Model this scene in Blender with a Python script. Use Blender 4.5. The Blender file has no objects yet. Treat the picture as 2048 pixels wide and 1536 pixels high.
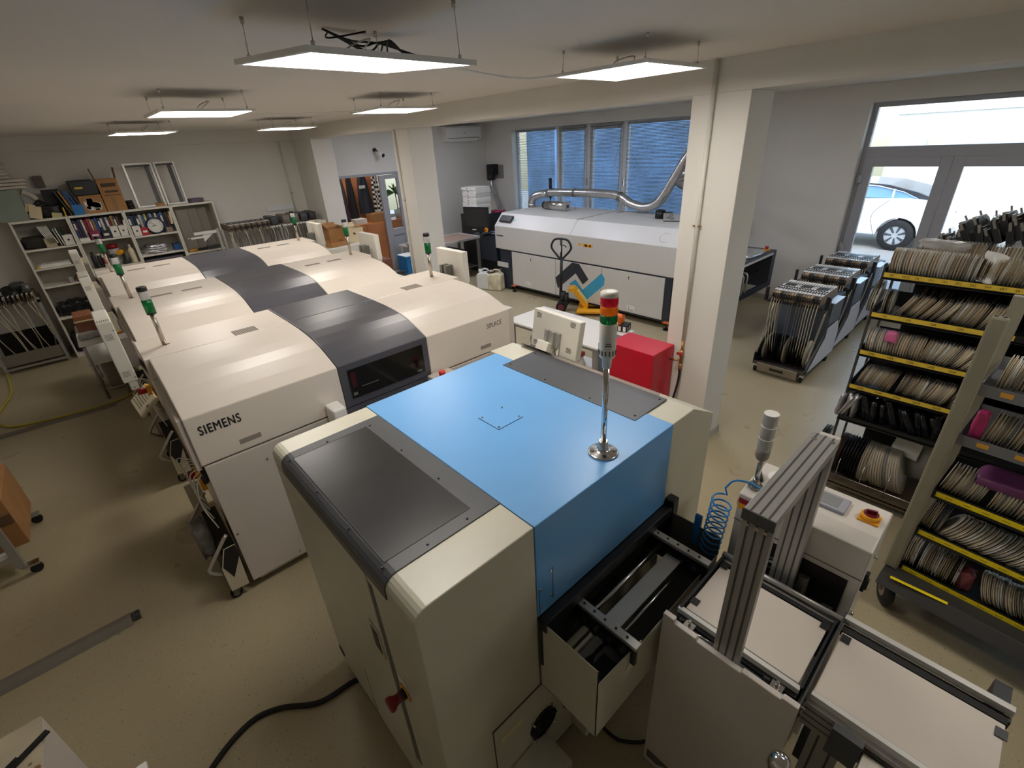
import bpy, bmesh, math, random
from mathutils import Vector, Matrix
R_ = random.Random(11)
SC = bpy.context.scene
COL = SC.collection
PI = math.pi

def lin(h):
    h = h.lstrip('#'); o = []
    for i in (0, 2, 4):
        c = int(h[i:i+2], 16)/255
        o.append(c/12.92 if c <= .04045 else ((c+.055)/1.055)**2.4)
    return tuple(o)

# ------------------------------------------------------------------ materials
MATS = {}
def mat(name, hexc, rough=.5, metal=0., var=.06, scale=6., bump=0., bscale=60., coat=0., trans=0., ior=1.45, emit=None, estr=0., spec=None):
    if name in MATS: return MATS[name]
    m = bpy.data.materials.new(name); m.use_nodes = True
    nt = m.node_tree; b = nt.nodes['Principled BSDF']
    c = lin(hexc)
    b.inputs['Roughness'].default_value = rough
    b.inputs['Metallic'].default_value = metal
    if coat: b.inputs['Coat Weight'].default_value = coat
    if trans:
        b.inputs['Transmission Weight'].default_value = trans; b.inputs['IOR'].default_value = ior
    if spec is not None: b.inputs['Specular IOR Level'].default_value = spec
    tc = nt.nodes.new('ShaderNodeTexCoord')
    n = nt.nodes.new('ShaderNodeTexNoise'); n.inputs['Scale'].default_value = scale; n.inputs['Detail'].default_value = 4
    nt.links.new(tc.outputs['Object'], n.inputs['Vector'])
    r = nt.nodes.new('ShaderNodeValToRGB')
    r.color_ramp.elements[0].position = .3; r.color_ramp.elements[1].position = .7
    r.color_ramp.elements[0].color = tuple(x*(1-var) for x in c)+(1,)
    r.color_ramp.elements[1].color = tuple(min(1, x*(1+var)) for x in c)+(1,)
    nt.links.new(n.outputs['Fac'], r.inputs['Fac']); nt.links.new(r.outputs['Color'], b.inputs['Base Color'])
    if bump:
        n2 = nt.nodes.new('ShaderNodeTexNoise'); n2.inputs['Scale'].default_value = bscale
        bp = nt.nodes.new('ShaderNodeBump'); bp.inputs['Strength'].default_value = bump; bp.inputs['Distance'].default_value = .01
        nt.links.new(tc.outputs['Object'], n2.inputs['Vector'])
        nt.links.new(n2.outputs['Fac'], bp.inputs['Height']); nt.links.new(bp.outputs['Normal'], b.inputs['Normal'])
    if emit:
        b.inputs['Emission Color'].default_value = lin(emit)+(1,); b.inputs['Emission Strength'].default_value = estr
    MATS[name] = m
    return m

def glassmat(name, hexc, fac):
    m = bpy.data.materials.new(name); m.use_nodes = True; nt = m.node_tree
    nt.nodes.remove(nt.nodes['Principled BSDF'])
    o = nt.nodes['Material Output']
    t = nt.nodes.new('ShaderNodeBsdfTransparent'); t.inputs['Color'].default_value = lin(hexc)+(1,)
    g = nt.nodes.new('ShaderNodeBsdfGlossy'); g.inputs['Roughness'].default_value = .03
    mx = nt.nodes.new('ShaderNodeMixShader'); mx.inputs['Fac'].default_value = fac
    fr = nt.nodes.new('ShaderNodeLayerWeight'); fr.inputs['Blend'].default_value = .25
    mt = nt.nodes.new('ShaderNodeMath'); mt.operation = 'MULTIPLY'; mt.inputs[1].default_value = fac*6
    nt.links.new(fr.outputs['Fresnel'], mt.inputs[0]); mt.use_clamp = True
    nt.links.new(mt.outputs[0], mx.inputs['Fac'])
    nt.links.new(t.outputs[0], mx.inputs[1]); nt.links.new(g.outputs[0], mx.inputs[2]); nt.links.new(mx.outputs[0], o.inputs['Surface'])
    MATS[name] = m
    return m

WALL = mat('wall_paint', '#E3E0D9', .75, var=.025, scale=1.3, bump=.06, bscale=90)
CEIL = mat('ceiling_paint', '#E2DED8', .85, var=.02, scale=.9, bump=.04, bscale=70)
SKIRT = mat('skirting_grey', '#B9B4AB', .6)
CREAM = mat('cream_sheet_metal', '#D9D0C4', .33, var=.02, scale=3)
CREAM2 = mat('cream_lower_panel', '#C9C1B8', .42, var=.03, scale=2)
SLATE = mat('slate_plastic', '#4B4B52', .3, var=.05, scale=2.5)
BEIGEGREEN = mat('beige_grey_paint', '#C4C1AE', .34, var=.05, scale=4)
BLUE = mat('blue_paint', '#64A2DA', .36, var=.035, scale=3)
CHAR = mat('charcoal_paint', '#45474A', .42, var=.05, scale=8)
BLACK = mat('black_plastic', '#17181A', .45, var=.15, scale=10)
DARK = mat('dark_interior', '#0C0C0E', .6, var=.2)
ALU = mat('brushed_aluminium', '#B5B4B0', .38, .75, var=.05, scale=14)
ALUP = mat('anodised_profile', '#A8A6A2', .45, .45, var=.04, scale=14)
STEEL = mat('stainless_steel', '#C6C5C2', .22, 1., var=.04)
CHROME = mat('chrome_steel', '#D8D8D8', .08, 1., var=.01)
GREYM = mat('grey_metal', '#77766F', .45, .5)
RUBBER = mat('black_rubber', '#1B1B1B', .75)
WHITEP = mat('white_laminate', '#EDEBE6', .35, var=.02)
PLATE = mat('beige_cover_plate', '#D6CCC0', .45, var=.02)
PVC = mat('white_pvc', '#E4E6EA', .35, var=.02)
GREYPVC = mat('grey_door_frame', '#A7A8AE', .4, var=.02)
RED = mat('red_paint', '#C8102E', .32, var=.04)
REDP = mat('red_plastic', '#B3202C', .35)
YEL = mat('yellow_plastic', '#F0A81E', .4)
YTAPE = mat('yellow_tape', '#EAD21A', .45, var=.06, scale=20)
YLAB = mat('yellow_paper', '#D5B63A', .6, var=.08, scale=20)
INK = mat('black_ink', '#15151A', .6)
INKG = mat('grey_ink', '#5E5A55', .6)
CARD = mat('brown_cardboard', '#A87B4C', .8, var=.08, scale=5)
CARD2 = mat('pale_cardboard', '#D8C7A2', .8, var=.06, scale=5)
OAK = mat('orange_wood', '#C9814E', .5, var=.14, scale=2.5)
PAPER = mat('white_paper', '#E9E7E0', .7, var=.03)
STICK = mat('silver_sticker', '#C9C9C2', .4)
NAVY = mat('dark_navy_paint', '#2A303C', .4, var=.05)
OVENW = mat('pale_grey_paint', '#CFCDC8', .38, var=.02, scale=2)
SKYB = mat('logo_light_blue', '#3DA3CE', .4, var=.03)
SKYB2 = mat('print_pale_blue', '#7FB3D3', .4, var=.03)
FOAM = mat('cream_foam', '#DCD2B6', .85, var=.05, scale=12, bump=.2)
PLBLUE = mat('blue_plastic', '#1F74B4', .4, var=.05)
BLUEH = mat('blue_hose', '#1E7FC4', .3)
GREENL = mat('green_lens', '#0A7A3E', .15, trans=.55, var=.04, emit='#0C6B34', estr=.04)
REDL = mat('red_lens', '#D01030', .18, trans=.4, var=.04, emit='#C01030', estr=.05)
AMBL = mat('amber_lens', '#F08A10', .18, trans=.4, var=.04, emit='#E07A10', estr=.05)
CLEARL = mat('clear_lens', '#E6E6E4', .18, trans=.55, var=.02)
OFFW = mat('off_white_plastic', '#DEDACF', .4, var=.02)
FOIL = mat('foil_bag', '#B9B9BC', .25, .6, var=.25, scale=9, bump=.8, bscale=14)
BLKBAG = mat('black_film_bag', '#1E1F22', .22, .1, var=.4, scale=10, bump=.8, bscale=16)
PINK = mat('pink_film', '#D06A9A', .35, var=.15)
CLEARBAG = mat('clear_film', '#C9C9C6', .25, trans=.3, var=.2, scale=12, bump=.7, bscale=18)
GLASS = glassmat('window_glass', '#F2F6F6', .10)
SMOKE = glassmat('smoked_glass', '#57575A', .12)
LAMP = mat('light_diffuser', '#FFFFFF', .5, emit='#FFF7EE', estr=14.5)
LAMP_ADDED = mat('added_diffuser_cool', '#FFFFFF', .5, emit='#E9EEFF', estr=20.)  # diffuser of the added, unseen bay panels
SCREEN = mat('dark_screen', '#2C2C2E', .25, var=.03)
LEAF = mat('green_leaf', '#5F8F4A', .5, var=.2)
ORANGE = mat('orange_rubber', '#EE7326', .5, var=.08)
BRASS = mat('brass_fitting', '#B48A55', .3, .9)
COPPER = mat('orange_clip', '#C8662C', .5)

def floor_material():
    m = bpy.data.materials.new('epoxy_floor'); m.use_nodes = True; nt = m.node_tree; b = nt.nodes['Principled BSDF']
    tc = nt.nodes.new('ShaderNodeTexCoord')
    def noise(s, d=3):
        n = nt.nodes.new('ShaderNodeTexNoise'); n.inputs['Scale'].default_value = s; n.inputs['Detail'].default_value = d
        nt.links.new(tc.outputs['Object'], n.inputs['Vector']); return n
    def ramp(src, stops):
        r = nt.nodes.new('ShaderNodeValToRGB'); e = r.color_ramp.elements
        for i, (p, c) in enumerate(stops):
            el = e[i] if i < 2 else e.new(p)
            el.position = p; el.color = c
        nt.links.new(src, r.inputs['Fac']); return r
    base = ramp(noise(.7, 5).outputs['Fac'], [(.3, lin('#A79B7D')+(1,)), (.7, lin('#B4A88A')+(1,))])
    cur = base.outputs['Color']
    for sc_, th, col in ((85, .715, '#7A705C'), (110, .74, '#CFC8B7')):
        n = noise(sc_, 1.0); n.inputs['Roughness'].default_value = .4
        t = nt.nodes.new('ShaderNodeMath'); t.operation = 'GREATER_THAN'; t.inputs[1].default_value = th
        nt.links.new(n.outputs['Fac'], t.inputs[0]); mx = nt.nodes.new('ShaderNodeMix'); mx.data_type = 'RGBA'
        nt.links.new(t.outputs[0], mx.inputs['Factor']); nt.links.new(cur, mx.inputs[6]); mx.inputs[7].default_value = lin(col)+(1,)
        cur = mx.outputs[2]
    nt.links.new(cur, b.inputs['Base Color'])
    rr = ramp(noise(2.2, 4).outputs['Fac'], [(.3, (.27,)*3+(1,)), (.75, (.33,)*3+(1,))])
    nt.links.new(rr.outputs['Color'], b.inputs['Roughness'])
    return m
FLOORM = floor_material()

# ------------------------------------------------------------------ mesh builder
class MB:
    def __init__(s): s.v = []; s.f = []; s.mi = []; s.sm = []
    def add(s, vs, fs, m=0, smooth=False):
        o = len(s.v); s.v += [Vector(p) for p in vs]
        for f in fs: s.f.append([o+i for i in f]); s.mi.append(m); s.sm.append(smooth)
        return s
    def box(s, x0, y0, z0, x1, y1, z1, m=0):
        if x0 > x1: x0, x1 = x1, x0
        if y0 > y1: y0, y1 = y1, y0
        if z0 > z1: z0, z1 = z1, z0
        return s.add([(x0,y0,z0),(x1,y0,z0),(x1,y1,z0),(x0,y1,z0),(x0,y0,z1),(x1,y0,z1),(x1,y1,z1),(x0,y1,z1)],
                     [(0,3,2,1),(4,5,6,7),(0,1,5,4),(1,2,6,5),(2,3,7,6),(3,0,4,7)], m)
    def cb(s, c, d, M=None, m=0):
        n = len(s.v); s.box(-d[0]/2,-d[1]/2,-d[2]/2,d[0]/2,d[1]/2,d[2]/2,m)
        M3 = M or Matrix.Identity(3)
        for i in range(n, len(s.v)): s.v[i] = M3 @ s.v[i] + Vector(c)
        return s
    def prism(s, poly, ax, a, b, m=0, smooth=False):
        n = len(poly)
        def P(u, v, t):
            return {'x': (t,u,v), 'y': (u,t,v), 'z': (u,v,t)}[ax]
        vs = [P(u,v,a) for u,v in poly]+[P(u,v,b) for u,v in poly]
        o = len(s.v); s.v += [Vector(p) for p in vs]
        ar = sum(poly[i][0]*poly[(i+1)%n][1]-poly[(i+1)%n][0]*poly[i][1] for i in range(n))
        flip = (ar > 0) == (ax in 'xz') if a < b else (ar > 0) != (ax in 'xz')
        def F(idx, sm=False):
            s.f.append([o+i for i in (idx if flip else idx[::-1])]); s.mi.append(m); s.sm.append(sm)
        F(list(range(n))[::-1]); F(list(range(n, 2*n)))
        for i in range(n):
            j = (i+1) % n; F([i, j, n+j, n+i], smooth)
        return s
    def cyl(s, p0, p1, r0, r1=None, n=14, m=0, caps=True, smooth=True):
        r1 = r0 if r1 is None else r1
        p0, p1 = Vector(p0), Vector(p1); d = (p1-p0).normalized()
        u = d.orthogonal().normalized(); w = d.cross(u)
        a = [p0+(u*math.cos(2*PI*i/n)+w*math.sin(2*PI*i/n))*r0 for i in range(n)]
        b = [p1+(u*math.cos(2*PI*i/n)+w*math.sin(2*PI*i/n))*r1 for i in range(n)]
        o = len(s.v); s.add(a+b, [(i,(i+1)%n,n+(i+1)%n,n+i) for i in range(n)], m, smooth)
        if caps: s.cap(o, n, True, m); s.cap(o+n, n, False, m)
        return s
    def cap(s, o, n, rev, m=0):
        q = list(range(o, o+n)); s.f.append(q[::-1] if rev else q); s.mi.append(m); s.sm.append(False)
    def ring(s, p0, p1, r0, r1, n=24, m=0):          # hollow tube
        p0, p1 = Vector(p0), Vector(p1); d = (p1-p0).normalized(); u = d.orthogonal().normalized(); w = d.cross(u)
        c = lambda p, r: [p+(u*math.cos(2*PI*i/n)+w*math.sin(2*PI*i/n))*r for i in range(n)]
        A, B, C_, D = c(p0,r1), c(p1,r1), c(p1,r0), c(p0,r0)
        for X, Y in ((A,B),(B,C_),(C_,D),(D,A)):
            s.add(X+Y, [(i,(i+1)%n,n+(i+1)%n,n+i) for i in range(n)], m, X is A or X is C_)
        return s
    def tube(s, pts, r, n=8, m=0, closed=False, caps=True):
        P = [Vector(p) for p in pts]; k = len(P); rs = r if isinstance(r, (list, tuple)) else [r]*k
        T = []
        for i in range(k):
            a = P[(i-1) % k] if closed or i else P[0]; b = P[(i+1) % k] if closed or i < k-1 else P[-1]
            T.append((b-a).normalized())
        u = T[0].orthogonal().normalized(); rings = []
        for i in range(k):
            u = (u-T[i]*u.dot(T[i]))
            u = u.normalized() if u.length > 1e-6 else T[i].orthogonal().normalized()
            w = T[i].cross(u)
            rings.append([P[i]+(u*math.cos(2*PI*j/n)+w*math.sin(2*PI*j/n))*rs[i] for j in range(n)])
        vs = [q for g in rings for q in g]; fs = []
        for i in range(k if closed else k-1):
            a, b = i*n, ((i+1) % k)*n
            fs += [(a+j, a+(j+1)%n, b+(j+1)%n, b+j) for j in range(n)]
        o = len(s.v); s.add(vs, fs, m, True)
        if caps and not closed: s.cap(o, n, True, m); s.cap(o+n*(k-1), n, False, m)
        return s
    def lathe(s, prof, o=(0,0,0), n=24, m=0, M=None, smooth=True, caps=True):
        o = Vector(o); M = M or Matrix.Identity(3); vs = []; k = len(prof)
        for r, z in prof:
            for j in range(n): vs.append(o + M @ Vector((r*math.cos(2*PI*j/n), r*math.sin(2*PI*j/n), z)))
        fs = [(i*n+j, i*n+(j+1)%n, (i+1)*n+(j+1)%n, (i+1)*n+j) for i in range(k-1) for j in range(n)]
        a = len(s.v); s.add(vs, fs, m, smooth)
        if caps and prof[0][0] > 1e-6: s.cap(a, n, True, m)
        if caps and prof[-1][0] > 1e-6: s.cap(a+n*(k-1), n, False, m)
        return s
    def ell(s, c, rx, ry, rz, n=14, k=8, m=0, jit=0., M=None):
        vs = []; M = M or Matrix.Identity(3)
        for i in range(k+1):
            t = PI*i/k
            for j in range(n):
                p = 2*PI*j/n; q = 1+(R_.uniform(-jit, jit) if jit else 0)
                vs.append(Vector(c)+M @ Vector((rx*q*math.sin(t)*math.cos(p), ry*q*math.sin(t)*math.sin(p), -rz*q*math.cos(t))))
        fs = [(i*n+j, i*n+(j+1)%n, (i+1)*n+(j+1)%n, (i+1)*n+j) for i in range(k) for j in range(n)]
        return s.add(vs, fs, m, True)
    def blob(s, c, d, m=0, jit=.12, M=None, seg=5):      # crumpled rounded box
        n = seg; vs = []; idx = {}; M = M or Matrix.Identity(3)
        fs = []
        def V(p):
            k = tuple(round(x, 4) for x in p)
            if k not in idx:
                l = max(abs(x) for x in p); e = Vector(p).normalized(); q = Vector(p)*.72+e*.34
                j = Vector([R_.uniform(-jit, jit) for _ in range(3)])
                q = q+j; idx[k] = len(vs); vs.append(Vector(c)+M @ Vector((q.x*d[0]/2, q.y*d[1]/2, q.z*d[2]/2)))
            return idx[k]
        for ax in range(3):
            for sg in (-1, 1):
                for i in range(n):
                    for j in range(n):
                        q = []
                        for a, b in ((i,j),(i+1,j),(i+1,j+1),(i,j+1)):
                            p = [0,0,0]; p[ax] = sg; p[(ax+1)%3] = -1+2*a/n; p[(ax+2)%3] = -1+2*b/n; q.append(V(p))
                        fs.append(q if sg > 0 else q[::-1])
        return s.add(vs, fs, m, True)
    def sheet(s, fn, nu, nv, m=0, smooth=True):
        vs = [fn(i/nu, j/nv) for i in range(nu+1) for j in range(nv+1)]
        fs = [(i*(nv+1)+j, (i+1)*(nv+1)+j, (i+1)*(nv+1)+j+1, i*(nv+1)+j+1) for i in range(nu) for j in range(nv)]
        return s.add(vs, fs, m, smooth)
    def move(s, M, start=0):
        for i in range(start, len(s.v)): s.v[i] = M @ s.v[i]
        return s

def mk(name, mb, mats, parent=None, bevel=0., off=None, seg=2):
    me = bpy.data.meshes.new(name)
    off = Vector(off) if off is not None else Vector((0,0,0))
    me.from_pydata([tuple(p-off) for p in mb.v], [], mb.f)
    for m in (mats if isinstance(mats, (list, tuple)) else [mats]): me.materials.append(m)
    for i, p in enumerate(me.polygons): p.material_index = mb.mi[i]; p.use_smooth = mb.sm[i]
    me.update()
    bm = bmesh.new(); bm.from_mesh(me); bmesh.ops.recalc_face_normals(bm, faces=bm.faces[:]); bm.to_mesh(me); bm.free()
    o = bpy.data.objects.new(name, me); COL.objects.link(o)
    if parent: o.parent = parent
    if bevel:
        b = o.modifiers.new('edge', 'BEVEL'); b.width = bevel; b.segments = seg; b.limit_method = 'ANGLE'; b.angle_limit = math.radians(40)
    return o

def tag(o, label, cat, group=None, kind=None):
    o['label'] = label; o['category'] = cat
    if group: o['group'] = group
    if kind: o['kind'] = kind
    return o

SPLIT = set('warning_sticker label_patch leg post rail belt caster_wheel foot side_trim ladder_tape suspension_wire bolt t_nut upright stretcher bar sensor exit_rod leg_foot foot_slot beacon_pole_ exit_leg flap fork_roller end_block bin_side post_screw warning_print tooth button base_frame_ flange_screw rim_ rear_rail exit_frame_ hinge cross_rod frame_bar back_bar warning_label air_slot strap stand clip'.split())
def islands(mb):
    par = list(range(len(mb.v)))
    def find(a):
        while par[a] != a: par[a] = par[par[a]]; a = par[a]
        return a
    for f in mb.f:
        a = find(f[0])
        for b in f[1:]: par[find(b)] = a
    gs = {}
    for i, f in enumerate(mb.f): gs.setdefault(find(f[0]), []).append(i)
    out = []
    for g in gs.values():
        n = MB(); mp = {}
        for i in g:
            q = []
            for v in mb.f[i]:
                if v not in mp: mp[v] = len(n.v); n.v.append(mb.v[v])
                q.append(mp[v])
            n.f.append(q); n.mi.append(mb.mi[i]); n.sm.append(mb.sm[i])
        out.append(n)
    return out
class Thing:
    """an Empty at the thing's base; parts are given in world (w=True) or local coordinates"""
    def __init__(s, name, label, cat, loc=(0,0,0), rz=0., group=None, w=True):
        s.e = bpy.data.objects.new(name, None); COL.objects.link(s.e); s.e.empty_display_size = .1
        s.e.location = loc; s.e.rotation_euler = (0,0,rz); tag(s.e, label, cat, group)
        s.w = w; s.loc = Vector(loc); s.inv = (Matrix.Translation(loc) @ Matrix.Rotation(rz, 4, 'Z')).inverted()
    def part(s, name, mb, mats, parent=None, bevel=0., label=None, seg=2):
        if s.w: mb.move(s.inv)
        if name in SPLIT and not isinstance(mats, list):
            q = islands(mb)
            if 1 < len(q) < 40:
                for k in q: o = mk(name, k, mats, parent or s.e, bevel, seg=seg)
                return o
        o = mk(name, mb, mats, parent or s.e, bevel, seg=seg)
        if label: o['label'] = label
        return o

def solo(name, mb, mats, label, cat, group=None, base=None, bevel=0., rz=None, kind=None, seg=2):
    """one-mesh thing, given in world coordinates; origin moved to its base"""
    if base is None:
        lo = [min(p[i] for p in mb.v) for i in range(3)]; hi = [max(p[i] for p in mb.v) for i in range(3)]
        base = ((lo[0]+hi[0])/2, (lo[1]+hi[1])/2, lo[2])
    o = mk(name, mb, mats, None, bevel, off=base, seg=seg); o.location = base
    return tag(o, label, cat, group, kind)

def struct(name, mb, m, parent=None, bevel=0.):
    o = mk(name, mb, m, parent, bevel)
    if not parent: o['kind'] = 'structure'
    return o

def dup(root, loc=None, rz=None, label=None, group=None, parent=None):
    r = root.copy(); COL.objects.link(r)
    if parent: r.parent = parent
    if loc is not None: r.location = loc
    if rz is not None: r.rotation_euler = (r.rotation_euler[0], r.rotation_euler[1], rz)
    if label: r['label'] = label
    if group: r['group'] = group
    for ch in list(root.children): dup(ch, parent=r)
    return r

def rotz(a): return Matrix.Rotation(a, 3, 'Z')
def rotx(a): return Matrix.Rotation(a, 3, 'X')
def roty(a): return Matrix.Rotation(a, 3, 'Y')

def text_mb(txt, size, M, m=0, ext=.001, font_bold=False, sx=1.):
    """letters as a mesh; M places the text's XY plane in the world"""
    c = bpy.data.curves.new('lettering', 'FONT'); c.body = txt; c.size = size; c.extrude = ext; c.resolution_u = 3
    if font_bold: c.space_character = 1.12
    o = bpy.data.objects.new('lettering', c); COL.objects.link(o)
    bpy.context.view_layer.update()
    me = o.to_mesh()
    mb = MB(); S = Matrix.Diagonal((sx,1,1,1))
    mb.add([M @ (S @ v.co) for v in me.vertices], [tuple(p.vertices) for p in me.polygons], m)
    if font_bold:
        b = [v.co.copy() for v in me.vertices]; fs = [tuple(p.vertices) for p in me.polygons]
        for dx, dy in ((.022,0),(.044,0),(.022,.018),(.022,-.018)): mb.add([M @ (S @ (v+Vector((dx*size,dy*size,.0002*(dx+dy))))) for v in b], fs, m)
    o.to_mesh_clear(); bpy.data.objects.remove(o); bpy.data.curves.remove(c)
    return mb
def frame_M(o, x, y):
    x = Vector(x).normalized(); y = Vector(y).normalized(); z = x.cross(y)
    return Matrix(((x.x,y.x,z.x,o[0]),(x.y,y.y,z.y,o[1]),(x.z,y.z,z.z,o[2]),(0,0,0,1)))
def arc(c, r, a0, a1, n, pl='xz'):
    return [(c[0]+r*math.cos(a0+(a1-a0)*i/n), c[1]+r*math.sin(a0+(a1-a0)*i/n)) for i in range(n+1)]
def bez(pts, n=8):
    """Catmull-Rom through points"""
    P = [Vector(p) for p in pts]; P = [P[0]*2-P[1]]+P+[P[-1]*2-P[-2]]; o = []
    for i in range(1, len(P)-2):
        for k in range(n):
            t = k/n; a, b, c, d = P[i-1:i+3]
            o.append(.5*((2*b)+(c-a)*t+(2*a-5*b+4*c-d)*t*t+(3*b-a-3*c+d)*t**3))
    o.append(P[-2]); return o
# ------------------------------------------------------------------ camera
F_PX = 941.324
cam = bpy.data.cameras.new('camera'); cam.sensor_width = 36; cam.lens = F_PX/2048*36; cam.clip_start = .05; cam.clip_end = 200
co = bpy.data.objects.new('camera', cam); COL.objects.link(co); SC.camera = co
yaw, pit, rol = (math.radians(a) for a in (41.0299, 27.29503, -3.42800))
f_ = Vector((math.sin(yaw)*math.cos(pit), math.cos(yaw)*math.cos(pit), -math.sin(pit)))
r_ = Vector((math.cos(yaw), -math.sin(yaw), 0)); u_ = r_.cross(f_)
r2 = math.cos(rol)*r_+math.sin(rol)*u_; u2 = -math.sin(rol)*r_+math.cos(rol)*u_
co.matrix_world = Matrix(((r2.x,u2.x,-f_.x,0),(r2.y,u2.y,-f_.y,0),(r2.z,u2.z,-f_.z,2.65),(0,0,0,1)))

# ------------------------------------------------------------------ room shell
XL, XR, YF, YB, ZC = -2.8, 8.45, -4.0, 10.15, 3.07
struct('floor', MB().box(XL-.2, YF-.2, -.15, XR+.25, YB+.15, 0), FLOORM)
struct('ceiling', MB().box(XL-.2, YF-.2, ZC, XR+.45, 14.2, ZC+.25), CEIL)
struct('wall_left', MB().box(XL-.2, YF-.2, 0, XL, YB+.2, ZC), WALL)
struct('wall_front', MB().box(XL, YF-.2, 0, XR, YF, ZC), WALL)
# back wall with the cloakroom doorway
DX0, DX1, DZ = 4.30, 5.92, 2.19
w = MB(); w.box(XL, YB, 0, DX0, YB+.15, ZC); w.box(DX1, YB, 0, XR, YB+.15, ZC); w.box(DX0, YB, DZ, DX1, YB+.15, ZC)
struct('wall_back', w, WALL)
struct('trim_1', MB().box(XL, YB-.10, 2.88, 3.70, YB, ZC), WALL)
# street wall with window and door openings, plus two unseen ones added for daylight
WY0, WY1, WZ0, WZ1 = 4.62, 9.20, 1.06, 2.87
GY0, GY1, GZ = .08, 2.10, 2.845
w = MB(); A, B = XR, XR+.25
w.box(A, WY1, 0, B, 10.5, ZC); w.box(A, 12.4, 0, B, 14.2, ZC); w.box(A, 10.5, 0, B, 12.4, .8); w.box(A, 10.5, 2.6, B, 12.4, ZC); w.box(A, GY1, 0, B, WY0, ZC); w.box(A, YF-.2, 0, B, -3.5, ZC); w.box(A, -.9, 0, B, GY0, ZC); w.box(A, -3.5, 0, B, -.9, .9); w.box(A, -3.5, 2.85, B, -.9, ZC)  # includes the cloakroom side opening, added to let daylight in
w.box(A, WY0, 0, B, WY1, WZ0); w.box(A, WY0, WZ1, B, WY1, ZC); w.box(A, GY0, GZ, B, GY1, ZC)
struct('wall_right', w, WALL)
struct('ceiling_beam', MB().box(3.66, YF, 2.87, 4.03, YB, ZC), WALL)
for i, (y0, y1, x0, x1) in enumerate(((1.61, 2.033, 3.66, 4.03), (6.02, 6.42, 3.70, 4.08), (9.25, YB, 3.70, 4.08))):
    c = struct('column' if i == 0 else 'column.%03d' % i, MB().box(x0, y0, 0, x1, y1, 2.87), WALL, bevel=.004)
def skirting(name, boxes):
    w = MB()
    for b in boxes: w.box(*b)
    struct(name, w, SKIRT)
skirting('baseboard_column', [(3.648, 1.598, 0, 4.042, 1.61, .08), (3.648, 1.598, 0, 3.66, 2.045, .08), (4.03, 1.598, 0, 4.042, 2.045, .08)])
skirting('baseboard_right', [(XR-.012, GY1, 0, XR, YB, .08), (XR-.012, YF, 0, XR, GY0, .08)])
skirting('baseboard_back', [(XL, YB-.012, 0, 3.70, YB, .08), (5.95, YB-.012, 0, XR, YB, .08)])
# raised plaster seam and crack lines on the big column are thin grooves

# ------------------------------------------------------------------ window_1: four lights with white frames
wi = struct('window_1', MB().box(XR+.13, WY0, WZ0, XR+.17, WY0+.001, WZ0+.001), PVC)
m = MB(); X0, X1 = XR+.14, XR+.21
def fr(mb, y0, y1, z0, z1, t, a=X0, b=X1):
    mb.box(a, y0, z0, b, y0+t, z1); mb.box(a, y1-t, z0, b, y1, z1); mb.box(a, y0+t, z0, b, y1-t, z0+t); mb.box(a, y0+t, z1-t, b, y1-t, z1)
BAYS = [(4.62, 6.08), (6.08, 6.98), (6.98, 7.84), (7.84, 9.20)]
for k, (a, b) in enumerate(BAYS):
    fr(m, a, b, WZ0, WZ1, .055)
    if k in (1, 2): fr(m, a+.055, b-.055, WZ0+.055, WZ1-.055, .055, X0-.03, X1-.02)
struct('window_frame', m, PVC, wi, bevel=.004)
for a, b in BAYS:
    struct('window_pane', MB().box(XR+.17, a+.05, WZ0+.05, XR+.178, b-.05, WZ1-.05), GLASS, wi)
struct('window_handle', MB().box(X0-.055, 6.99, 1.72, X0-.03, 7.01, 1.85).box(X0-.055, 6.05, 1.72, X0-.03, 6.07, 1.85), STEEL, wi)
struct('window_sill', MB().box(XR-.05, WY0, WZ0-.03, XR+.14, WY1, WZ0), PVC, wi)
w3 = MB(); fr(w3, -3.5, -2.2, .9, 2.85, .06); fr(w3, -2.2, -.9, .9, 2.85, .06)  # unseen street window, added to bring more daylight into the bay
w3 = struct('added_window', w3, PVC); struct('window_pane', MB().box(XR+.17,-3.44,.96,XR+.178,-.96,2.79), GLASS, w3)
BLIND = mat('blind_slat', '#93928E', .4, .2, var=.08)
def blind(y0, y1, label):
    t = Thing('venetian_blind', label, 'blind', (XR+.09, (y0+y1)/2, WZ0+.02), 0, 'venetian blinds at the bay window')
    z = WZ1-.06; mb = MB(); M = roty(math.radians(30))
    while z > WZ0+.06:
        mb.cb((XR+.085, (y0+y1)/2, z), (.025, y1-y0, .0012), M); z -= .0235
    t.part('slats', mb, BLIND)
    t.part('head_rail', MB().box(XR+.07, y0, WZ1-.05, XR+.10, y1, WZ1-.02), BLIND)
    t.part('bottom_rail', MB().box(XR+.075, y0, WZ0+.03, XR+.095, y1, WZ0+.045), BLIND)
    c = MB()
    for q in (y0+.1, y1-.1): c.box(XR+.068, q-.004, WZ0+.03, XR+.071, q+.004, WZ1-.05)
    t.part('ladder_tape', c, PVC)
for (a, b), l in zip(BAYS, ('widest grey venetian blind, partly hidden by the column and the duct', 'narrow grey venetian blind beside the widest one', 'narrow grey venetian blind above the pallet truck handle', 'wide grey venetian blind at the corner end of the window')):
    blind(a+.07, b-.07, l)

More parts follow.
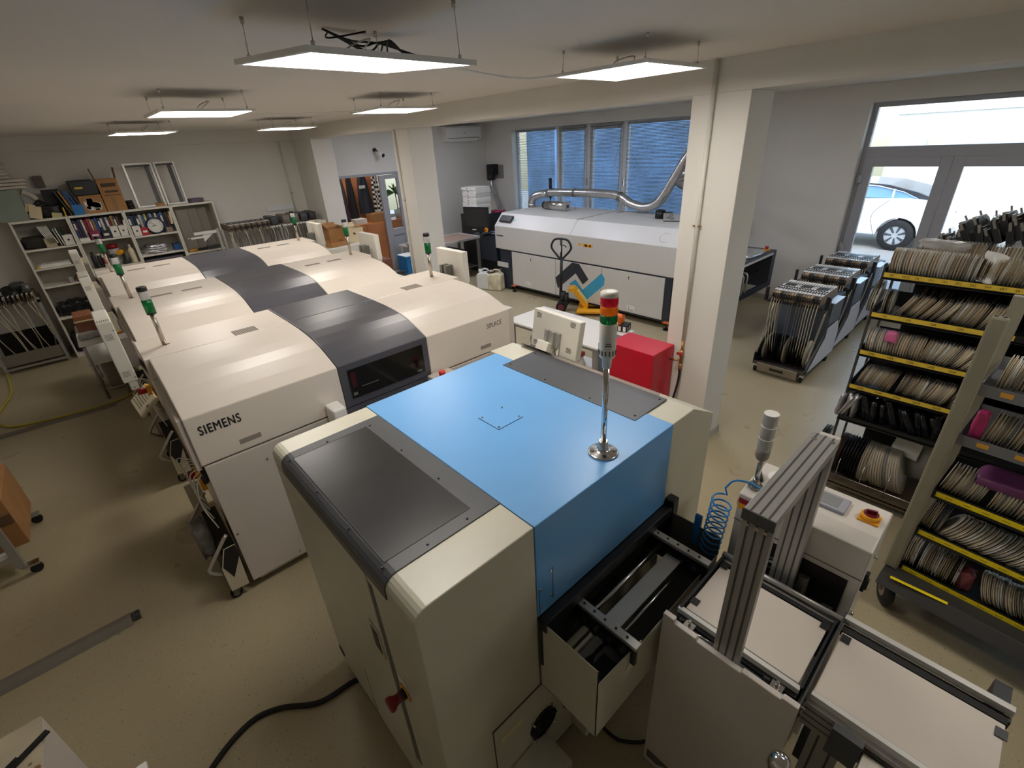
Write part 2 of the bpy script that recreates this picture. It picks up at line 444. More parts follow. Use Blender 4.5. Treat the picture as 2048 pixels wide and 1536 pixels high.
# ------------------------------------------------------------------ door_1: glazed double door to the street
d = struct('door_1', MB().box(XR+.14, GY0, 0, XR+.22, GY0+.06, GZ).box(XR+.14, GY1-.06, 0, XR+.22, GY1, GZ).box(XR+.14, GY0+.06, GZ-.06, XR+.22, GY1-.06, GZ).box(XR+.14, GY0+.06, 2.17, XR+.22, GY1-.06, 2.31), GREYPVC, bevel=.003)
for y0, y1 in ((1.09, GY1-.055), (GY0+.055, 1.085)):
    m = MB(); a, b = XR+.125, XR+.20
    m.box(a, y0, .02, b, y0+.12, 2.18); m.box(a, y1-.12, .02, b, y1, 2.18); m.box(a, y0+.12, 2.06, b, y1-.12, 2.18); m.box(a, y0+.12, .02, b, y1-.12, .42)
    lf = struct('door_leaf', m, GREYPVC, d, bevel=.004)
    struct('door_pane', MB().box(XR+.16, y0+.11, .41, XR+.168, y1-.11, 2.07), GLASS, d)
m = MB()
for z in (.55, .95, 1.9): m.box(XR+.11, GY1-.09, z-.05, XR+.14, GY1-.01, z+.05); m.cyl((XR+.115, GY1-.035, z-.08), (XR+.115, GY1-.035, z+.08), .012, n=8)
struct('door_hinge', m, GREYPVC, d)
struct('transom_pane', MB().box(XR+.17, GY0+.05, 2.30, XR+.178, GY1-.05, GZ-.05), GLASS, d)

# ------------------------------------------------------------------ ceiling lights
LIGHTS = [(.941,1.811,2.913,.019,-.009,.073,'square ceiling light panel hanging under the loose black wires'),
          (2.587,1.83,2.947,.024,.0,0,'square ceiling light panel hanging by the big column'),
          (2.591,4.391,2.948,-.037,.0,0,'square ceiling light panel, second along the beam side'),
          (1.006,4.44,2.940,0,-.0,0,'square ceiling light panel, second in the row over the cream machines'),
          (2.614,7.25,2.947,.012,0,0,'small looking square ceiling light panel near the cloakroom doorway'),
          (1.042,7.5,2.950,.06,0,0,'square ceiling light panel nearest to the bookcases')]
proto = None
def light_panel(x, y, z, yaw_, ax, ay, label, dm=LAMP):
    t = Thing('ceiling_light', label, 'ceiling light', (x, y, z), 0, 'square light panels hung from the ceiling', w=False)
    h = .30; Mr = Matrix.Rotation(yaw_, 4, 'Z') @ Matrix(((1,0,0,0),(0,1,0,0),(ax,ay,1,0),(0,0,0,1)))
    f = MB(); f.box(-h,-h,0,h,-h+.018,.012).box(-h,h-.018,0,h,h,.012).box(-h,-h+.018,0,-h+.018,h-.018,.012).box(h-.018,-h+.018,0,h,h-.018,.012)
    f.box(-h,-h,.012,h,h,.016); f.move(Mr); t.part('frame', f, WHITEP)
    t.part('diffuser', MB().box(-h+.018,-h+.018,.002,h-.018,h-.018,.010).move(Mr), dm)
    wv = MB(); dz = max(ZC-z, .022)
    for sx in (-1, 1):
        for sy in (-1, 1):
            a = Mr @ Vector((sx*.26, sy*.26, .016)); wv.cyl(a, (a.x*.97, a.y*1.0, dz), .0016, n=5)
            wv.cyl((a.x*.97, a.y, dz-.018), (a.x*.97, a.y, dz), .007, n=8); wv.cyl(a, (a.x, a.y, a.z+.014), .006, n=8)
    t.part('suspension_wire', wv, STEEL)
    t.part('driver_cable', MB().tube(bez([(0,.1,.02),(.05,.14,.07),(.1,.05,.09),(.03,0,.04),(0,-.02,.02)]), .003, n=5), WHITEP)
    t.part('driver_box', MB().box(-.04,.08,.016,.06,.12,.03), WHITEP)
for q in LIGHTS: light_panel(*q)
# unseen panels added over the bay behind the beam to brighten it
for k, (x, y) in enumerate(((6.0,.4),(5.4,3.2),(5.4,5.8),(5.6,8.2))):
    light_panel(x, y, 3.046, 0, 0, 0, ('added unseen light panel over the feeder trolleys','added unseen cool light panel over the oven near the column','added unseen cool light panel over the loading end of the oven','added unseen cool light panel over the corner desk')[k], LAMP_ADDED if k else LAMP)
light_panel(2.62, -.95, 2.947, 0, 0, 0, 'added unseen light panel over the reel racks beyond the bottom edge')  # unseen panel added to lighten the racks and conveyors
light_panel(5.0, 11.4, 2.95, 0, 0, 0, 'added unseen light panel inside the cloakroom', LAMP)  # panel added because the cloakroom came out too dark
wr = MB()
for k in range(5):
    a = .9+R_.uniform(0,.3)
    wr.tube(bez([(.98,2.10,ZC-.005),(1.1+.05*k,2.12+.03*k,ZC-.03-.01*k),(1.25,2.16-.02*k,ZC-.025),(1.38,2.12,ZC-.06-.008*k),(1.32+.01*k,1.98,2.98)]), .004, n=5)
wr.tube(bez([(1.0,2.1,ZC-.01),(.95,2.0,ZC-.05),(1.05,1.9,ZC-.04)]), .003, n=5)
solo('loose_cable', wr, RUBBER, 'loose black wires coming out of the ceiling above a light panel', 'cable', kind='thing')
lk = MB().tube(bez([(1.25,1.8,2.95),(1.6,1.95,2.93),(2.0,2.0,2.92),(2.32,1.95,2.955)]), .004, n=5).tube(bez([(1.25,1.82,2.955),(1.6,1.99,2.94),(2.0,2.04,2.93),(2.32,1.97,2.96)]), .004, n=5)
solo('link_cable', lk, WHITEP, 'pale cable sagging between two ceiling light panels', 'cable')
lk = MB().tube(bez([(1.3,4.45,2.955),(1.7,4.5,2.945),(2.3,4.42,2.955)]), .003, n=5)
solo('link_cable', lk, WHITEP, 'thin pale cable between the second pair of light panels', 'cable')

# ------------------------------------------------------------------ pipes on the columns
def wall_pipe(x, y, z0, z1, label):
    t = Thing('air_pipe', label, 'pipe', (x, y, z0))
    t.part('pipe', MB().cyl((x, y, z0), (x, y, z1), .016, n=14), mat('pipe_white','#D9D7CF',.4))
    t.part('clip', MB().cyl((x+.02, y, 1.98), (x-.012, y, 1.98), .016, n=10).cyl((x, y-.035, 1.98), (x, y+.035, 1.98), .006, n=8), BRASS)
    return t
PY = 1.865
t = wall_pipe(3.635, PY, 1.02, ZC-.01, 'thin white air pipe running down the big column to a tap')
t.part('valve', MB().cyl((3.635,PY,.80),(3.635,PY,1.03),.011,n=10).cyl((3.635,PY,.86),(3.635,PY,.93),.017,n=10).cyl((3.635,PY,.74),(3.635,PY,.80),.014,n=10).cyl((3.635,PY,.83),(3.6,PY+.06,.83),.010,n=8), BRASS)
t.part('tap_lever', MB().box(3.60,PY-.02,.89,3.615,PY+.03,.91), REDP)
t = Thing('air_hose', 'black air hose dropping from the column tap to the floor', 'hose', (3.6, PY, 0))
t.part('hose', MB().tube(bez([(3.635,PY,.745),(3.63,PY,.62),(3.60,PY+.02,.42),(3.52,PY+.05,.18),(3.40,PY+.055,.012)]), .011, n=8), RUBBER)
solo('air_hose', MB().tube(bez([(3.6,PY+.06,.83),(3.56,PY+.14,.85),(3.48,PY+.22,.80),(3.44,PY+.28,.72)]), .007, n=8), RUBBER, 'short black air hose from the column tap into the red cabinet', 'hose')
wall_pipe(3.69, 6.34, .6, ZC-.01, 'thin white pipe running down the column beside the cloakroom doorway')

# ------------------------------------------------------------------ outside
struct('ground_outside', MB().box(XR+.25, -12, -.25, 30, 22, -.05), mat('paving', '#A39F98', .8, var=.08, scale=3))
struct('wall_outside', MB().box(17.2, -12, -.05, 17.5, 3.6, 3.5).box(17.12,-12,2.72,17.2,3.6,3.2), mat('white_render', '#EDEBE6', .9, var=.03, scale=2, bump=.1))
struct('wall_outside_blue', MB().box(13.6,5.6,-.05,13.9,14,3.4), mat('blue_facade', '#4C6C90', .7, var=.5, scale=.9))
m = MB(); pts = [(17.19, 1.9+1.35*math.cos(a)*(1+.12*math.sin(5*a)), 2.05+.42*math.sin(a)*(1+.15*math.cos(4*a))) for a in [2*PI*i/28 for i in range(28)]]
m.add(pts+[(p[0]+.012,p[1],p[2]) for p in pts], [tuple(range(28))]+[(i,(i+1)%28,28+(i+1)%28,28+i) for i in range(28)])
struct('trim_3', m, mat('plaster_patch', '#D5DBDD', .9))
solo('meter_box', MB().box(17.08, 2.55, 1.93, 17.19, 2.80, 2.17), CARD2, 'small beige square box on the white wall outside', 'meter box', bevel=.02)
def car(name, label, x, yr, paint, s=1., facing=1):
    """x: near side; yr: rear bumper; length runs along +y"""
    t = Thing(name, label, 'car', (x+.92, yr+2.3*facing, -.05))
    g = -.05; L = 4.69
    P = lambda q: (yr+q*facing)
    side = [(0.02,.62),(.0,.85),(.06,1.0),(.22,1.06),(.85,1.12),(1.5,1.10),(3.3,1.02),(3.7,.96),(4.45,.78),(4.66,.62),(4.69,.42),(4.6,.25)]
    wr_, ra, fa = .33, .92, 3.80
    low = []
    for cxx in (fa, ra):
        low += [(cxx+.38*math.cos(a), .33+.38*math.sin(a)) for a in [PI*i/10 for i in range(11)] if .33+.38*math.sin(a) >= .24]
    low = [(4.6,.22)]+low+[(.1,.24)]
    b = MB(); b.prism([(P(q), g+z) for q, z in side+low], 'x', x+.02, x+1.83)
    t.part('body', b, paint, bevel=.03)
    roof = [(.34,1.08),(.75,1.24),(1.3,1.38),(1.9,1.43),(2.5,1.38),(3.1,1.17),(3.45,1.02)]
    b = MB(); b.prism([(P(q), g+z) for q, z in roof+[(3.45,1.0),(.34,1.0)]], 'x', x+.16, x+1.69)
    t.part('roof', b, mat('car_roof_black', '#3A3A3E', .2), bevel=.05)
    win = [(.72,1.12),(1.0,1.24),(1.5,1.35),(2.0,1.37),(2.5,1.31),(3.05,1.08)]
    t.part('side_window', MB().prism([(P(q), g+z) for q, z in win], 'x', x+.135, x+1.715), mat('car_glass', '#7FA7C9', .08, var=.15, scale=2))
    t.part('window_post', MB().box(x+.125, P(1.16), g+1.12, x+.137, P(1.2), g+1.3).prism([(P(q), g+z) for q, z in [(.69,1.10),(1.0,1.25),(1.5,1.37),(2.0,1.40),(2.5,1.34),(3.1,1.08),(3.05,1.08),(2.5,1.31),(2.0,1.37),(1.5,1.35),(1.0,1.24),(.74,1.12)]], 'x', x+.11, x+.137), paint)
    for cxx in (ra, fa):
        for xx in (x+.02, x+1.62):
            w_ = MB().lathe([(.20,0),(.30,.0),(.335,.03),(.335,.19),(.30,.22),(.20,.22)], (xx, P(cxx), g+.335), n=28, M=roty(PI/2), caps=False)
            wh = t.part('wheel', w_, RUBBER)
            hb = MB().cyl((xx+.02,P(cxx),g+.335),(xx+.03,P(cxx),g+.335),.21,n=24)
            t.part('hubcap', hb, mat('hubcap_silver', '#C4C6C8', .35, .4), parent=wh)
            sp = MB()
            for k in range(7):
                a = 2*PI*k/7; c_, s_ = math.cos(a), math.sin(a)
                q = [(c_*.06-s_*.02, s_*.06+c_*.02), (c_*.19-s_*.045, s_*.19+c_*.045), (c_*.19+s_*.01, s_*.19-c_*.01), (c_*.06+s_*.005, s_*.06-c_*.005)]
                sp.prism([(P(cxx)+u, g+.335+v) for u, v in q], 'x', xx+.012, xx+.022)
            t.part('spoke', sp, mat('hubcap_dark', '#3F474E', .4), parent=wh)
    t.part('door_seam', MB().tube(bez([(x+.018,P(1.32),g+.3),(x+.016,P(1.45),g+.75),(x+.018,P(1.2),g+1.08)]), .004, n=5).tube([(x+.018,P(2.45),g+.28),(x+.018,P(2.45),g+1.06)], .004, n=5), INKG)
    t.part('door_handle', MB().box(x+.012, P(1.66), g+.86, x+.022, P(1.86), g+.885), BLACK)
    t.part('tail_light', MB().box(x+.03, P(.01), g+.78, x+.14, P(.22), g+.90), mat('tail_light', '#7D6A68', .3))
    return t
car('parked_car', 'white parked car with dark roof, rear wheel seen through the glass door', 13.7, 1.40, mat('white_car_paint', '#F0F1F2', .25, coat=.6, var=.01))
car('parked_car', 'silver parked car seen over the reel racks through the door', 13.4, -4.2, mat('silver_car_paint', '#CFD4D8', .25, .3, coat=.6, var=.02))
pl = Thing('weed_plant', 'small green weed growing outside by the door frame', 'plant', (9.3, 2.15, -.05))
mb = MB()
for k in range(26):
    a = R_.uniform(0, 6.28); h = R_.uniform(.5, 1.0); c = Vector((9.3+R_.uniform(-.06,.06), 2.16+R_.uniform(-.06,.06), -.05+h))
    dx = Vector((math.cos(a), math.sin(a), .2))*.07; sd = Vector((-math.sin(a), math.cos(a), 0))*.025
    mb.add([c, c+dx*.5+sd, c+dx, c+dx*.5-sd], [(0,1,2,3)])
pl.part('leaves', mb, LEAF)
pl.part('stem', MB().tube(bez([(9.3,2.15,-.05),(9.31,2.17,.4),(9.3,2.14,.95)]), .006, n=6), LEAF)
# ------------------------------------------------------------------ screen printer (blue top)
def screws(mb, pts, r=.006, h=.004, m=0):
    for p in pts: mb.cyl(p, (p[0], p[1], p[2]+h), r, r*.7, n=8, m=m)
X0, X1, X2, Y0, Y1, ZT = .328, .790, 1.646, .843, 2.015, 1.52
P = Thing('screen_printer', 'large machine with a sky blue top, dark lids and a red amber green beacon', 'machine', (1.1, 1.43, 0))
mb = MB()
L_ = [(X0,.06)]+[(X0,ZT-.045)]+arc((X0+.045,ZT-.045),.045,PI,PI/2,5)[1:]+[(X1,ZT),(X1,.06)]
mb.prism(L_, 'y', Y0, Y1)
mb.prism([(X2,.06),(X2,ZT),(1.829,ZT-.002),(2.042,1.405),(2.042,.06)], 'y', Y0, Y1+.06)
mb.box(X1, Y0+.03, .10, X2, Y1, 1.0)
P.part('body', mb, BEIGEGREEN, bevel=.004)
P.part('plinth', MB().box(X0+.06, Y0+.05, .03, 1.95, Y1-.05, .10), CHAR)
mb = MB(); mb.prism([(Y0-.003,1.075),(Y0-.003,ZT+.003),(Y1+.003,ZT+.003),(Y1+.003,1.0),(Y1-.02,1.0),(Y1-.02,ZT-.03),(Y0+.03,ZT-.03),(Y0+.03,1.075)], 'x', X1+.001, X2-.001)
P.part('top_cover', mb, BLUE, bevel=.003, label='sky blue painted cover')
pl = P.part('access_plate', MB().box(1.098, 1.368, ZT+.003, 1.244, 1.510, ZT+.0055), BLUE)
fr_ = MB(); fr_.box(1.096,1.366,ZT+.003,1.098,1.512,ZT+.004).box(1.244,1.366,ZT+.003,1.246,1.512,ZT+.004).box(1.096,1.366,ZT+.003,1.246,1.368,ZT+.004).box(1.096,1.510,ZT+.003,1.246,1.512,ZT+.004)
P.part('plate_gap', fr_, INK, parent=pl)
sc_ = MB(); screws(sc_, [(x, y, ZT+.0055) for x in (1.110,1.232) for y in (1.380,1.498)], .006)
P.part('screw', sc_, STEEL, parent=pl)
# dark lid wrapping over the aisle side edge
def lidshape(o):
    return [(X0-o,1.44),(X0-o,ZT-.045)]+arc((X0+.045,ZT-.045),.045+o,PI,PI/2,5)[1:]+[(X1-.003,ZT+o),(X1-.003,ZT-.002),(X0+.02,ZT-.04),(X0+.004,1.44)]
lid = P.part('black_lid', MB().prism(lidshape(.004), 'y', 1.008, 1.891), CHAR, label='charcoal lid with a smoked window')
lw = MB().box(.368, 1.068, ZT+.004, .695, 1.832, ZT+.0052)
P.part('smoked_window', lw, mat('smoked_acrylic', '#1D1E1F', .3, var=.35, scale=5), parent=lid)
ed = MB(); ed.box(.364,1.064,ZT+.004,.368,1.836,ZT+.0056).box(.695,1.064,ZT+.004,.699,1.836,ZT+.0056).box(.368,1.064,ZT+.004,.695,1.068,ZT+.0056).box(.368,1.832,ZT+.004,.695,1.836,ZT+.0056)
P.part('window_gasket', ed, BLACK, parent=lid)
s = MB(); screws(s, [(x,y,ZT+.004) for x,y in ((.35,1.05),(.35,1.28),(.35,1.55),(.35,1.83),(.52,1.85),(.715,1.83),(.715,1.55),(.715,1.28),(.66,1.03),(.50,1.03))], .005)
P.part('screw', s, BLACK, parent=lid)
lid2 = P.part('rear_lid', MB().box(1.556, .976, ZT+.001, 1.815, 1.857, ZT+.006), CHAR, label='long dark grey lid near the cabinet')
s = MB(); screws(s, [(x,y,ZT+.006) for x,y in ((1.59,1.0),(1.79,1.0),(1.58,1.25),(1.58,1.55),(1.79,1.83),(1.59,1.83))], .005); P.part('screw', s, BLACK, parent=lid2)
P.part('clear_guard', MB().box(1.816, 1.02, ZT-.002, 1.822, 1.98, ZT+.022), glassmat('clear_acrylic', '#EFE9EA', .2))
# aisle side doors
xf = X0-.004
mb = MB(); mb.box(xf, 1.152, .07, X0, 1.99, 1.435); dr = P.part('door', mb, BEIGEGREEN, bevel=.003)
P.part('door_gap', MB().prism([(1.125,1.40),(1.150,1.40),(1.150,.30),(1.105,.30)], 'x', X0-.001, X0+.0), INKG)
P.part('door_gap', MB().box(xf-.001, 1.565, .09, xf, 1.568, .44), INKG, parent=dr)
h = MB().prism([(1.165,.975),(1.240,.985),(1.240,1.135),(1.168,1.128)], 'x', xf-.006, xf); hd = P.part('handle', h, BEIGEGREEN, parent=dr)
P.part('handle_recess', MB().prism([(1.178,.995),(1.228,1.002),(1.228,1.118),(1.180,1.112)], 'x', xf-.0075, xf-.005), BLACK, parent=dr)
P.part('warning_label', MB().box(xf-.001, 1.19, .94, xf, 1.23, .965), YLAB, parent=dr)
P.part('foot_slot', MB().cyl((xf-.002, 1.96, .16), (xf, 1.96, .16), .035, n=16), DARK, parent=dr)
e = P.part('emergency_stop', MB().cyl((X0,1.07,.885),(X0-.035,1.07,.885),.018,n=14).lathe([(.018,0),(.02,.01),(.028,.02),(.028,.032),(.024,.036)], (X0-.035,1.07,.885), n=16, M=roty(-PI/2)), mat('dark_red_plastic', '#8A1F2A', .35))
P.part('yellow_ring', MB().cyl((X0-.001,1.07,.885),(X0-.004,1.07,.885),.036,n=20), YEL, parent=e)
P.part('button_collar', MB().cyl((X0-.004,1.07,.885),(X0-.022,1.07,.885),.021,n=14), BLACK, parent=e)
P.part('text_sticker', MB().box(X0-.002, 1.045, .935, X0-.001, 1.10, .965), PAPER)
# infeed front: lower access panel with fans and boxes
P.part('lower_panel', MB().box(.53, Y0-.004, .10, 1.62, Y0, .66), BEIGEGREEN, bevel=.002)
P.part('panel_gap', MB().box(X1, Y0-.0045, .66, X1+.002, Y0, 1.075).box(.53, Y0-.005, .657, 1.0, Y0, .662).box(.53, Y0-.005, .10, .533, Y0, .66), INKG)
P.part('warning_label', MB().box(.56, Y0-.006, .54, .68, Y0-.004, .575), mat('label_cream', '#D9CFA6', .6))
for fx, fz, fr0 in ((.79, .39, .075), (.985, .39, .075)):
    f = MB(); f.ring((fx,Y0-.004,fz),(fx,Y0-.018,fz),fr0-.004,fr0,n=28)
    for rr in (.018,.032,.046,.06): f.ring((fx,Y0-.018,fz),(fx,Y0-.021,fz),rr,rr+.004,n=24)
    f.box(fx-.003,Y0-.021,fz-fr0,fx+.003,Y0-.018,fz+fr0).box(fx-fr0,Y0-.021,fz-.003,fx+fr0,Y0-.018,fz+.003)
    fan = P.part('cooling_fan', f, BLACK); P.part('fan_hole', MB().cyl((fx,Y0-.004,fz),(fx,Y0-.006,fz),fr0-.002,n=24), DARK, parent=fan)
    bl = MB()
    for k in range(7):
        a = 2*PI*k/7; bl.cb((fx+.042*math.cos(a), Y0-.011, fz+.042*math.sin(a)), (.05,.003,.018), roty(-a) @ rotx(.5))
    bl.cyl((fx,Y0-.006,fz),(fx,Y0-.017,fz),.02,n=16); P.part('fan_blade', bl, CHAR, parent=fan)
    st = MB(); 
    for sx in (-1,1):
        for sz in (-1,1): st.cyl((fx+sx*.06,Y0-.004,fz+sz*.06),(fx+sx*.06,Y0-.024,fz+sz*.06),.005,n=8)
    P.part('screw', st, STEEL, parent=fan)
P.part('terminal_box', MB().box(.60, Y0-.17, .06, .80, Y0-.004, .31), BEIGEGREEN, bevel=.006)
P.part('terminal_box', MB().box(.98, Y0-.10, .13, 1.09, Y0-.004, .27), BEIGEGREEN, bevel=.005)
# black opening frame and infeed tray
mb = MB(); mb.box(X1-.002, Y0-.045, 1.02, 1.70, Y0-.002, 1.075); mb.box(1.648, Y0-.05, .86, 1.70, Y0-.002, 1.11); mb.box(X1-.002, Y0-.02, .80, 1.70, Y0-.004, 1.02)
P.part('opening_frame', mb, BLACK, bevel=.006)
TX0, TX1, TY, TZ = .795, 1.66, .563, 1.06
mb = MB(); mb.box(TX0, TY, .66, TX0+.003, Y0-.004, TZ)
mb.prism([(TX0,.66),(TX0,TZ),(TX0+.0035,TZ),(TX0+.0035,.985),(1.06,.955),(1.06,.935),(TX1,.935),(TX1,.66)], 'y', TY-.0, TY+.003)
mb.box(TX0, TY, .66, TX1, Y0-.004, .663)
tr = P.part('infeed_tray', mb, BEIGEGREEN)
P.part('tray_lining', MB().box(TX0+.004, TY+.004, .664, TX1-.004, Y0-.046, .70), mat('tray_grey', '#5F5F5A', .55), parent=tr)
P.part('tray_side', MB().box(TX1-.003, TY, .66, TX1+.001, Y0-.05, 1.04), mat('tray_olive', '#62625A', .5), parent=tr)
for rx in (.99, 1.512):
    r = MB(); r.box(rx-.017, TY-.03, 1.005, rx+.017, Y0-.01, 1.022)
    P.part('rail', r, ALU, parent=tr, bevel=.002)
    g = MB(); g.box(rx-.004, TY-.02, .90, rx+.012, Y0-.02, 1.004)
    for k in range(5): g.cyl((rx, TY+.02+.05*k, 1.022),(rx, TY+.02+.05*k, 1.026),.005,n=8)
    for k in range(4): g.cyl((rx-.03, TY+.03+.06*k, .95),(rx+.03, TY+.03+.06*k, .95),.018,n=14)
    P.part('rail_mechanism', g, BLACK, parent=tr)
P.part('cross_plate', MB().box(1.03, .645, .965, 1.48, .715, .972), ALU, parent=tr)
c = MB(); c.cyl((1.01,.755,.985),(1.50,.755,.985),.010,n=12).cyl((1.01,.63,.955),(1.50,.63,.955),.005,n=10)
P.part('cross_rod', c, STEEL, parent=tr)
mo = MB(); mo.cyl((.86,.70,.74),(.95,.70,.74),.042,n=18).box(.84,.66,.70,.87,.74,.86).box(.86,.60,.84,.96,.66,.88)
for k in range(5): mo.tube(bez([(.83+.02*k,.78,.72),(.86,.74-.02*k,.80+.01*k),(.94,.69,.86),(.985,.66,.93)]), .006, n=6)
P.part('drive_motor', mo, DARK, parent=tr)
P.part('pull_handle', MB().box(1.655, .660, .93, 1.675, .690, 1.09).cyl((1.665,.660,1.09),(1.665,.690,1.09),.010,n=12), PLBLUE, label='blue strap handle', bevel=.003)
s = MB()
for x, z in ((.80,1.12),(.80,1.215),(.855,1.14),(.855,1.265)): s.cyl((x+.005,Y0-.003,z),(x+.005,Y0-.008,z),.005,n=8)
P.part('screw', s, STEEL)
P.part('hatch_seam', MB().box(.80, Y0-.0045, 1.085, .8015, Y0-.002, 1.215).box(.872, Y0-.0045, 1.11, .8735, Y0-.002, 1.275), mat('blue_shadow_gap', '#234E78', .5))
# beacon tower
TX, TYY = 1.273, .934
mb = MB(); mb.cyl((TX,TYY,ZT+.03),(TX,TYY,1.95),.0115,n=18)
tw = P.part('beacon_pole', mb, CHROME)
mb = MB(); mb.lathe([(.060,0),(.060,.006),(.055,.009),(.03,.012),(.022,.018),(.019,.024),(.019,.055),(.016,.058)], (TX,TYY,ZT+.003), n=32)
P.part('pole_flange', mb, STEEL, parent=tw)
s = MB()
for k in range(4):
    a = PI/4+k*PI/2; s.cyl((TX+.043*math.cos(a),TYY+.043*math.sin(a),ZT+.010),(TX+.043*math.cos(a),TYY+.043*math.sin(a),ZT+.0155),.009,n=12)
P.part('flange_screw', s, BLACK, parent=tw)
mb = MB(); mb.lathe([(.016,0),(.018,.035),(.024,.04),(.030,.05),(.031,.17),(.0305,.172)], (TX,TYY,1.90), n=30)
P.part('beacon_base', mb, OFFW, parent=tw)
sl = MB()
for k in range(14):
    a = 2*PI*k/14; sl.cb((TX+.031*math.cos(a),TYY+.031*math.sin(a),1.965),(.002,.005,.018),rotz(a))
P.part('vent_slot', sl, INKG, parent=tw)
P.part('printed_text', MB().cb((TX-.0235,TYY-.0205,1.995),(.022,.001,.004),rotz(-.85)).cb((TX-.0235,TYY-.0205,2.003),(.018,.001,.003),rotz(-.85)), INKG, parent=tw)
def ribbed(r, z0, z1, n=40):
    m_ = MB(); m_.lathe([(r-.001,z0),(r,z0+.003),(r,z1-.003),(r-.001,z1)], (TX,TYY,0), n=n)
    for k in range(n//2):
        a = 2*PI*k/(n//2); m_.cb((TX+r*math.cos(a),TYY+r*math.sin(a),(z0+z1)/2),(.002,.003,z1-z0-.008),rotz(a))
    return m_
for nm, z, mt in (('green_lens', 2.073, GREENL), ('amber_lens', 2.104, AMBL), ('red_lens', 2.135, REDL)):
    P.part(nm, ribbed(.0295, z, z+.030), mt, parent=tw)
P.part('beacon_cap', MB().lathe([(.030,0),(.031,.004),(.031,.014),(.028,.017),(.01,.018)], (TX,TYY,2.166), n=30), OFFW, parent=tw)
# operator monitor on an arm behind the printer
def plate_monitor(t, c, yaw_, tilt, w, h, d, back=1):
    M = rotz(yaw_) @ rotx(tilt)
    mb = MB(); mb.cb(c, (w, d, h), M); mo_ = t.part('monitor', mb, OFFW, bevel=.008)
    v = MB()
    for u, q in ((-.38,.36),(.36,.30),(-.36,-.32),(.34,-.36)):
        for k in range(4): v.cb(Vector(c)+M @ Vector((u*w, -back*(d/2+.001), q*h+(k-1.5)*.012)), (.05, .002, .005), M)
    t.part('vent', v, INKG, parent=mo_)
    t.part('screen', MB().cb(Vector(c)+M @ Vector((0, back*(d/2), 0)), (w*.86, .003, h*.82), M), SCREEN, parent=mo_)
    b = MB(); b.cb(Vector(c)+M @ Vector((-.02,-back*(d/2+.02),-.02)), (.13,.04,.12), M)
    t.part('mount', b, ALUP, parent=mo_)
    return M
mc = (2.66, 2.52, 1.20)
t_ = Thing('arm_monitor', 'beige monitor seen from the back on a bracket behind the printer lid', 'monitor', (2.16, 2.02, 1.30))
M = rotz(-PI/2) @ rotx(math.radians(-9)) @ roty(math.radians(2))
C = Vector((2.2, 2.034, 1.476))
mo_ = t_.part('housing', MB().cb(C, (.415, .055, .265), M), OFFW, bevel=.006)
v = MB()
for u, q in ((-.155,.095),(.15,.10),(-.16,-.10),(.14,-.075)):
    for k in range(4): v.cb(C+M @ Vector((u, -.0285, q+(k-1.5)*.009)), (.042, .002, .004), M)
t_.part('vent', v, INKG, parent=mo_)
t_.part('screen', MB().cb(C+M @ Vector((0,.028,0)), (.35,.003,.21), M), SCREEN, parent=mo_)
b = MB(); b.cb(C+M @ Vector((.0,-.04,-.03)), (.13,.03,.10), M).cb(C+M @ Vector((.03,-.062,-.03)), (.012,.03,.11), M).cb(C+M @ Vector((-.03,-.062,-.03)), (.012,.03,.11), M)
t_.part('mount_plate', b, ALUP)
t_.part('arm', MB().cb(C+M @ Vector((-.02,-.09,-.115)), (.10,.085,.13), M @ rotx(-.3)), OFFW, bevel=.006)
t_.part('post', MB().cyl((2.12,2.03,1.30),(2.12,2.03,1.36),.03,n=14).box(2.04,2.0,1.27,2.15,2.06,1.31), OFFW)
t_.part('cable', MB().tube(bez([C+M @ Vector((.06,-.04,-.08)), C+M @ Vector((.08,-.07,-.17)), (2.15,2.0,1.27), (2.08,2.03,1.2)]), .006, n=6), OFFW)

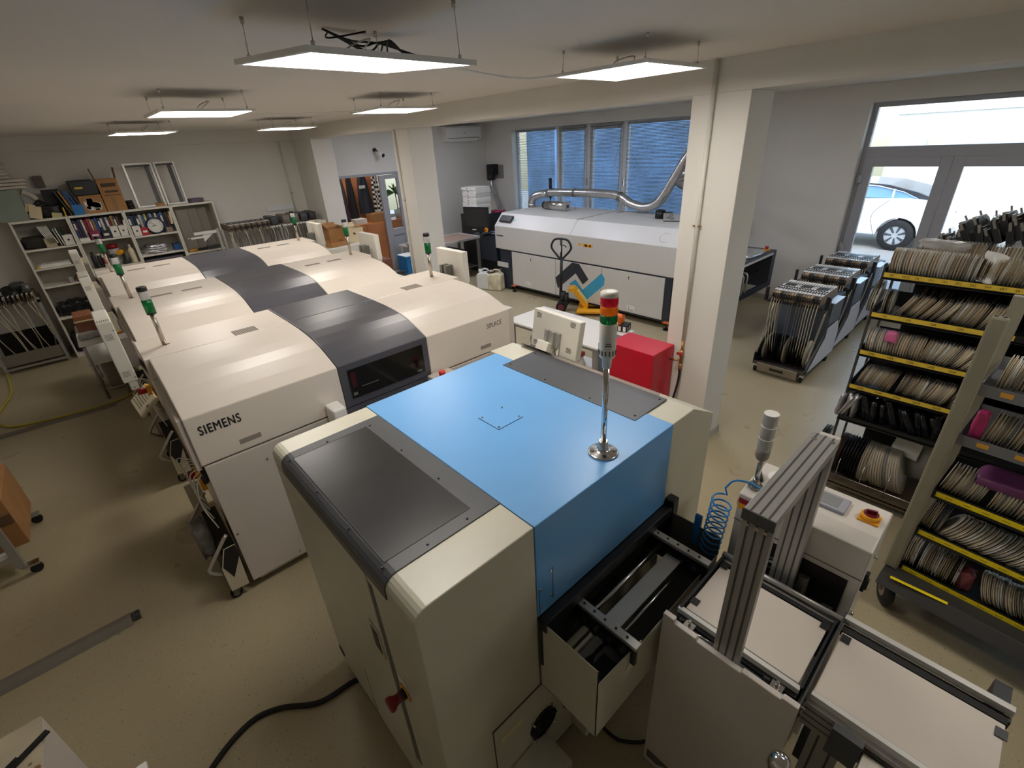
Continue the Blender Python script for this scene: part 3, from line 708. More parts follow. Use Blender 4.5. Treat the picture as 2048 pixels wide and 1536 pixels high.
# ------------------------------------------------------------------ placement machines
def placement(yf, label, first):
    t = Thing('placement_machine', label, 'machine', (1.33, yf, 0), 0, 'curved pick and place machines in one line')
    y = lambda a: yf+a
    t.part('chassis', MB().box(.125,y(.01),.10,2.54,y(1.29),1.04).box(.16,y(.05),.03,2.5,y(1.25),.10), CREAM2)
    prof = [(0,1.05),(0,1.368),(.115,1.414),(.235,1.456),(.345,1.480),(.46,1.495),(.60,1.504),(.786,1.508),(.786,1.05)]
    rear = [(.790,1.05),(.790,1.508),(1.275,1.508),(1.29,1.50),(1.29,1.05)]
    Y = lambda pr, o=0: [(y(a-o if i and a == 0 else a), z+(o if z > 1.1 else 0)) for i, (a, z) in enumerate(pr)]
    for nm, x0, x1 in (('left_hood', .105, 1.010), ('right_hood', 1.720, 2.560)):
        h = t.part(nm, MB().prism(Y(prof), 'x', x0, x1), CREAM, bevel=.006)
        hx = (.331,.455) if x0 < 1 else (2.225,2.337)
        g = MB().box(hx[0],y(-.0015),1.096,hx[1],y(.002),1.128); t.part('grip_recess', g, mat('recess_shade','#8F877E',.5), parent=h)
        r_ = t.part('rear_top', MB().prism([(y(a),z) for a,z in rear], 'x', x0-(.028 if x0 < 1 else 0), x1+(.07 if x0 > 1 else 0)), CREAM, bevel=.004)
        vg = MB()
        if first: vx, vy, n = ((.633,.795) if x0 < 1 else (2.06,2.235)), (.80,.925), 12
        else: vx, vy, n = ((.37,.55) if x0 < 1 else (1.86,2.03)), (.86,.93), 14
        for q in ([vx] if first else [vx, (vx[0]+.26, vx[1]+.26)]):
            vg = MB()
            vg.box(q[0],y(vy[0]),1.508,q[1],y(vy[1]),1.5086,1)
            for k in range(n):
                a = q[0]+(q[1]-q[0])*(k+.5)/n; vg.box(a-.0032,y(vy[0]),1.508,a+.0032,y(vy[1]),1.5094,0)
            t.part('vent_grille', vg, [INKG, mat('vent_mid','#A59A8C',.5)], parent=r_)
    c = t.part('centre_hood', MB().prism(Y(prof,.004), 'x', 1.013, 1.717), SLATE, bevel=.005)
    t.part('rear_centre', MB().prism([(y(a),z+(.004 if z > 1.1 else 0)) for a,z in rear], 'x', 1.013, 1.717), SLATE, bevel=.004)
    t.part('hood_window', MB().box(1.068,y(-.0065),1.108,1.668,y(-.003),1.325), mat('dark_window','#14110F',.12,var=.3,scale=3), parent=c)
    dt = MB().box(1.08,y(-.008),1.128,1.11,y(-.006),1.150).box(1.60,y(-.008),1.122,1.64,y(-.006),1.135).box(1.15,y(-.0072),1.175,1.28,y(-.0064),1.180)
    t.part('window_latch', dt, GREYM, parent=c)
    t.part('red_glint', MB().box(1.085,y(-.0072),1.19,1.12,y(-.0064),1.30), mat('dark_red_part','#3A0C10',.4), parent=c)
    t.part('centre_lower', MB().box(1.012,y(-.004),.30,1.718,y(.01),1.046), SLATE)
    for x0, x1 in ((.115,1.005),(1.725,2.545)):
        lp = t.part('lower_panel', MB().box(x0,y(0),.085,x1,y(.012),1.036), CREAM2, bevel=.004)
        s = MB()
        for zz in (.93,.12): s.cyl(((x0+x1)/2-.12,y(0),zz),((x0+x1)/2-.12,y(-.005),zz),.007,n=10)
        s.cyl((x0+.02,y(0),.50),(x0+.02,y(-.004),.50),.008,n=8)
        t.part('screw', s, STEEL, parent=lp)
    t.part('side_trim', MB().box(.080,y(.02),1.02,.104,y(1.28),1.36).box(2.562,y(.02),1.02,2.63,y(1.28),1.36), CREAM2)
    for x in (.232, 2.476):
        p = t.part('beacon_pole', MB().cyl((x,y(1.02),1.506),(x,y(1.02),1.76),.0155,n=16).cyl((x+.02,y(1.02),1.507),(x+.02,y(1.02),1.512),.012,n=8), mat('pole_nickel','#BDB3A6',.25,.9))
        t.part('green_lens', MB().lathe([(.028,1.745),(.030,1.75),(.030,1.832),(.028,1.834)], (x,y(1.02),0), n=22), GREENL, parent=p)
        t.part('clear_lens', MB().lathe([(.028,1.836),(.0285,1.84),(.0285,1.892),(.027,1.893)], (x,y(1.02),0), n=22), CLEARL, parent=p)
        t.part('beacon_cap', MB().lathe([(.029,1.893),(.030,1.897),(.030,1.918),(.026,1.923)], (x,y(1.02),0), n=22), BLACK, parent=p)
        t.part('lens_base', MB().cyl((x,y(1.02),1.735),(x,y(1.02),1.747),.029,n=20), BLACK, parent=p)
    # monitors on both sides
    ml = t.part('side_monitor', MB().box(-.068,y(.77),1.40,.010,y(1.16),1.80).box(-.045,y(.775),1.34,.0,y(.80),1.40), OFFW, bevel=.006)
    d = MB()
    for zz in (1.69,1.44):
        for a in range(5):
            for k in range(5): d.box(-.052+a*.008,y(.7685),zz+k*.008,-.048+a*.008,y(.7705),zz+.004+k*.008)
    for k in range(6): d.box(-.058+k*.011,y(.80),1.8005,-.054+k*.011,y(.85),1.802)
    for p in ((0.0,1.745),(0.0,1.425),(-.025,1.36)): d.cyl((p[0],y(.769),p[1]),(p[0],y(.7665),p[1]),.004,n=8)
    t.part('vent_holes', d, INKG, parent=ml)
    t.part('monitor_bracket', MB().box(.012,y(.86),1.46,.055,y(.99),1.66).tube([(.05,y(.95),1.5),(.10,y(1.0),1.3)],.012,n=8), mat('bracket_grey','#6F665E',.45), parent=ml)
    mr = t.part('side_monitor', MB().box(2.725,y(.82),1.42,2.79,y(1.26),1.72).box(2.735,y(.83),1.36,2.785,y(.90),1.42), OFFW, bevel=.006)
    t.part('monitor_bracket', MB().box(2.64,y(1.0),1.47,2.724,y(1.04),1.58).box(2.64,y(1.07),1.47,2.724,y(1.11),1.58), GREYM, parent=mr)
    t.part('sticker', MB().box(2.7235,y(.93),1.55,2.7245,y(.97),1.59), PAPER, parent=mr)
    # keyboard hung at the side, stops
    kc = Vector((-.01,y(1.45),1.0)); KM = rotz(.06) @ roty(math.radians(-38))
    kb = t.part('keyboard', MB().cb(kc,(.17,.40,.022),KM), mat('keyboard_beige','#D6CBB0',.5), bevel=.003)
    ks = MB()
    for k in range(6): ks.cb(kc+KM @ Vector((-.055+.022*k,.05,.0115)),(.004,.26,.002),KM)
    ks.cyl(kc+KM @ Vector((0,-.16,.010)),kc+KM @ Vector((0,-.16,.0125)),.012,n=12); t.part('key_gap', ks, INKG, parent=kb)
    es = t.part('stop_button', MB().cyl((.03,y(1.28),1.13),(-.025,y(1.28),1.14),.020,.026,n=14), REDP)
    t.part('stop_base', MB().box(.03,y(1.25),1.10,.055,y(1.31),1.17), YEL, parent=es)
    es = t.part('stop_button', MB().cyl((.07,y(.33),.83),(.02,y(.33),.84),.024,n=12), REDP)
    t.part('stop_base', MB().box(.07,y(.29),.72,.10,y(.37),.88), YEL, parent=es)
    cb = MB()
    for k in range(7):
        a = .06+.07*k; cb.tube(bez([(.10,y(a),.98-.02*k),(.05-.006*k,y(a+.02),.9),(.03,y(a+.06),.72),(.06,y(a+.02),.55+.03*k)],5), .004, n=5)
    t.part('white_cable', cb, PAPER)
    t.part('connector', MB().box(.09,y(.02),.93,.115,y(.09),1.0).box(.085,y(.12),.86,.11,y(.17),.9).box(.085,y(.25),.8,.11,y(.3),.84), BLACK)
    if first:
        t.part('maker_lettering', text_mb('SIEMENS', .080, frame_M((.155,y(-.001),1.243),(1,0,0),(0,0,1)), font_bold=True, sx=.69), INK, label='dark SIEMENS lettering')
        t.part('model_lettering', text_mb('SIPLACE', .058, frame_M((2.305,y(-.001),1.262),(1,0,0),(0,0,1)), sx=.80), INKG, label='thin SIPLACE lettering')
    return t
YM = (2.929, 4.705, 6.43)
placement(YM[0], 'cream and slate placement machine carrying the dark maker lettering, closest to the blue printer', True)
placement(YM[1], 'cream and slate placement machine standing in the middle of the line', False)
placement(YM[2], 'cream and slate placement machine at the bookcase end of the line', False)

# feeder carts docked under the aisle side of the placement machines
def docked_cart(yf, label):
    t = Thing('docking_cart', label, 'trolley', (.25, yf+.35, 0), 0, 'feeder carts docked under the placement machines'); t.inv = Matrix.Translation((-.018,0,0)) @ t.inv
    y = lambda a: yf+a
    t.part('side_plate', MB().prism([(.0,.10),(.105,.09),(.117,.44),(.05,.44),(-.0,.30)], 'y', y(-.006), y(.0)), mat('cart_plate','#C9BFA8',.5), bevel=.001)
    st = MB(); st.prism([(.010,.31),(.055,.438),(.116,.438),(.114,.34),(.045,.20)], 'y', y(-.008), y(-.006))
    t.part('hazard_stripe', st, INK)
    t.part('side_plate', MB().box(.0,y(.62),.10,.09,y(.628),.62), mat('cart_plate','#C9BFA8',.5))
    t.part('base_frame', MB().box(.0,y(0),.09,.09,y(.63),.125), GREYM)
    for a in (.015, .60):
        t.part('handle', MB().tube([(.095,y(a),.52),(.075,y(a),.50),(-.04,y(a),.355),(-.062,y(a),.325),(-.058,y(a),.30),(-.03,y(a),.27),(.02,y(a),.235)], .0115, n=10), mat('handle_steel','#B9B5AC',.3,.6))
    for a in (.04, .59):
        cs = t.part('caster', MB().box(.005,y(a-.018),.055,.05,y(a+.018),.092), GREYM)
        t.part('caster_wheel', MB().cyl((.02,y(a-.014),.036),(.02,y(a+.014),.036),.036,n=20), RUBBER, parent=cs)
        t.part('wheel_disc', MB().cyl((.02,y(a-.0155),.036),(.02,y(a+.0155),.036),.020,n=16), GREYM, parent=cs)
    t.part('tape_bin', MB().box(.03,y(.06),.13,.12,y(.57),.40), DARK)
    return t
for yf, l in zip(YM, ('feeder cart with bent handles under the maker lettering machine', 'feeder cart with bent handles under the middle placement machine', 'feeder cart with bent handles under the placement machine by the bookcases')): docked_cart(yf+.0, l)
solo('waste_bag', MB().blob((-.035, 3.20, .40), (.085,.20,.22), jit=.14, seg=6), mat('dull_film','#7E7B75',.35,trans=.15,var=.3,scale=20,bump=.6,bscale=25), 'dull clear waste bag hanging between the handles of a docked feeder cart', 'bag')
# link conveyor between printer and the first placement machine
t = Thing('link_conveyor', 'low dark conveyor bridging the blue printer and the lettered machine', 'conveyor', (1.35, 2.48, 0))
t.part('frame', MB().box(1.0,2.09,.86,1.72,2.92,.98).box(1.1,2.2,.0,1.2,2.3,.86).box(1.1,2.7,.0,1.2,2.8,.86).box(1.5,2.2,.0,1.6,2.3,.86).box(1.5,2.7,.0,1.6,2.8,.86), CHAR)
t.part('rail', MB().box(1.05,2.09,.98,1.08,2.92,1.0).box(1.5,2.09,.98,1.53,2.92,1.0), ALU)
t.part('cover_box', MB().box(.865,2.78,.98,.955,2.92,1.15), WHITEP, bevel=.012)
t.part('side_box', MB().box(1.66,2.66,.98,1.86,2.90,1.075), CREAM2, bevel=.006)
e = t.part('stop_button', MB().lathe([(.012,0),(.012,.03),(.024,.036),(.026,.07),(.022,.078)], (1.70,2.74,1.075), n=18), mat('bright_red_plastic','#D8302A',.35))

# ------------------------------------------------------------------ buffer conveyors and bridge
t = Thing('buffer_conveyor', 'beige conveyor standing under an aluminium bridge beside the printer tray', 'conveyor', (1.40, .30, 0))
px = 1.145
pan = [(.068,.04),(.535,.04),(.535,1.057),(.490,1.057),(.490,1.040),(.405,1.040),(.400,1.030),(.245,1.030),(.240,1.040),(.120,1.040),(.115,1.052),(.068,1.052)]
fp = t.part('front_panel', MB().prism(pan, 'x', px, px+.022), CREAM2, bevel=.003, label='large beige side panel')
t.part('label_strip', MB().prism([(.47,.07),(.52,.07),(.52,.13),(.40,.13)], 'x', px-.001, px), INKG, parent=fp)
tp = t.part('cover_plate', MB().box(1.268,.100,.993,1.562,.505,1.0), PLATE, bevel=.003)
fm = MB(); fm.box(1.222,.090,.86,1.252,.520,.985).box(1.578,.090,.86,1.625,.520,.985).box(1.25,.512,.90,1.62,.522,1.012).box(1.25,.084,.90,1.62,.092,1.012)
t.part('frame', fm, BLACK)
rl = MB(); rl.box(1.240,.09,.985,1.258,.525,1.008)
t.part('front_rail', rl, mat('white_rail','#D9D8D2',.4))
rl = MB(); rl.cyl((1.612,.075,1.012),(1.612,.525,1.012),.012,n=12).box(1.588,.09,.985,1.60,.52,1.0)
t.part('rear_rail', rl, ALU)
t.part('belt', MB().box(1.570,.095,.975,1.586,.515,.998).box(1.255,.095,.975,1.266,.515,.998), RUBBER)
for x, yy in ((1.535,.105),(1.30,.49),(1.545,.49)): t.part('sensor', MB().box(x,yy-.012,1.0005,x+.032,yy+.018,1.004), BLACK)
for yy in (.145, .455):
    k = MB(); k.box(1.185,yy-.02,.985,1.215,yy+.018,1.012).cyl((1.20,yy,1.012),(1.20,yy,1.035),.006,n=8).cyl((1.20,yy-.02,.99),(1.21,yy-.09,.985),.004,n=6)
    t.part('air_valve', k, STEEL)
    t.part('valve_knob', MB().cyl((1.205,yy+.022,1.0),(1.205,yy+.045,1.0),.012,n=10), BLACK)
t.part('drive_cover', MB().box(1.199,.09,.70,1.22,.52,.975), CHAR)
t.part('leg_frame', MB().box(1.18,.12,.06,1.22,.16,.69).box(1.18,.45,.06,1.22,.49,.69).box(1.55,.12,.06,1.60,.16,.86).box(1.55,.45,.06,1.60,.49,.86), ALUP)
for x, yy in ((1.20,.14),(1.20,.47),(1.575,.14),(1.575,.47)):
    c = t.part('caster', MB().cyl((x-.015,yy,.032),(x+.015,yy,.032),.032,n=16), RUBBER)
def profile(mb, ax, c, u, v, a, b, du, dv, slots):   # slotted aluminium extrusion with grooves on its wide faces
    pass
t2 = Thing('aluminium_bridge', 'grooved aluminium bridge straddling the beige conveyor', 'frame', (1.45, .31, .70))
def slotted(x0, x1, y0, y1, z0, z1, axis):
    """solid bar plus dark grooves on the two wide faces"""
    m_ = MB().box(x0,y0,z0,x1,y1,z1); g_ = MB(); n = 3
    for k in range(n):
        c_ = y0+(y1-y0)*(k+.75)/(n+.5)
        if axis == 'z':
            for xx in (x0, x1): g_.box(xx-.0006,c_-.003,z0,xx+.0006,c_+.003,z1)
        else:
            for zz in (z0, z1): g_.box(x0,c_-.003,zz-.0006,x1,c_+.003,zz+.0006)
    return m_, g_
GR = mat('groove_shadow','#4A4744',.6)
for nm, a in (('post', (1.168,1.196,.262,.350,.70,1.632,'z')), ('post', (1.662,1.700,.262,.350,.70,1.632,'z')), ('crossbar', (1.166,1.712,.262,.350,1.634,1.672,'x'))):
    m_, g_ = slotted(*a); p = t2.part(nm, m_, ALUP, bevel=.0015); t2.part('groove', g_, GR, parent=p)
for yy, xx in ((.278,1.695),(.33,1.68)): t2.part('t_nut', MB().cyl((xx-.015,yy,1.672),(xx-.015,yy,1.6745),.009,n=12), STEEL)
t2.part('end_cap', MB().box(1.161,.260,1.634,1.166,.352,1.673), mat('cast_end','#4F4F4E',.6,bump=.4))
for k, yy in enumerate((.28,.306,.332)): t2.part('bolt', MB().cyl((1.168,yy,1.618),(1.1645,yy,1.618),.0055 if k != 1 else .008,n=10), STEEL)
t2.part('side_bracket', MB().box(1.712,.27,1.60,1.765,.335,1.655), CREAM2, bevel=.003)
# second conveyor
t = Thing('inspection_conveyor', 'long beige topped conveyor running toward the bottom corner with aluminium rails', 'conveyor', (1.42, -.16, 0))
t.part('cover_plate', MB().box(1.280,-.372,.993,1.572,.060,1.0), PLATE, bevel=.002)
t.part('front_rail', MB().box(1.254,-.40,.985,1.272,.060,1.010), mat('white_rail','#D9D8D2',.4))
t.part('rear_rail', MB().box(1.628,-.385,.985,1.650,.075,1.012), mat('white_rail','#D9D8D2',.4)); t.part('rail_ledge', MB().box(1.606,-.385,.95,1.626,.065,.985), BLACK)
t.part('belt', MB().box(1.577,-.375,.975,1.604,.065,.999).box(1.272,-.38,.975,1.279,.06,.999), RUBBER)
t.part('divider_plate', MB().box(1.19,.070,.86,1.66,.075,1.015).box(1.19,.0755,.86,1.66,.083,.98), CHAR)
for x, yy in ((1.528,.042),(1.515,-.365)): t.part('sensor', MB().box(x,yy-.014,1.0005,x+.035,yy+.014,1.004), BLACK)
t.part('end_stop', MB().box(1.650,-.372,.93,1.72,-.33,1.012), BLACK)
sl, g_ = slotted(1.245,1.253,-.40,.062,.86,.984,'z'); pr = MB().box(1.236,-.40,.875,1.254,.062,.984); t.part('side_profile', pr, ALUP)
g = MB()
for zz in (.90,.93,.96): g.box(1.2355,-.40,zz-.003,1.2365,.062,zz+.003)
t.part('groove', g, GR)
bp = MB()
for zz in (.97,.93,.89): bp.cyl((1.25-.1*(.97-zz),.0695,zz),(1.25-.1*(.97-zz),.064,zz),.006,n=10)
t.part('bolt', bp, BRASS)
for yy in (-.02, -.30):
    p_ = MB().box(1.262,yy-.045,.05,1.30,yy+.045,.86); t.part('leg', p_, ALUP)
    g = MB(); g.box(1.2612,yy-.025,.05,1.2622,yy-.018,.86).box(1.2612,yy+.018,.05,1.2622,yy+.025,.86); t.part('groove', g, GR)
t.part('leg', MB().box(1.56,-.34,.05,1.60,-.26,.87).box(1.56,-.06,.05,1.60,.02,.87), ALUP)
t.part('leg_foot', MB().cyl((1.28,-.02,0),(1.28,-.02,.05),.025,n=12).cyl((1.28,-.30,0),(1.28,-.30,.05),.025,n=12).cyl((1.58,-.30,0),(1.58,-.30,.05),.025,n=12).cyl((1.58,-.02,0),(1.58,-.02,.05),.025,n=12), RUBBER)
t.part('gearbox', MB().box(1.21,-.10,.86,1.236,-.02,.985), CHAR)
t.part('junction_box', MB().box(1.32,-.02,.55,1.42,.05,.72), CHAR, bevel=.004)
solo('white_cover', MB().box(1.155,-.50,.10,1.225,-.105,.955), CREAM, 'cream cover panel below the long conveyor at the bottom edge', 'panel', bevel=.003)
t = Thing('dome_sensor', 'shiny domed cylinder at the bottom edge below the beige panel', 'sensor', (.98, .055, 0))
t.part('dome', MB().lathe([(.030,0),(.030,.02),(.028,.032),(.021,.043),(.010,.049),(.0,.051)], (.98,.055,1.0), n=28), CHROME)
t.part('pole', MB().cyl((.98,.055,.02),(.98,.055,1.0),.014,n=14), ALUP)
t.part('foot', MB().cyl((.98,.055,0),(.98,.055,.02),.08,n=20), ALUP)

# ------------------------------------------------------------------ destacker box behind the bridge
t = Thing('board_destacker', 'grey white cabinet with a touch panel and yellow rotary switch by the reel racks', 'machine', (1.95, .33, 0))
bx = [(1.73,.06),(1.73,1.120),(1.728,1.125),(1.728,1.262),(1.806,1.28),(1.99,1.28),(2.03,1.25),(2.03,.06)]
mb = MB().prism(bx, 'y', .070, .550)
bd = t.part('body', mb, mat('grey_white_paint','#D2CDC5',.4,var=.02), bevel=.006)
t.part('opening', MB().box(1.727,.107,.62,1.7305,.43,1.094), DARK, parent=bd)
t.part('open_slot', MB().box(1.727,.47,.95,1.7305,.51,1.06), DARK, parent=bd)
o_ = MB(); o_.cyl((1.722,.24,.80),(1.722,.24,1.02),.020,n=14).cyl((1.722,.24,.85),(1.722,.24,.862),.036,n=16).tube(bez([(1.722,.40,.96),(1.720,.36,1.0),(1.721,.31,.94),(1.722,.22,.95)]),.006,n=6).box(1.718,.12,.86,1.726,.16,.93).ring((1.722,.37,.99),(1.726,.37,.99),.022,.030,n=18)
t.part('lift_mechanism', o_, GREYM, parent=bd)
t.part('panel_seam', MB().box(1.7268,.070,1.1205,1.729,.55,1.1245), INKG, parent=bd)
hm = t.part('touch_panel', MB().box(1.845,.200,1.28,1.943,.318,1.294), mat('panel_grey','#9B9BA6',.4), bevel=.003)
t.part('touch_screen', MB().box(1.862,.228,1.294,1.928,.308,1.2952), mat('lcd_grey','#8C8E90',.15), parent=hm)
k = t.part('rotary_switch', MB().box(1.864,.092,1.28,1.926,.160,1.287).cyl((1.895,.126,1.287),(1.895,.126,1.306),.032,.029,n=26), YEL, label='yellow rotary main switch')
t.part('switch_knob', MB().cyl((1.895,.126,1.306),(1.895,.126,1.309),.025,n=24).cb((1.895,.126,1.316),(.008,.034,.016),rotz(.3)), mat('maroon_plastic','#6A1620',.35), parent=k)
t.part('door_latch', MB().box(1.80,.058,1.01,1.825,.070,1.10).box(1.795,.052,1.03,1.81,.06,1.08), BLACK)
t.part('knob', MB().cyl((1.86,.07,1.15),(1.86,.056,1.15),.008,n=10).cyl((1.76,.07,.92),(1.76,.056,.92),.008,n=10), STEEL)
t.part('warning_sticker', MB().box(1.732,.551,1.195,1.790,.5522,1.225), YEL)
t.part('warning_sticker', MB().box(1.7262,.495,1.185,1.7272,.545,1.215), YEL)
t.part('warning_sticker', MB().box(1.7262,.495,1.217,1.7272,.545,1.243), mat('sticker_red','#A32028',.5))
for q in ((1.77,.10),(1.98,.10),(1.77,.50),(1.98,.50)): t.part('foot', MB().box(q[0],q[1],0,q[0]+.04,q[1]+.04,.06), BLACK)
wx, wy = 1.794, .515
p = t.part('beacon_pole', MB().cyl((wx,wy,1.30),(wx,wy,1.425),.0105,n=14), STEEL)
t.part('pole_flange', MB().lathe([(.030,0),(.030,.006),(.016,.01),(.014,.03),(.012,.04)], (wx,wy,1.28), n=20), STEEL, parent=p)
t.part('beacon_base', MB().lathe([(.012,1.418),(.020,1.423),(.0265,1.436),(.027,1.468),(.0265,1.470)], (wx,wy,0), n=24), mat('taupe_plastic','#8F8880',.45), parent=p)
CL2 = mat('clear_lens_grey','#D0D0CE',.2,trans=.5,var=.03)
for z in (1.472,1.529,1.586):
    lm_ = MB(); lm_.lathe([(.0258,z),(.0268,z+.004),(.0268,z+.050),(.0258,z+.054)], (wx,wy,0), n=26)
    for k2 in range(9): lm_.ring((wx,wy,z+.006+.005*k2),(wx,wy,z+.0075+.005*k2),.0266,.0274,n=26)
    t.part('clear_lens', lm_, CL2)
    t.part('lens_ring', MB().cyl((wx,wy,z+.0545),(wx,wy,z+.0565),.0278,n=26), WHITEP, parent=p)
hp = []
for k in range(9*18+1):
    u = k/18; zz = 1.235-.31*(u/9)
    hp.append((1.672+.040*math.cos(u*2*PI), .592+.040*math.sin(u*2*PI)+.002*u, zz+.006*math.sin(u*2*PI)))
hp = bez([(wx-.015,wy-.03,1.288),(1.77,.54,1.300),(1.74,.585,1.300),(1.716,.605,1.265)],5)+hp+[(1.66,.575,.90)]
solo('coiled_hose', MB().tube(hp, .0042, n=6), BLUEH, 'coiled blue air hose hanging beside the destacker cabinet', 'hose')
t = Thing('handwheel', 'white handled lever with a red grip behind the beacon of the destacker', 'handle', (1.90,.46,1.281))
t.part('disc', MB().lathe([(.01,0),(.045,.004),(.045,.012),(.01,.016)], (1.90,.46,1.281), n=20), WHITEP)
t.part('grip', MB().cyl((1.905,.445,1.297),(1.905,.445,1.32),.012,n=12), mat('faded_red','#B4707A',.5))
t.part('black_clamp', MB().cb((1.86,.525,1.292),(.07,.018,.016),rotz(.5)), BLACK)
# cables on the floor
solo('power_cable', MB().tube(bez([(.40,1.80,.014),(.314,1.853,.014),(.124,1.881,.014),(-.046,2.004,.014),(-.188,2.04,.014),(-.378,1.958,.014),(-.6,1.75,.014),(-.8,1.4,.014)]), .014, n=8), RUBBER, 'thick black power cable curving over the floor from the printer', 'cable')
solo('power_cable', MB().tube(bez([(1.15,1.0,.01),(1.12,.72,.01),(1.16,.62,.01),(1.25,.55,.01),(1.4,.5,.01)]), .009, n=8), RUBBER, 'thin black cable under the printer tray and conveyor', 'cable')
# ------------------------------------------------------------------ component reels
def reel_mesh(r, th, fl, tp, core=.35):
    m_ = MB(); M = rotx(PI/2)
    m_.lathe([(r*core,-th/2),(r,-th/2),(r,-th/2+.0012),(r*core,-th/2+.0012)], (0,0,0), n=28, M=M, m=0)
    m_.lathe([(r*core,th/2-.0012),(r,th/2-.0012),(r,th/2),(r*core,th/2)], (0,0,0), n=28, M=M, m=0)
    m_.lathe([(r*.3,-th/2+.0013),(r*.80,-th/2+.0013),(r*.80,th/2-.0013),(r*.3,th/2-.0013)], (0,0,0), n=24, M=M, m=1)
    o = mk('component_reel', m_, [fl, tp]); COL.objects.unlink(o); return o
T_BEI, T_TAN, T_WHT, T_BRN = mat('tape_beige','#CDBE9C',.6), mat('tape_tan','#B4986A',.6), mat('tape_white','#E2DFD6',.55), mat('tape_brown','#8E765A',.6)
F_BEI, F_GRY, F_WHT, F_BLK, F_BLU = mat('flange_beige','#D3CBBA',.35), mat('flange_grey','#A7A59E',.3), mat('flange_white','#E2E1DC',.3), mat('flange_black','#1C1C20',.3), mat('flange_blue','#31405A',.35)
RSET = [reel_mesh(.089, th, f, t_) for th, f, t_ in ((.0115,F_BEI,T_BEI),(.0115,F_BEI,T_TAN),(.0125,F_WHT,T_WHT),(.0115,F_GRY,T_BEI),(.0115,F_BEI,T_BRN),(.0115,F_BLK,T_TAN),(.012,F_BEI,T_BEI),(.0115,F_BLU,T_BEI))]
BIGB, BIGT, BIGW = reel_mesh(.165, .016, F_BLK, F_BLK, .3), reel_mesh(.165, .012, F_BEI, T_TAN, .3), reel_mesh(.165, .014, mat('flange_brown','#5C4436',.35), T_BRN, .3)
BIGC = reel_mesh(.165, .012, F_GRY, T_BEI, .3)
def put_reel(proto_, M, label, group):
    o = proto_.copy(); COL.objects.link(o); o.matrix_world = M
    return tag(o, label, 'reel', group)
def reel_row(base, xc, y0, y1, z, lean, label, group, weights, pitch=.0142, r=.089, gaps=()):
    """base: rack matrix; reels from y0 down to y1, leaning by lean(y) around the rack's depth axis"""
    y = y0; k = 0
    while y > y1:
        u = (y0-y)/(y0-y1)
        if not any(a < u < b for a, b in gaps):
            a = -lean(u)+R_.uniform(-.02,.02); p = R_.choices(RSET, weights)[0]
            M = base @ Matrix.Translation((xc+R_.uniform(-.006,.006), y, z+r*math.cos(a)+.0065*abs(math.sin(a))+.001)) @ Matrix.Rotation(a, 4, 'X') @ Matrix.Rotation(R_.uniform(0,6), 4, 'Y')
            put_reel(p, M, label, group); k += 1
        y -= pitch*R_.uniform(.96,1.12)
    return k
def strip_text(t, parent, words, xf, y0, y1, z, size, M):
    m_ = MB(); n = len(words)
    for i, w_ in enumerate(words):
        yy = y0+(y1-y0)*(i+.35)/n
        q = text_mb(w_, size, M @ frame_M((xf, yy, z), (0,-1,0), (0,0,1)), ext=.0003)
        m_.add(q.v, q.f)
    t.part('handwriting', m_, INK, parent=parent)
I4 = Matrix.Identity(4)
# ---- far rack (beside the loading space)
t = Thing('reel_rack', 'dark shelf rack full of reels with handwritten resistor values on yellow strips', 'rack', (4.1, .05, 0))
XA, YA, YE = 3.86, .645, -.62
for y_ in (YA+.005, YE): 
    t.part('upright', MB().box(XA+.03,y_,.02,XA+.07,y_+.012,1.80).box(XA+.42,y_,.02,XA+.46,y_+.012,1.80).box(XA+.07,y_+.003,1.70,XA+.42,y_+.008,1.78).box(XA+.07,y_+.003,.05,XA+.42,y_+.008,.12), mat('rack_dark','#3A3833',.5))
SH = [(1.741, ['0R','0R22','1R','1R2','1R5','2R2','3R3','3R9','4R7','5R1']), (1.468, ['10R','15R','20R','22R','33R']), (1.189, ['100R','120R','150R','160R','200R','220R']), (.917, ['300R','330R','470R','560R','620R','680R'])]
for z, wd in SH:
    s = t.part('shelf', MB().box(XA,YE,z-.030,XA+.46,YA,z-.024).box(XA,YE,z-.036,XA+.003,YA,z+.016).box(XA,YA-.003,z-.03,XA+.46,YA,z+.045).box(XA+.455,YE,z-.03,XA+.46,YA,z+.06), BLACK)
    ls = t.part('label_strip', MB().box(XA-.0012,-.06,z-.018,XA,YA-.002,z+.012), YLAB, parent=s)
    strip_text(t, s, wd, XA-.0016, YA-.01, -.02, z-.010, .020, I4)
s = t.part('shelf', MB().box(XA-.02,YE,.640,XA+.46,YA+.01,.648).box(XA-.02,YE,.630,XA-.016,YA+.01,.675), BLACK)
s = t.part('bottom_tray', MB().box(XA-.06,YE,.095,XA+.46,YA+.01,.105).box(XA-.06,YE,.075,XA-.045,YA+.01,.125), mat('tray_brown','#6B5F4E',.45,.3))
wv = MB()
for k in range(7):
    y_ = .55-.16*k; wv.tube([(XA-.055,y_,.10),(XA-.05,y_,.30),(XA+.1,y_,.33),(XA+.40,y_,.33)], .003, n=5)
wv.tube([(XA-.05,YA,.17),(XA-.05,YE,.17)], .004, n=6)
t.part('wire_divider', wv, STEEL)
t.part('foot', MB().box(XA+.03,YA,0,XA+.07,YA+.03,.03).box(XA+.42,YA,0,XA+.46,YA+.03,.03).box(XA+.03,YE,0,XA+.07,YE+.03,.03), BLACK)
zt = -.022
mixA = [6,4,2,3,3,.4,5,.2]
L1 = lambda s, e: (lambda u: s+(e-s)*u)
RB = 'of the far reel rack'
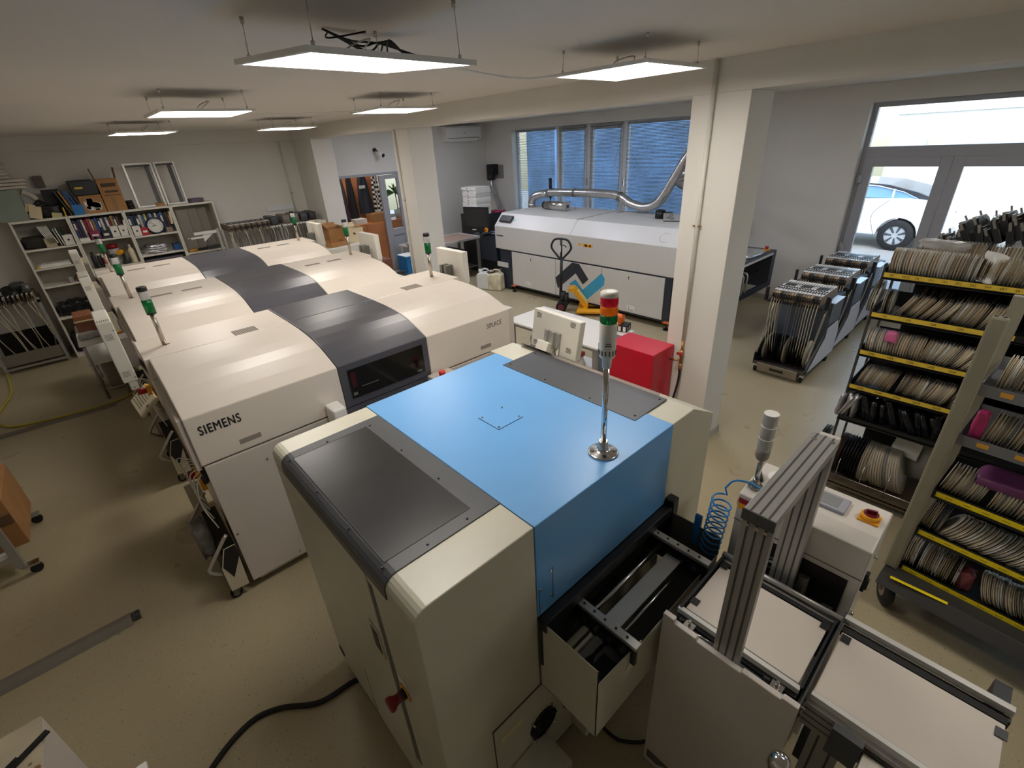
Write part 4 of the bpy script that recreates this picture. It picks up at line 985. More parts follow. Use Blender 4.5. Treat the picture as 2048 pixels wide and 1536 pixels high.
reel_row(I4, XA+.10, .625, -.02, 1.741+zt, L1(.06,-.12), 'reel in the front row of the top shelf '+RB, 'front reels of the top shelf', [4,3,4,3,2,.2,4,.2])
reel_row(I4, XA+.30, .52, -.03, 1.741+zt+.035, L1(.0,-.1), 'reel in the raised second row of the top shelf '+RB, 'second row reels of the top shelf', mixA, pitch=.0155)
reel_row(I4, XA+.11, .60, -.01, 1.468+zt, lambda u: -.48 if .12 < u < .6 else (.02 if u < .12 else -.30), 'leaning reel on the second shelf down '+RB, 'reels of the second shelf', [5,5,1,2,4,1.2,4,.6], pitch=.0165, gaps=((.08,.16),))
reel_row(I4, XA+.10, .625, 0., 1.189+zt, lambda u: .05-.15*u if u < .5 else -.18-.5*(u-.5)*1.6, 'reel on the third shelf down '+RB, 'reels of the third shelf', [5,4,2,3,3,1,5,.5], pitch=.0145)
reel_row(I4, XA+.10, .60, .0, .917+zt, lambda u: -.25 if u < .35 else (-.18 if u < .6 else -.28), 'reel on the fourth shelf down '+RB, 'reels of the fourth shelf', [4,5,1.5,2,5,1,4,.5], pitch=.0148, gaps=((.33,.37),))
reel_row(I4, XA+.32, .45, .05, 1.468+zt, L1(-.2,-.3), 'shaded reel at the back of the second shelf down '+RB, 'back reels of the second shelf', [2,3,.5,2,3,3,2,1], pitch=.022)
for k in range(3):
    M = Matrix.Translation((XA+.115, .655+.012*k, 1.468-.02+.115)) @ Matrix.Rotation(.06, 4, 'X') @ Matrix.Scale(1.25, 4)
    put_reel(RSET[3 if k else 2], M, 'pale reel hung outside the end of the rack with handwritten yellow strips', 'reels hung at the rack end')
t_bp = bpy.data.objects['reel_rack']; o = mk('added_dark_sheet', MB().box(XA+.462,YE,.12,XA+.468,YA-.12,1.70).move(Matrix.Translation((-4.1,-.05,0))), mat('rack_dark_sheet','#1A1A1C',.7), t_bp)  # dark sheet added to stand in for the darkness behind the shelves
# large reels in the bottom tray
y_ = .60
for k in range(24):
    p_ = BIGW if k in (0,1) else BIGB if k < 9 else BIGT if k < 13 else BIGC if k in (18,19) else BIGT
    a = .02 if k < 9 else (-.03 if k < 13 else -.18-.012*(k-13))
    M = Matrix.Translation((XA+.14, y_, .105+.166)) @ Matrix.Rotation(a, 4, 'X')
    if k in (0,1): lb, gp = 'big brown reel at the outer end of the bottom tray', 'big brown reels'
    elif k < 9: lb, gp = 'big black reel standing in the bottom tray of the far rack', 'big black reels'
    elif k < 13: lb, gp = 'big tan upright reel between black reels and leaning reels in the bottom tray', 'big tan upright reels'
    else: lb, gp = 'big leaning pale reel in the bottom tray of the far rack', 'big leaning reels'
    put_reel(p_, M, lb, gp); y_ -= .0195 if k < 9 else .0165
for k in range(2):
    put_reel(BIGB, Matrix.Translation((XA+.13, .745-.024*k, .30)) @ Matrix.Rotation(.12, 4, 'X'), 'glossy black reel leaning outside the bottom end of the far rack', 'black reels outside the rack end')
M = Matrix.Translation((XA+.27, .16, .37)) @ Matrix.Rotation(1.2, 4, 'Z') @ Matrix.Rotation(.2, 4, 'X')
o_ = put_reel(BIGC, M, 'big grey reel turned flat face outward behind the leaning reels', None)
solo('paper_sheet', MB().cb((XA+.24,.22,.43),(.004,.17,.13),rotz(-.25) @ roty(.2)), PAPER, 'white printed label sheet on the big outward facing reel', 'label')
def bags(n, x, y0, y1, z, h, m_, label, group, w=.14, ln=-.35, th=.035):
    for k in range(n):
        y = y0+(y1-y0)*(k+.5)/n; sz = R_.uniform(.85,1.15)
        b = MB().blob((0,0,0), (w*sz, th, h*sz), jit=.08); b.move(Matrix.Translation((x+R_.uniform(-.02,.02), y, z+h*.46*sz)) @ Matrix.Rotation(ln+R_.uniform(-.25,.25), 4, 'X') @ Matrix.Rotation(R_.uniform(-.4,.4), 4, 'Z'))
        solo('film_bag', b, m_, label, 'bag', group)
bags(5, XA+.08, .66, .56, .655, .20, FOIL, 'silver antistatic bag at the open end of the bag shelf', 'silver bags on the bag shelf', ln=.15, th=.022)
bags(14, XA+.10, .56, -.02, .652, .19, BLKBAG, 'black shiny film bag on the shelf below the fourth reel row', 'black bags on the bag shelf')
bags(3, XA+.34, .18, -.02, .45, .18, BLKBAG, 'crumpled black film behind the leaning big reels', 'black film at the rack bottom', ln=.1, th=.08)
# black feeders and bags heaped on top of the far rack
def top_feeder(x, y, z, rx, ry, label, group):
    t_ = Thing('tape_feeder', label, 'feeder', (x, y, z), 0, group, w=False)
    t_.part('body', MB().prism([(-.24,0),(-.24,.09),(-.20,.13),(.14,.13),(.22,.10),(.22,0)], 'y', -.017, .017), BLACK, bevel=.003)
    t_.part('guide', MB().box(-.20,-.018,.05,.02,.018,.065).cyl((.12,-.019,.07),(.12,.019,.07),.03,n=14), GREYM)
    t_.part('clip', MB().box(-.236,-.007,.085,-.16,.007,.145).box(-.05,-.010,.13,.02,.010,.136).box(.06,-.005,.13,.08,.005,.165), STEEL)
    t_.e.rotation_euler = (rx, ry, R_.uniform(-.06,.06))
for k in range(17):
    u = k/16
    top_feeder(XA+.62+R_.uniform(-.02,.02), .47-.042*k, 1.74+.15*min(1,u*1.9)+.03*(k % 2), -.35+R_.uniform(-.12,.12), .10, 'black tape feeder heaped behind the reels on top of the far rack', 'black feeders on the rack top')
for k in range(9):
    top_feeder(XA+.66+R_.uniform(-.02,.02), .33-.055*k, 1.89+.012*k+.02*(k % 2), -.45+R_.uniform(-.15,.15), .05, 'black tape feeder heaped behind the reels on top of the far rack', 'black feeders on the rack top')
solo('rack_ledge', MB().box(XA+.47,-.62,1.66,XA+.80,.55,1.69).box(XA+.74,-.6,.02,XA+.78,-.56,1.66).box(XA+.74,.48,.02,XA+.78,.52,1.66), BLACK, 'black bench behind the far rack carrying heaped feeders', 'bench')
solo('film_tuft', MB().sheet(lambda u,v: Vector((XA+.02+.05*u+.012*math.sin(6*v+3*u), .20-.075*v-.03*u*v+.01*math.sin(9*u), 1.76+.17*u-.03*v*v)), 10, 8).sheet(lambda u,v: Vector((XA+.025+.05*u+.012*math.sin(6*v+3*u), .20-.075*v-.03*u*v+.01*math.sin(9*u), 1.76+.17*u-.03*v*v)), 10, 8), mat('white_film','#D9D9D6',.35,var=.05), 'white crumpled film sheet standing among the top shelf reels', 'film')
solo('film_tuft', MB().blob((XA+.02,.50,1.33),(.06,.06,.07),jit=.16), PINK, 'pink film tuft on the third shelf reels', 'film')
solo('film_tuft', MB().blob((XA+.28,.42,1.90),(.10,.26,.06),jit=.14), CLEARBAG, 'clear film lying on the top shelf reels at the door side', 'film')
# ---- near rolling rack
RBM = Matrix.Translation((2.985, -.005, 0)) @ Matrix.Rotation(math.radians(-5), 4, 'Z')
t = Thing('rolling_reel_rack', 'rolling rack with grey tube posts and plain yellow strips, on big rubber wheels', 'rack', (2.985,-.005,0), math.radians(-5), w=False)
YW = -1.15
t.part('platform', MB().box(-.10,YW,.20,.42,.05,.25).prism([(-.16,.19),(-.10,.25),(-.10,.20)], 'y', YW, .05), mat('platform_black','#2A2926',.55,var=.15), bevel=.004)
po = t.part('post', MB().box(-.045,-.005,.25,-.010,.060,1.83), mat('post_grey','#8B8775',.5,.2,var=.08), bevel=.012, label='grey painted tube post')
t.part('post_screw', MB().cyl((-.028,.012,1.83),(-.028,.012,1.834),.008,n=10).cyl((-.028,.042,1.83),(-.028,.042,1.834),.008,n=10), BLACK, parent=po)
t.part('post', MB().box(.37,-.005,.25,.41,.055,1.83).box(.37,YW,.25,.41,YW+.06,1.83).box(-.045,YW,.25,-.01,YW+.06,1.83), mat('post_grey','#8B8775',.5))
SB = [(1.470,'g'),(1.185,'g'),(.830,'y'),(.555,'y'),(.268,'y')]
for i, (z, c_) in enumerate(SB):
    s = t.part('shelf', MB().box(0,YW,z-.03,.38,-.005,z-.025).box(-.002,YW,z-.038,.0,-.005,z+.020).box(.376,YW,z-.03,.38,-.005,z+.05).box(0,-.008,z-.03,.38,-.005,z+.03), [BLACK if c_ == 'y' else mat('shelf_grey','#6F7072',.45)])
    if c_ == 'y':
        t.part('label_strip', MB().box(-.0035,YW,z-.020,-.002,-.02,z+.010), YTAPE, parent=s)
        m_ = MB()
        for k in range(14): m_.box(-.0042,-.06-.075*k-.03,z-.008,-.0036,-.06-.075*k,z-.003)
        t.part('faded_print', m_, mat('faded_print','#A98F12',.6), parent=s)
    else:
        m_ = MB()
        for k in range(7): m_.box(-.0035,-.08-.14*k-.045,z-.018,-.002,-.08-.14*k,z+.006)
        t.part('label_patch', m_, mat('orange_label','#D39A3A',.6), parent=s)
t.part('loose_tape', MB().cb((-.11,-.13,.2535),(.02,.26,.002),rotz(.10)), YTAPE)
for yy in (.0, YW+.08):
    w_ = t.part('wheel', MB().lathe([(.03,-.022),(.085,-.022),(.10,-.012),(.10,.012),(.085,.022),(.03,.022)], (-.06,yy,.10), n=26, M=rotz(.5) @ rotx(PI/2)), RUBBER)
    t.part('wheel_hub', MB().cyl(Vector((-.06,yy,.10))+rotz(.5) @ Vector((0,-.024,0)), Vector((-.06,yy,.10))+rotz(.5) @ Vector((0,.024,0)), .045, n=20), mat('hub_rust','#8C7E70',.6,.3), parent=w_)
    t.part('fork', MB().box(-.09,yy-.03,.10,-.01,yy+.03,.20), mat('fork_metal','#6E6A62',.5,.5), parent=w_)
    t.part('wheel', MB().lathe([(.03,-.022),(.085,-.022),(.10,-.012),(.10,.012),(.085,.022),(.03,.022)], (.32,yy,.10), n=26, M=rotx(PI/2)), RUBBER)
RR = 'on the rolling rack'
reel_row(RBM, .10, -.06, -.22, 1.470+zt, L1(-.05,-.1), 'reel on the top grey shelf '+RR, 'reels on the top grey shelf', mixA)
reel_row(RBM, .10, -.10, -.36, 1.185+zt, L1(-.10,-.15), 'reel on the second grey shelf '+RR, 'reels on the second grey shelf', mixA, gaps=((.25,.33),))
reel_row(RBM, .10, -.03, -.42, .830+zt, lambda u: -.18 if u < .5 else -.12, 'reel on the highest yellow striped shelf '+RR, 'reels on the highest yellow striped shelf', [6,5,1,2,4,.3,4,.2], gaps=((.42,.5),))
reel_row(RBM, .10, -.02, -.50, .555+zt, lambda u: -.12 if u < .2 else -.52, 'reel on the middle yellow striped shelf '+RR, 'reels on the middle yellow striped shelf', [4,3,3,4,2,1.5,4,.6], pitch=.0165, gaps=((.17,.2),))
reel_row(RBM, .10, -.015, -.58, .268+zt, lambda u: .02 if u < .5 else .35, 'reel on the lowest yellow striped shelf '+RR, 'reels on the lowest yellow striped shelf', [3,3,4,5,1,.6,4,.2], pitch=.0165, gaps=((.06,.1),(.42,.6)))
solo('film_tuft', MB().blob((3.05,-.065,1.25),(.05,.05,.15),jit=.14), mat('magenta_film','#C23A78',.35,var=.2), 'bright pink film bag at the end of the second grey shelf', 'film')
m_ = MB().blob((.12,-.26,.97),(.18,.26,.05),jit=.07); m_.move(RBM); solo('film_bag', m_, mat('purple_film','#6F3A66',.3,var=.25), 'purple film wrapped pack lying on reels above the highest yellow strip', 'bag')
m_ = MB().blob((.08,-.27,.33),(.08,.07,.12),jit=.15); m_.move(RBM); solo('film_bag', m_, mat('dusty_red_film','#8E4A50',.35,var=.3), 'dusky red film bag among the lowest shelf reels', 'bag')

# ------------------------------------------------------------------ feeder trolleys by the street door
FEB = [mat('feeder_brown','#8A7864',.45,.25), mat('feeder_tan','#B09C7E',.45,.2), mat('feeder_dark','#4A443E',.45)]
FTOP = mat('feeder_label_white','#F4F4F2',.25,.0)
def make_feeder(bm_):
    """feeder lying along +x, its reel end at x = 0"""
    r = bpy.data.objects.new('tape_feeder', None); COL.objects.link(r)
    b = MB(); b.prism([(0,0),(0,.085),(.03,.10),(.50,.11),(.56,.10),(.56,.02),(.30,0)], 'y', -.0115, .0115)
    mk('body', b, bm_, r, .0015)
    p_ = MB(); p_.box(.04,-.0095,.104,.20,.0095,.112).box(.22,-.0095,.107,.52,.0095,.113); mk('top_cover', p_, FTOP, r)
    q = MB().box(.10,-.006,.112,.16,.006,.118).box(.205,-.008,.106,.218,.008,.120).box(.30,-.003,.113,.44,.003,.1145).box(.35+R_.uniform(-.1,.1),-.010,.113,.38,.010,.117); mk('latch', q, BLACK, r)
    g = MB().cyl((-.002,-.008,.05),(-.002,.008,.05),.014,n=10).box(-.004,-.004,.015,.0,.004,.085); mk('tape_guide', g, [INK], r)
    return r
FPROTO = [make_feeder(m_) for m_ in FEB]
used_f = [0]*3
def trolley(x, y, label, flab, fgrp, glab):
    """front (reel bin) at x, centre line y"""
    t = Thing('feeder_trolley', label, 'trolley', (x, y, 0), 0, glab, w=False)
    W2 = .285
    t.part('base_frame', MB().box(.0,-W2,.10,.90,-W2+.03,.14).box(.0,W2-.03,.10,.90,W2,.14).box(.0,-W2+.03,.10,.03,W2-.03,.14).box(.87,-W2+.03,.10,.90,W2-.03,.14).box(.03,-W2+.03,.105,.87,W2-.03,.112), mat('trolley_frame','#5E5952',.45,.4))
    t.part('front_plate', MB().cb((-.02,0,.085),(.012,.44,.12),roty(-.25)), mat('front_plate','#9C9184',.45,.2), bevel=.002)
    t.part('name_plate', MB().cb((-.028,0,.09),(.003,.15,.035),roty(-.25)), BLACK)
    bw = [(.0,.12),(.0,.24),(.42,.52),(.46,.52),(.46,.12)]
    for s_ in (-1, 1): t.part('bin_side', MB().prism(bw, 'y', s_*W2, s_*(W2-.008)), mat('bin_dark','#3B3B40',.4))
    t.part('side_cover', MB().prism([(.05,.13),(.42,.42),(.44,.55),(.80,.55),(.90,.40),(.90,.13)], 'y', -W2-.012, -W2-.004), mat('pale_blue_panel','#C9CCD8',.35), bevel=.002)
    t.part('rear_cabinet', MB().box(.50,-W2+.01,.14,.90,W2-.01,.86), mat('cabinet_slate','#5A6470',.4))
    t.part('post', MB().tube([(.02,-W2+.015,.24),(.30,-W2+.015,.80),(.34,-W2+.015,.90)],.012,n=8).tube([(.02,W2-.015,.24),(.30,W2-.015,.80),(.34,W2-.015,.90)],.012,n=8), STEEL)
    t.part('table', MB().box(.06,-W2,.86,.85,W2,.885), mat('table_black','#242426',.4))
    t.part('end_block', MB().box(.08,-W2-.05,.87,.13,-W2-.01,1.01).box(.06,W2+.005,.87,.10,W2+.03,1.02), BLACK)
    t.part('side_shelf', MB().box(.13,-W2-.09,.935,.46,-W2-.012,.94), mat('shelf_zinc','#C9CCD0',.3,.5))
    for cx_ in (.04,.84):
        for cy_ in (-W2+.03,W2-.03):
            c = t.part('caster', MB().box(cx_-.02,cy_-.018,.06,cx_+.02,cy_+.018,.10), STEEL)
            t.part('caster_wheel', MB().cyl((cx_,cy_-.014,.038),(cx_,cy_+.014,.038),.038,n=18), RUBBER, parent=c)
    n = 18; tp = MB(); tq = MB()
    for k in range(n):
        yy = -.235+.0275*k; 
        if k in (8, 11, 12): continue
        (tp if k < 5 or k > 13 else tq).tube(bez([(.075,yy,.92),(.045,yy+R_.uniform(-.004,.004),.80),(.06,yy*.97,.5),(.10,yy*.9,.26)],4), .0042 if k < 5 or k > 13 else .0028, n=5)
    t.part('component_tape', tp, mat('tape_cream','#D8CFB8',.5)); t.part('component_tape', tq, mat('tape_grey','#8E8B84',.4))
    for k in range(n):
        i = (k*5+k//2) % 3; p_ = FPROTO[i]; loc = (x+.07+R_.uniform(-.006,.006), y-.235+.0275*k, .887)
        if used_f[i]: o = dup(p_, loc)
        else: o = p_; o.location = loc; used_f[i] = 1
        tag(o, flab, 'feeder', fgrp)
    for k in range(9):
        p_ = BIGB if k % 4 else BIGT
        M = Matrix.Translation((x+.22, y-.22+.055*k, .114+.166)) @ Matrix.Rotation(R_.uniform(-.12,.12), 4, 'X') @ Matrix.Scale(1.0, 4)
        put_reel(p_, M, 'reel in the bin of the '+flab.split(' on the ')[1], 'reels in the bin of '+glab+' '+str(round(x)))
trolley(5.575, 1.655, 'feeder trolley nearest the big column with cream tapes hanging into its bin', 'tape feeder lying on the trolley nearest the big column', 'feeders on the first trolley', 'feeder trolleys')
trolley(6.52, 1.68, 'feeder trolley standing between two other trolleys', 'tape feeder lying on the trolley between the other two', 'feeders on the middle trolley', 'feeder trolleys')
trolley(7.46, 1.70, 'feeder trolley parked against the glass street door', 'tape feeder lying on the trolley against the street door', 'feeders on the door side trolley', 'feeder trolleys')
# ------------------------------------------------------------------ reflow oven
t = Thing('reflow_oven', 'long pale grey oven with sloped hood below the blinds, dark and blue chevron logo', 'oven', (6.8, 5.2, 0))
FX = 6.12
hood = [(FX,.79),(FX,1.21),(6.325,1.426),(7.50,1.432),(7.50,.79)]
h = t.part('hood', MB().prism(hood, 'y', 3.25, 7.27), OVENW, bevel=.006)
t.part('hood_seam', MB().cb((6.2225,5.35,1.3195),(.300,.004,.0016),roty(-math.atan2(.216,.205))).box(6.3,5.348,1.4275,7.45,5.352,1.4330), INKG, parent=h)
t.part('base_frame', MB().box(FX+.012,3.42,.10,7.45,6.88,.785), NAVY, bevel=.004)
ps = [(3.53,4.66),(4.67,5.67),(5.68,6.81)]
for k, (a, b) in enumerate(ps):
    d = t.part('side_door', MB().box(FX-.004,a,.135,FX+.012,b,.765), OVENW, bevel=.003)
    t.part('door_lock', MB().cyl((FX-.006,(a+b)/2+.05,.69),(FX-.004,(a+b)/2+.05,.69),.012,n=10).box(FX-.0055,(a+b)/2+.045,.65,FX-.004,(a+b)/2+.055,.68), INK, parent=d)
    if k != 1:
        yy = a+.55 if k == 0 else b-.42
        t.part('door_sticker', MB().box(FX-.0055,yy-.07,.16,FX-.004,yy+.07,.25), PAPER, parent=d)
        t.part('sticker_print', MB().box(FX-.0065,yy-.05,.175,FX-.0055,yy+.05,.182).box(FX-.0065,yy+.03,.182,FX-.0055,yy+.037,.23), INK, parent=d)
def chev(pts, nm, m_, x=FX-.0045):
    t.part(nm, MB().prism(pts, 'x', x-.001, x), m_)
chev([(5.681,.446),(5.29,.763),(5.14,.763),(4.93,.53),(5.05,.424),(5.21,.59),(5.62,.262)], 'dark_chevron', NAVY)
chev([(5.355,.388),(5.21,.487),(5.056,.33),(4.665,.674),(4.60,.60),(4.605,.49),(4.97,.165)], 'blue_chevron', SKYB, FX-.0048)
for y_ in (3.43,6.765):
    f_o = t.part('levelling_foot', MB().cyl((FX-.02,y_,.0),(FX-.02,y_,.02),.04,n=16).cyl((FX-.02,y_,.02),(FX-.02,y_,.12),.012,n=10), BLACK)
    t.part('foot_bracket', MB().box(FX-.06,y_-.05,.115,FX+.03,y_+.05,.125), COPPER, parent=f_o)
n_ = Vector((-.725,0,.689)).normalized(); sl = Vector((.205,0,.216)).normalized()
def slopeM(y, d): 
    o = Vector((FX,0,1.21))+sl*d-Vector((0,0,0)); o = o+n_*.002; return frame_M((o.x,y,o.z),(0,-1,0),sl)
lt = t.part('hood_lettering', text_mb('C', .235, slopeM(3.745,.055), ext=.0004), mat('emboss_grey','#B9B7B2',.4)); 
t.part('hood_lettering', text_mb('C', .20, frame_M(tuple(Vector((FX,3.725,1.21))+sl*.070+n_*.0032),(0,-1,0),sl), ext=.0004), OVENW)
t.part('model_lettering', text_mb('LOW', .075, slopeM(6.93,.13), ext=.0004), SKYB2)
t.part('model_lettering', text_mb('+', .05, slopeM(6.73,.17), ext=.0004), SKYB2)
t.part('warning_sticker', MB().box(FX-.002,4.87,1.05,FX,5.06,1.10).box(FX-.002,5.10,1.06,FX,5.16,1.10), YEL)
t.part('warning_print', MB().box(FX-.003,4.90,1.06,FX-.002,4.94,1.09).box(FX-.003,4.97,1.06,FX-.002,5.03,1.09), INK)
t.part('name_plate', MB().box(FX-.003,7.03,1.03,FX,7.22,1.05), INKG)
# loading end (navy) and unloading end
t.part('entry_frame', MB().box(6.12,7.272,.52,7.2,7.75,1.0).box(6.14,6.89,.03,7.2,7.18,.79).box(6.3,7.3,1.0,7.1,7.72,1.02), NAVY, bevel=.004)
t.part('entry_plate', MB().box(6.2,7.30,1.02,6.9,7.70,1.03), mat('steel_blue','#8A93A8',.35,.3))
t.part('pull_tray', MB().box(6.118,6.95,.44,6.14,7.25,.53), OVENW)
e_ = MB(); e_.box(6.25,2.60,.50,6.29,3.24,1.03).box(7.42,2.60,.50,7.555,3.24,1.03).box(6.29,2.60,.50,7.42,2.64,.58).box(6.29,2.60,.985,7.42,2.66,1.03).box(6.25,3.15,.58,7.5,3.24,1.0)
t.part('exit_frame', e_, NAVY, bevel=.004)
t.part('exit_belt', MB().box(6.29,2.66,1.005,7.42,3.24,1.02), mat('belt_grey','#7E7F82',.5))
t.part('exit_edge', MB().box(6.29,2.585,.985,7.42,2.60,1.01), OVENW)
t.part('exit_rod', MB().cyl((6.3,2.75,.86),(7.4,2.75,.86),.008,n=8).cyl((6.3,2.75,.74),(7.4,2.75,.74),.008,n=8).cyl((6.3,2.9,.80),(7.4,2.9,.80),.008,n=8), STEEL)
for xx in (6.50,6.62): t.part('exit_rail', MB().tube([(xx,2.60,.60),(xx-.01,2.58,.62),(xx-.01,2.58,.84),(xx,2.60,.87),(xx,3.1,.87)],.014,n=8), ALU)
e = t.part('stop_button', MB().lathe([(.02,0),(.018,.03),(.026,.035),(.024,.06)], (7.43,2.70,1.03), n=16), REDP)
t.part('stop_base', MB().box(7.39,2.66,1.03,7.47,2.74,1.045), YEL, parent=e)
t.part('exit_leg', MB().box(6.27,3.2,.0,6.33,3.26,.52).box(7.4,3.2,.0,7.46,3.26,.52), NAVY)
m_ = MB().blob((7.05,2.80,1.045),(.55,.30,.045),jit=.12); solo('film_bag', m_, FOIL, 'crumpled silver bag on the unloading end of the oven', 'bag')
solo('tool_pouch', MB().cb(Vector((FX,7.02,1.21))+sl*.16+n_*.02,(.14,.33,.035),roty(-math.atan2(.216,.205))), BLACK, 'black cloth pouch lying on the oven hood slope', 'pouch', bevel=.012)
# duct work on top
DP = bez([(7.15,7.68,1.43),(7.15,7.69,1.54),(7.17,7.62,1.63),(7.22,7.45,1.675),(7.3,7.2,1.69),(7.3,6.4,1.715),(7.3,5.66,1.72),(7.3,5.25,1.69),(7.3,5.0,1.58),(7.3,4.71,1.535),(7.32,4.46,1.64),(7.36,4.27,1.96),(7.40,4.1,2.28),(7.45,3.95,2.45),(7.5,3.7,2.55),(7.6,3.4,2.6)], 14)
DP = [Vector((p.x, p.y-.42*max(0,min(1,(p.y-6.9)/.5)), p.z)) for p in DP]
def corr(mb, path, r, n=18):
    rs = [r*(1+.035*(1 if i % 2 else -1)) for i in range(len(path))]; mb.tube(path, rs, n=n)
DUCTM = mat('duct_foil','#C4C4C4',.3,.9,var=.1,scale=20)
t = Thing('exhaust_duct', 'long ribbed silver duct snaking over the oven and up behind the column', 'duct', (7.3, 5.5, 1.43))
m_ = MB(); corr(m_, DP, .072); t.part('hose', m_, DUCTM)
t.part('collar', MB().cyl((7.15,7.26,1.432),(7.15,7.27,1.50),.08,n=24), STEEL)
m_ = MB(); 
for yy in (6.25, 5.22): m_.ring((7.3,yy-.03,1.715 if yy > 6 else 1.675),(7.3,yy+.03,1.717 if yy > 6 else 1.69),.074,.079,n=24)
t.part('clamp', m_, GREYM)
t.part('stay', MB().box(7.25,6.23,1.432,7.35,6.27,1.436).cyl((7.3,6.25,1.43),(7.3,6.25,1.66),.004,n=6).box(7.24,5.16,1.432,7.36,5.24,1.436).box(7.29,5.19,1.43,7.305,5.21,1.62), ALU)
m_ = MB(); corr(m_, bez([(7.7,3.3,1.55),(7.7,3.75,1.72),(7.68,4.12,1.83),(7.66,4.33,1.92),(7.66,4.25,2.02),(7.66,4.0,2.03),(7.66,3.5,2.0)],14), .085)
solo('exhaust_duct', m_, DUCTM, 'thick silver duct elbow looping beside the column in front of the blinds', 'duct')
t = Thing('filter_cylinder', 'brushed cylinder lying on the oven top under the duct', 'filter', (7.0, 6.5, 1.432))
t.part('body', MB().cyl((7.0,6.20,1.512),(7.0,6.72,1.512),.078,n=26), STEEL)
t.part('end_cap', MB().cyl((7.0,6.72,1.512),(7.0,6.78,1.512),.066,n=22), BLACK); t.part('end_plate', MB().box(6.92,6.17,1.432,7.08,6.20,1.592), ALU)
t.part('port', MB().cyl((7.0,6.165,1.512),(7.0,6.17,1.512),.03,n=18), BLACK)
t = Thing('oven_beacon', 'black beacon with a green lens standing on the oven beside the duct bend', 'beacon', (7.42,7.0,1.432))
t.part('foot', MB().cyl((7.42,7.0,1.432),(7.42,7.0,1.445),.05,n=16).cyl((7.42,7.0,1.445),(7.42,7.0,1.58),.012,n=8), BLACK)
t.part('green_lens', MB().cyl((7.42,7.0,1.58),(7.42,7.0,1.66),.032,n=18), GREENL); t.part('column', MB().cyl((7.42,7.0,1.66),(7.42,7.0,1.95),.032,n=18), BLACK)
t = Thing('duct_stub', 'short open duct stub on the oven by the column', 'duct stub', (6.98,4.08,1.432))
t.part('collar', MB().ring((6.98,4.08,1.432),(6.98,4.08,1.53),.07,.078,n=22).cyl((6.98,4.08,1.432),(6.98,4.08,1.45),.095,.08,n=22), STEEL)
solo('black_pot', MB().cyl((7.02,4.24,1.432),(7.02,4.24,1.54),.08,n=20).ell((7.02,4.24,1.545),.07,.07,.02), BLACK, 'small black capped pot on the oven by the column', 'pot')
solo('metal_bracket', MB().tube([(6.75,4.02,1.437),(6.80,3.85,1.44),(6.9,3.72,1.437)],.008,n=6).box(6.93,3.62,1.432,7.02,3.72,1.47), BLACK, 'dark metal bracket lying on the oven top by the column', 'bracket')
# control monitor of the oven
t = Thing('control_monitor', 'black control monitor with a yellow stop button at the loading end of the oven', 'monitor', (6.05, 7.62, 1.03))
M = rotz(-PI/2+.22); C = Vector((6.0,7.66,1.315))
# local -y looks toward the operator
M = rotz(-1.28)
mo_ = t.part('housing', MB().cb(C,(.58,.045,.46),M), BLACK, bevel=.006)
t.part('screen', MB().cb(C+M @ Vector((0,-.0235,.035)),(.53,.002,.33),M), SCREEN, parent=mo_)
for k in range(3): t.part('button', MB().cyl(C+M @ Vector((-.09+.035*k,-.0225,-.19)),C+M @ Vector((-.09+.035*k,-.0265,-.19)),.012,n=12), PAPER, parent=mo_)
e = t.part('stop_base', MB().cyl(C+M @ Vector((.23,-.0225,-.185)),C+M @ Vector((.23,-.03,-.185)),.042,n=20), YEL, parent=mo_)
t.part('stop_button', MB().cyl(C+M @ Vector((.23,-.03,-.185)),C+M @ Vector((.23,-.06,-.185)),.020,n=16), mat('orange_red','#C4561E',.4), parent=mo_)
t.part('stand', MB().cyl((6.05,7.63,1.03),(6.05,7.63,1.10),.03,n=12).box(5.97,7.5,1.022,6.3,7.76,1.05), NAVY)
# desk, box stack and things in the bay corner
t = Thing('work_desk', 'steel legged desk with a brown mat in the bay corner behind the column', 'desk', (6.0,8.7,0))
t.part('desk_top', MB().box(5.2,8.33,.80,6.62,9.15,.845), mat('desk_grey','#B9B7B4',.4), bevel=.004); t.part('mat', MB().box(5.25,8.36,.845,6.5,9.05,.850), mat('mat_brown','#A58C7C',.7))
for x_, y_ in ((5.25,8.38),(6.55,8.38),(5.25,9.1),(6.55,9.1)): t.part('leg', MB().box(x_-.025,y_-.025,0,x_+.025,y_+.025,.80), ALUP)
t.part('drawer_block', MB().box(5.4,8.45,.25,6.2,9.0,.62), BLACK, bevel=.005); t.part('under_shelf', MB().box(5.27,8.4,.20,6.53,9.08,.22), GREYM)
solo('side_cabinet', MB().box(6.72,8.45,0,7.45,9.15,1.24), mat('cabinet_dark','#24252A',.5), 'dark cabinet between the desk and the window wall', 'cabinet', bevel=.006)
solo('pink_folder', MB().cb((7.34,8.6,1.252),(.26,.3,.022),rotz(.2)), mat('pink_red','#B8305A',.5), 'pink red folder lying on the dark cabinet beside the box stack', 'folder', bevel=.004)
for k in range(9):
    j = R_.uniform(-.03,.03); b = Thing('flat_box', 'flat white carton in the tall stack by the bay corner, %s' % ('topmost of the stack' if k == 8 else 'under the top one'), 'box', (6.92+j,8.78+R_.uniform(-.02,.02),1.241+.0625*k), R_.uniform(-.06,.06), 'stack of flat white cartons', w=False)
    if k < 8: b.e['label'] = 'flat white carton in the stack by the bay corner below its top one'
    b.part('carton', MB().box(-.20,-.25,0,.20,.25,.060), PAPER, bevel=.003); b.part('stamp', MB().box(-.2005,.02,.02,-.20,.06,.042), INKG)
t = Thing('air_conditioner', 'white wall air conditioner high in the bay corner', 'air conditioner', (7.63,10.04,2.70))
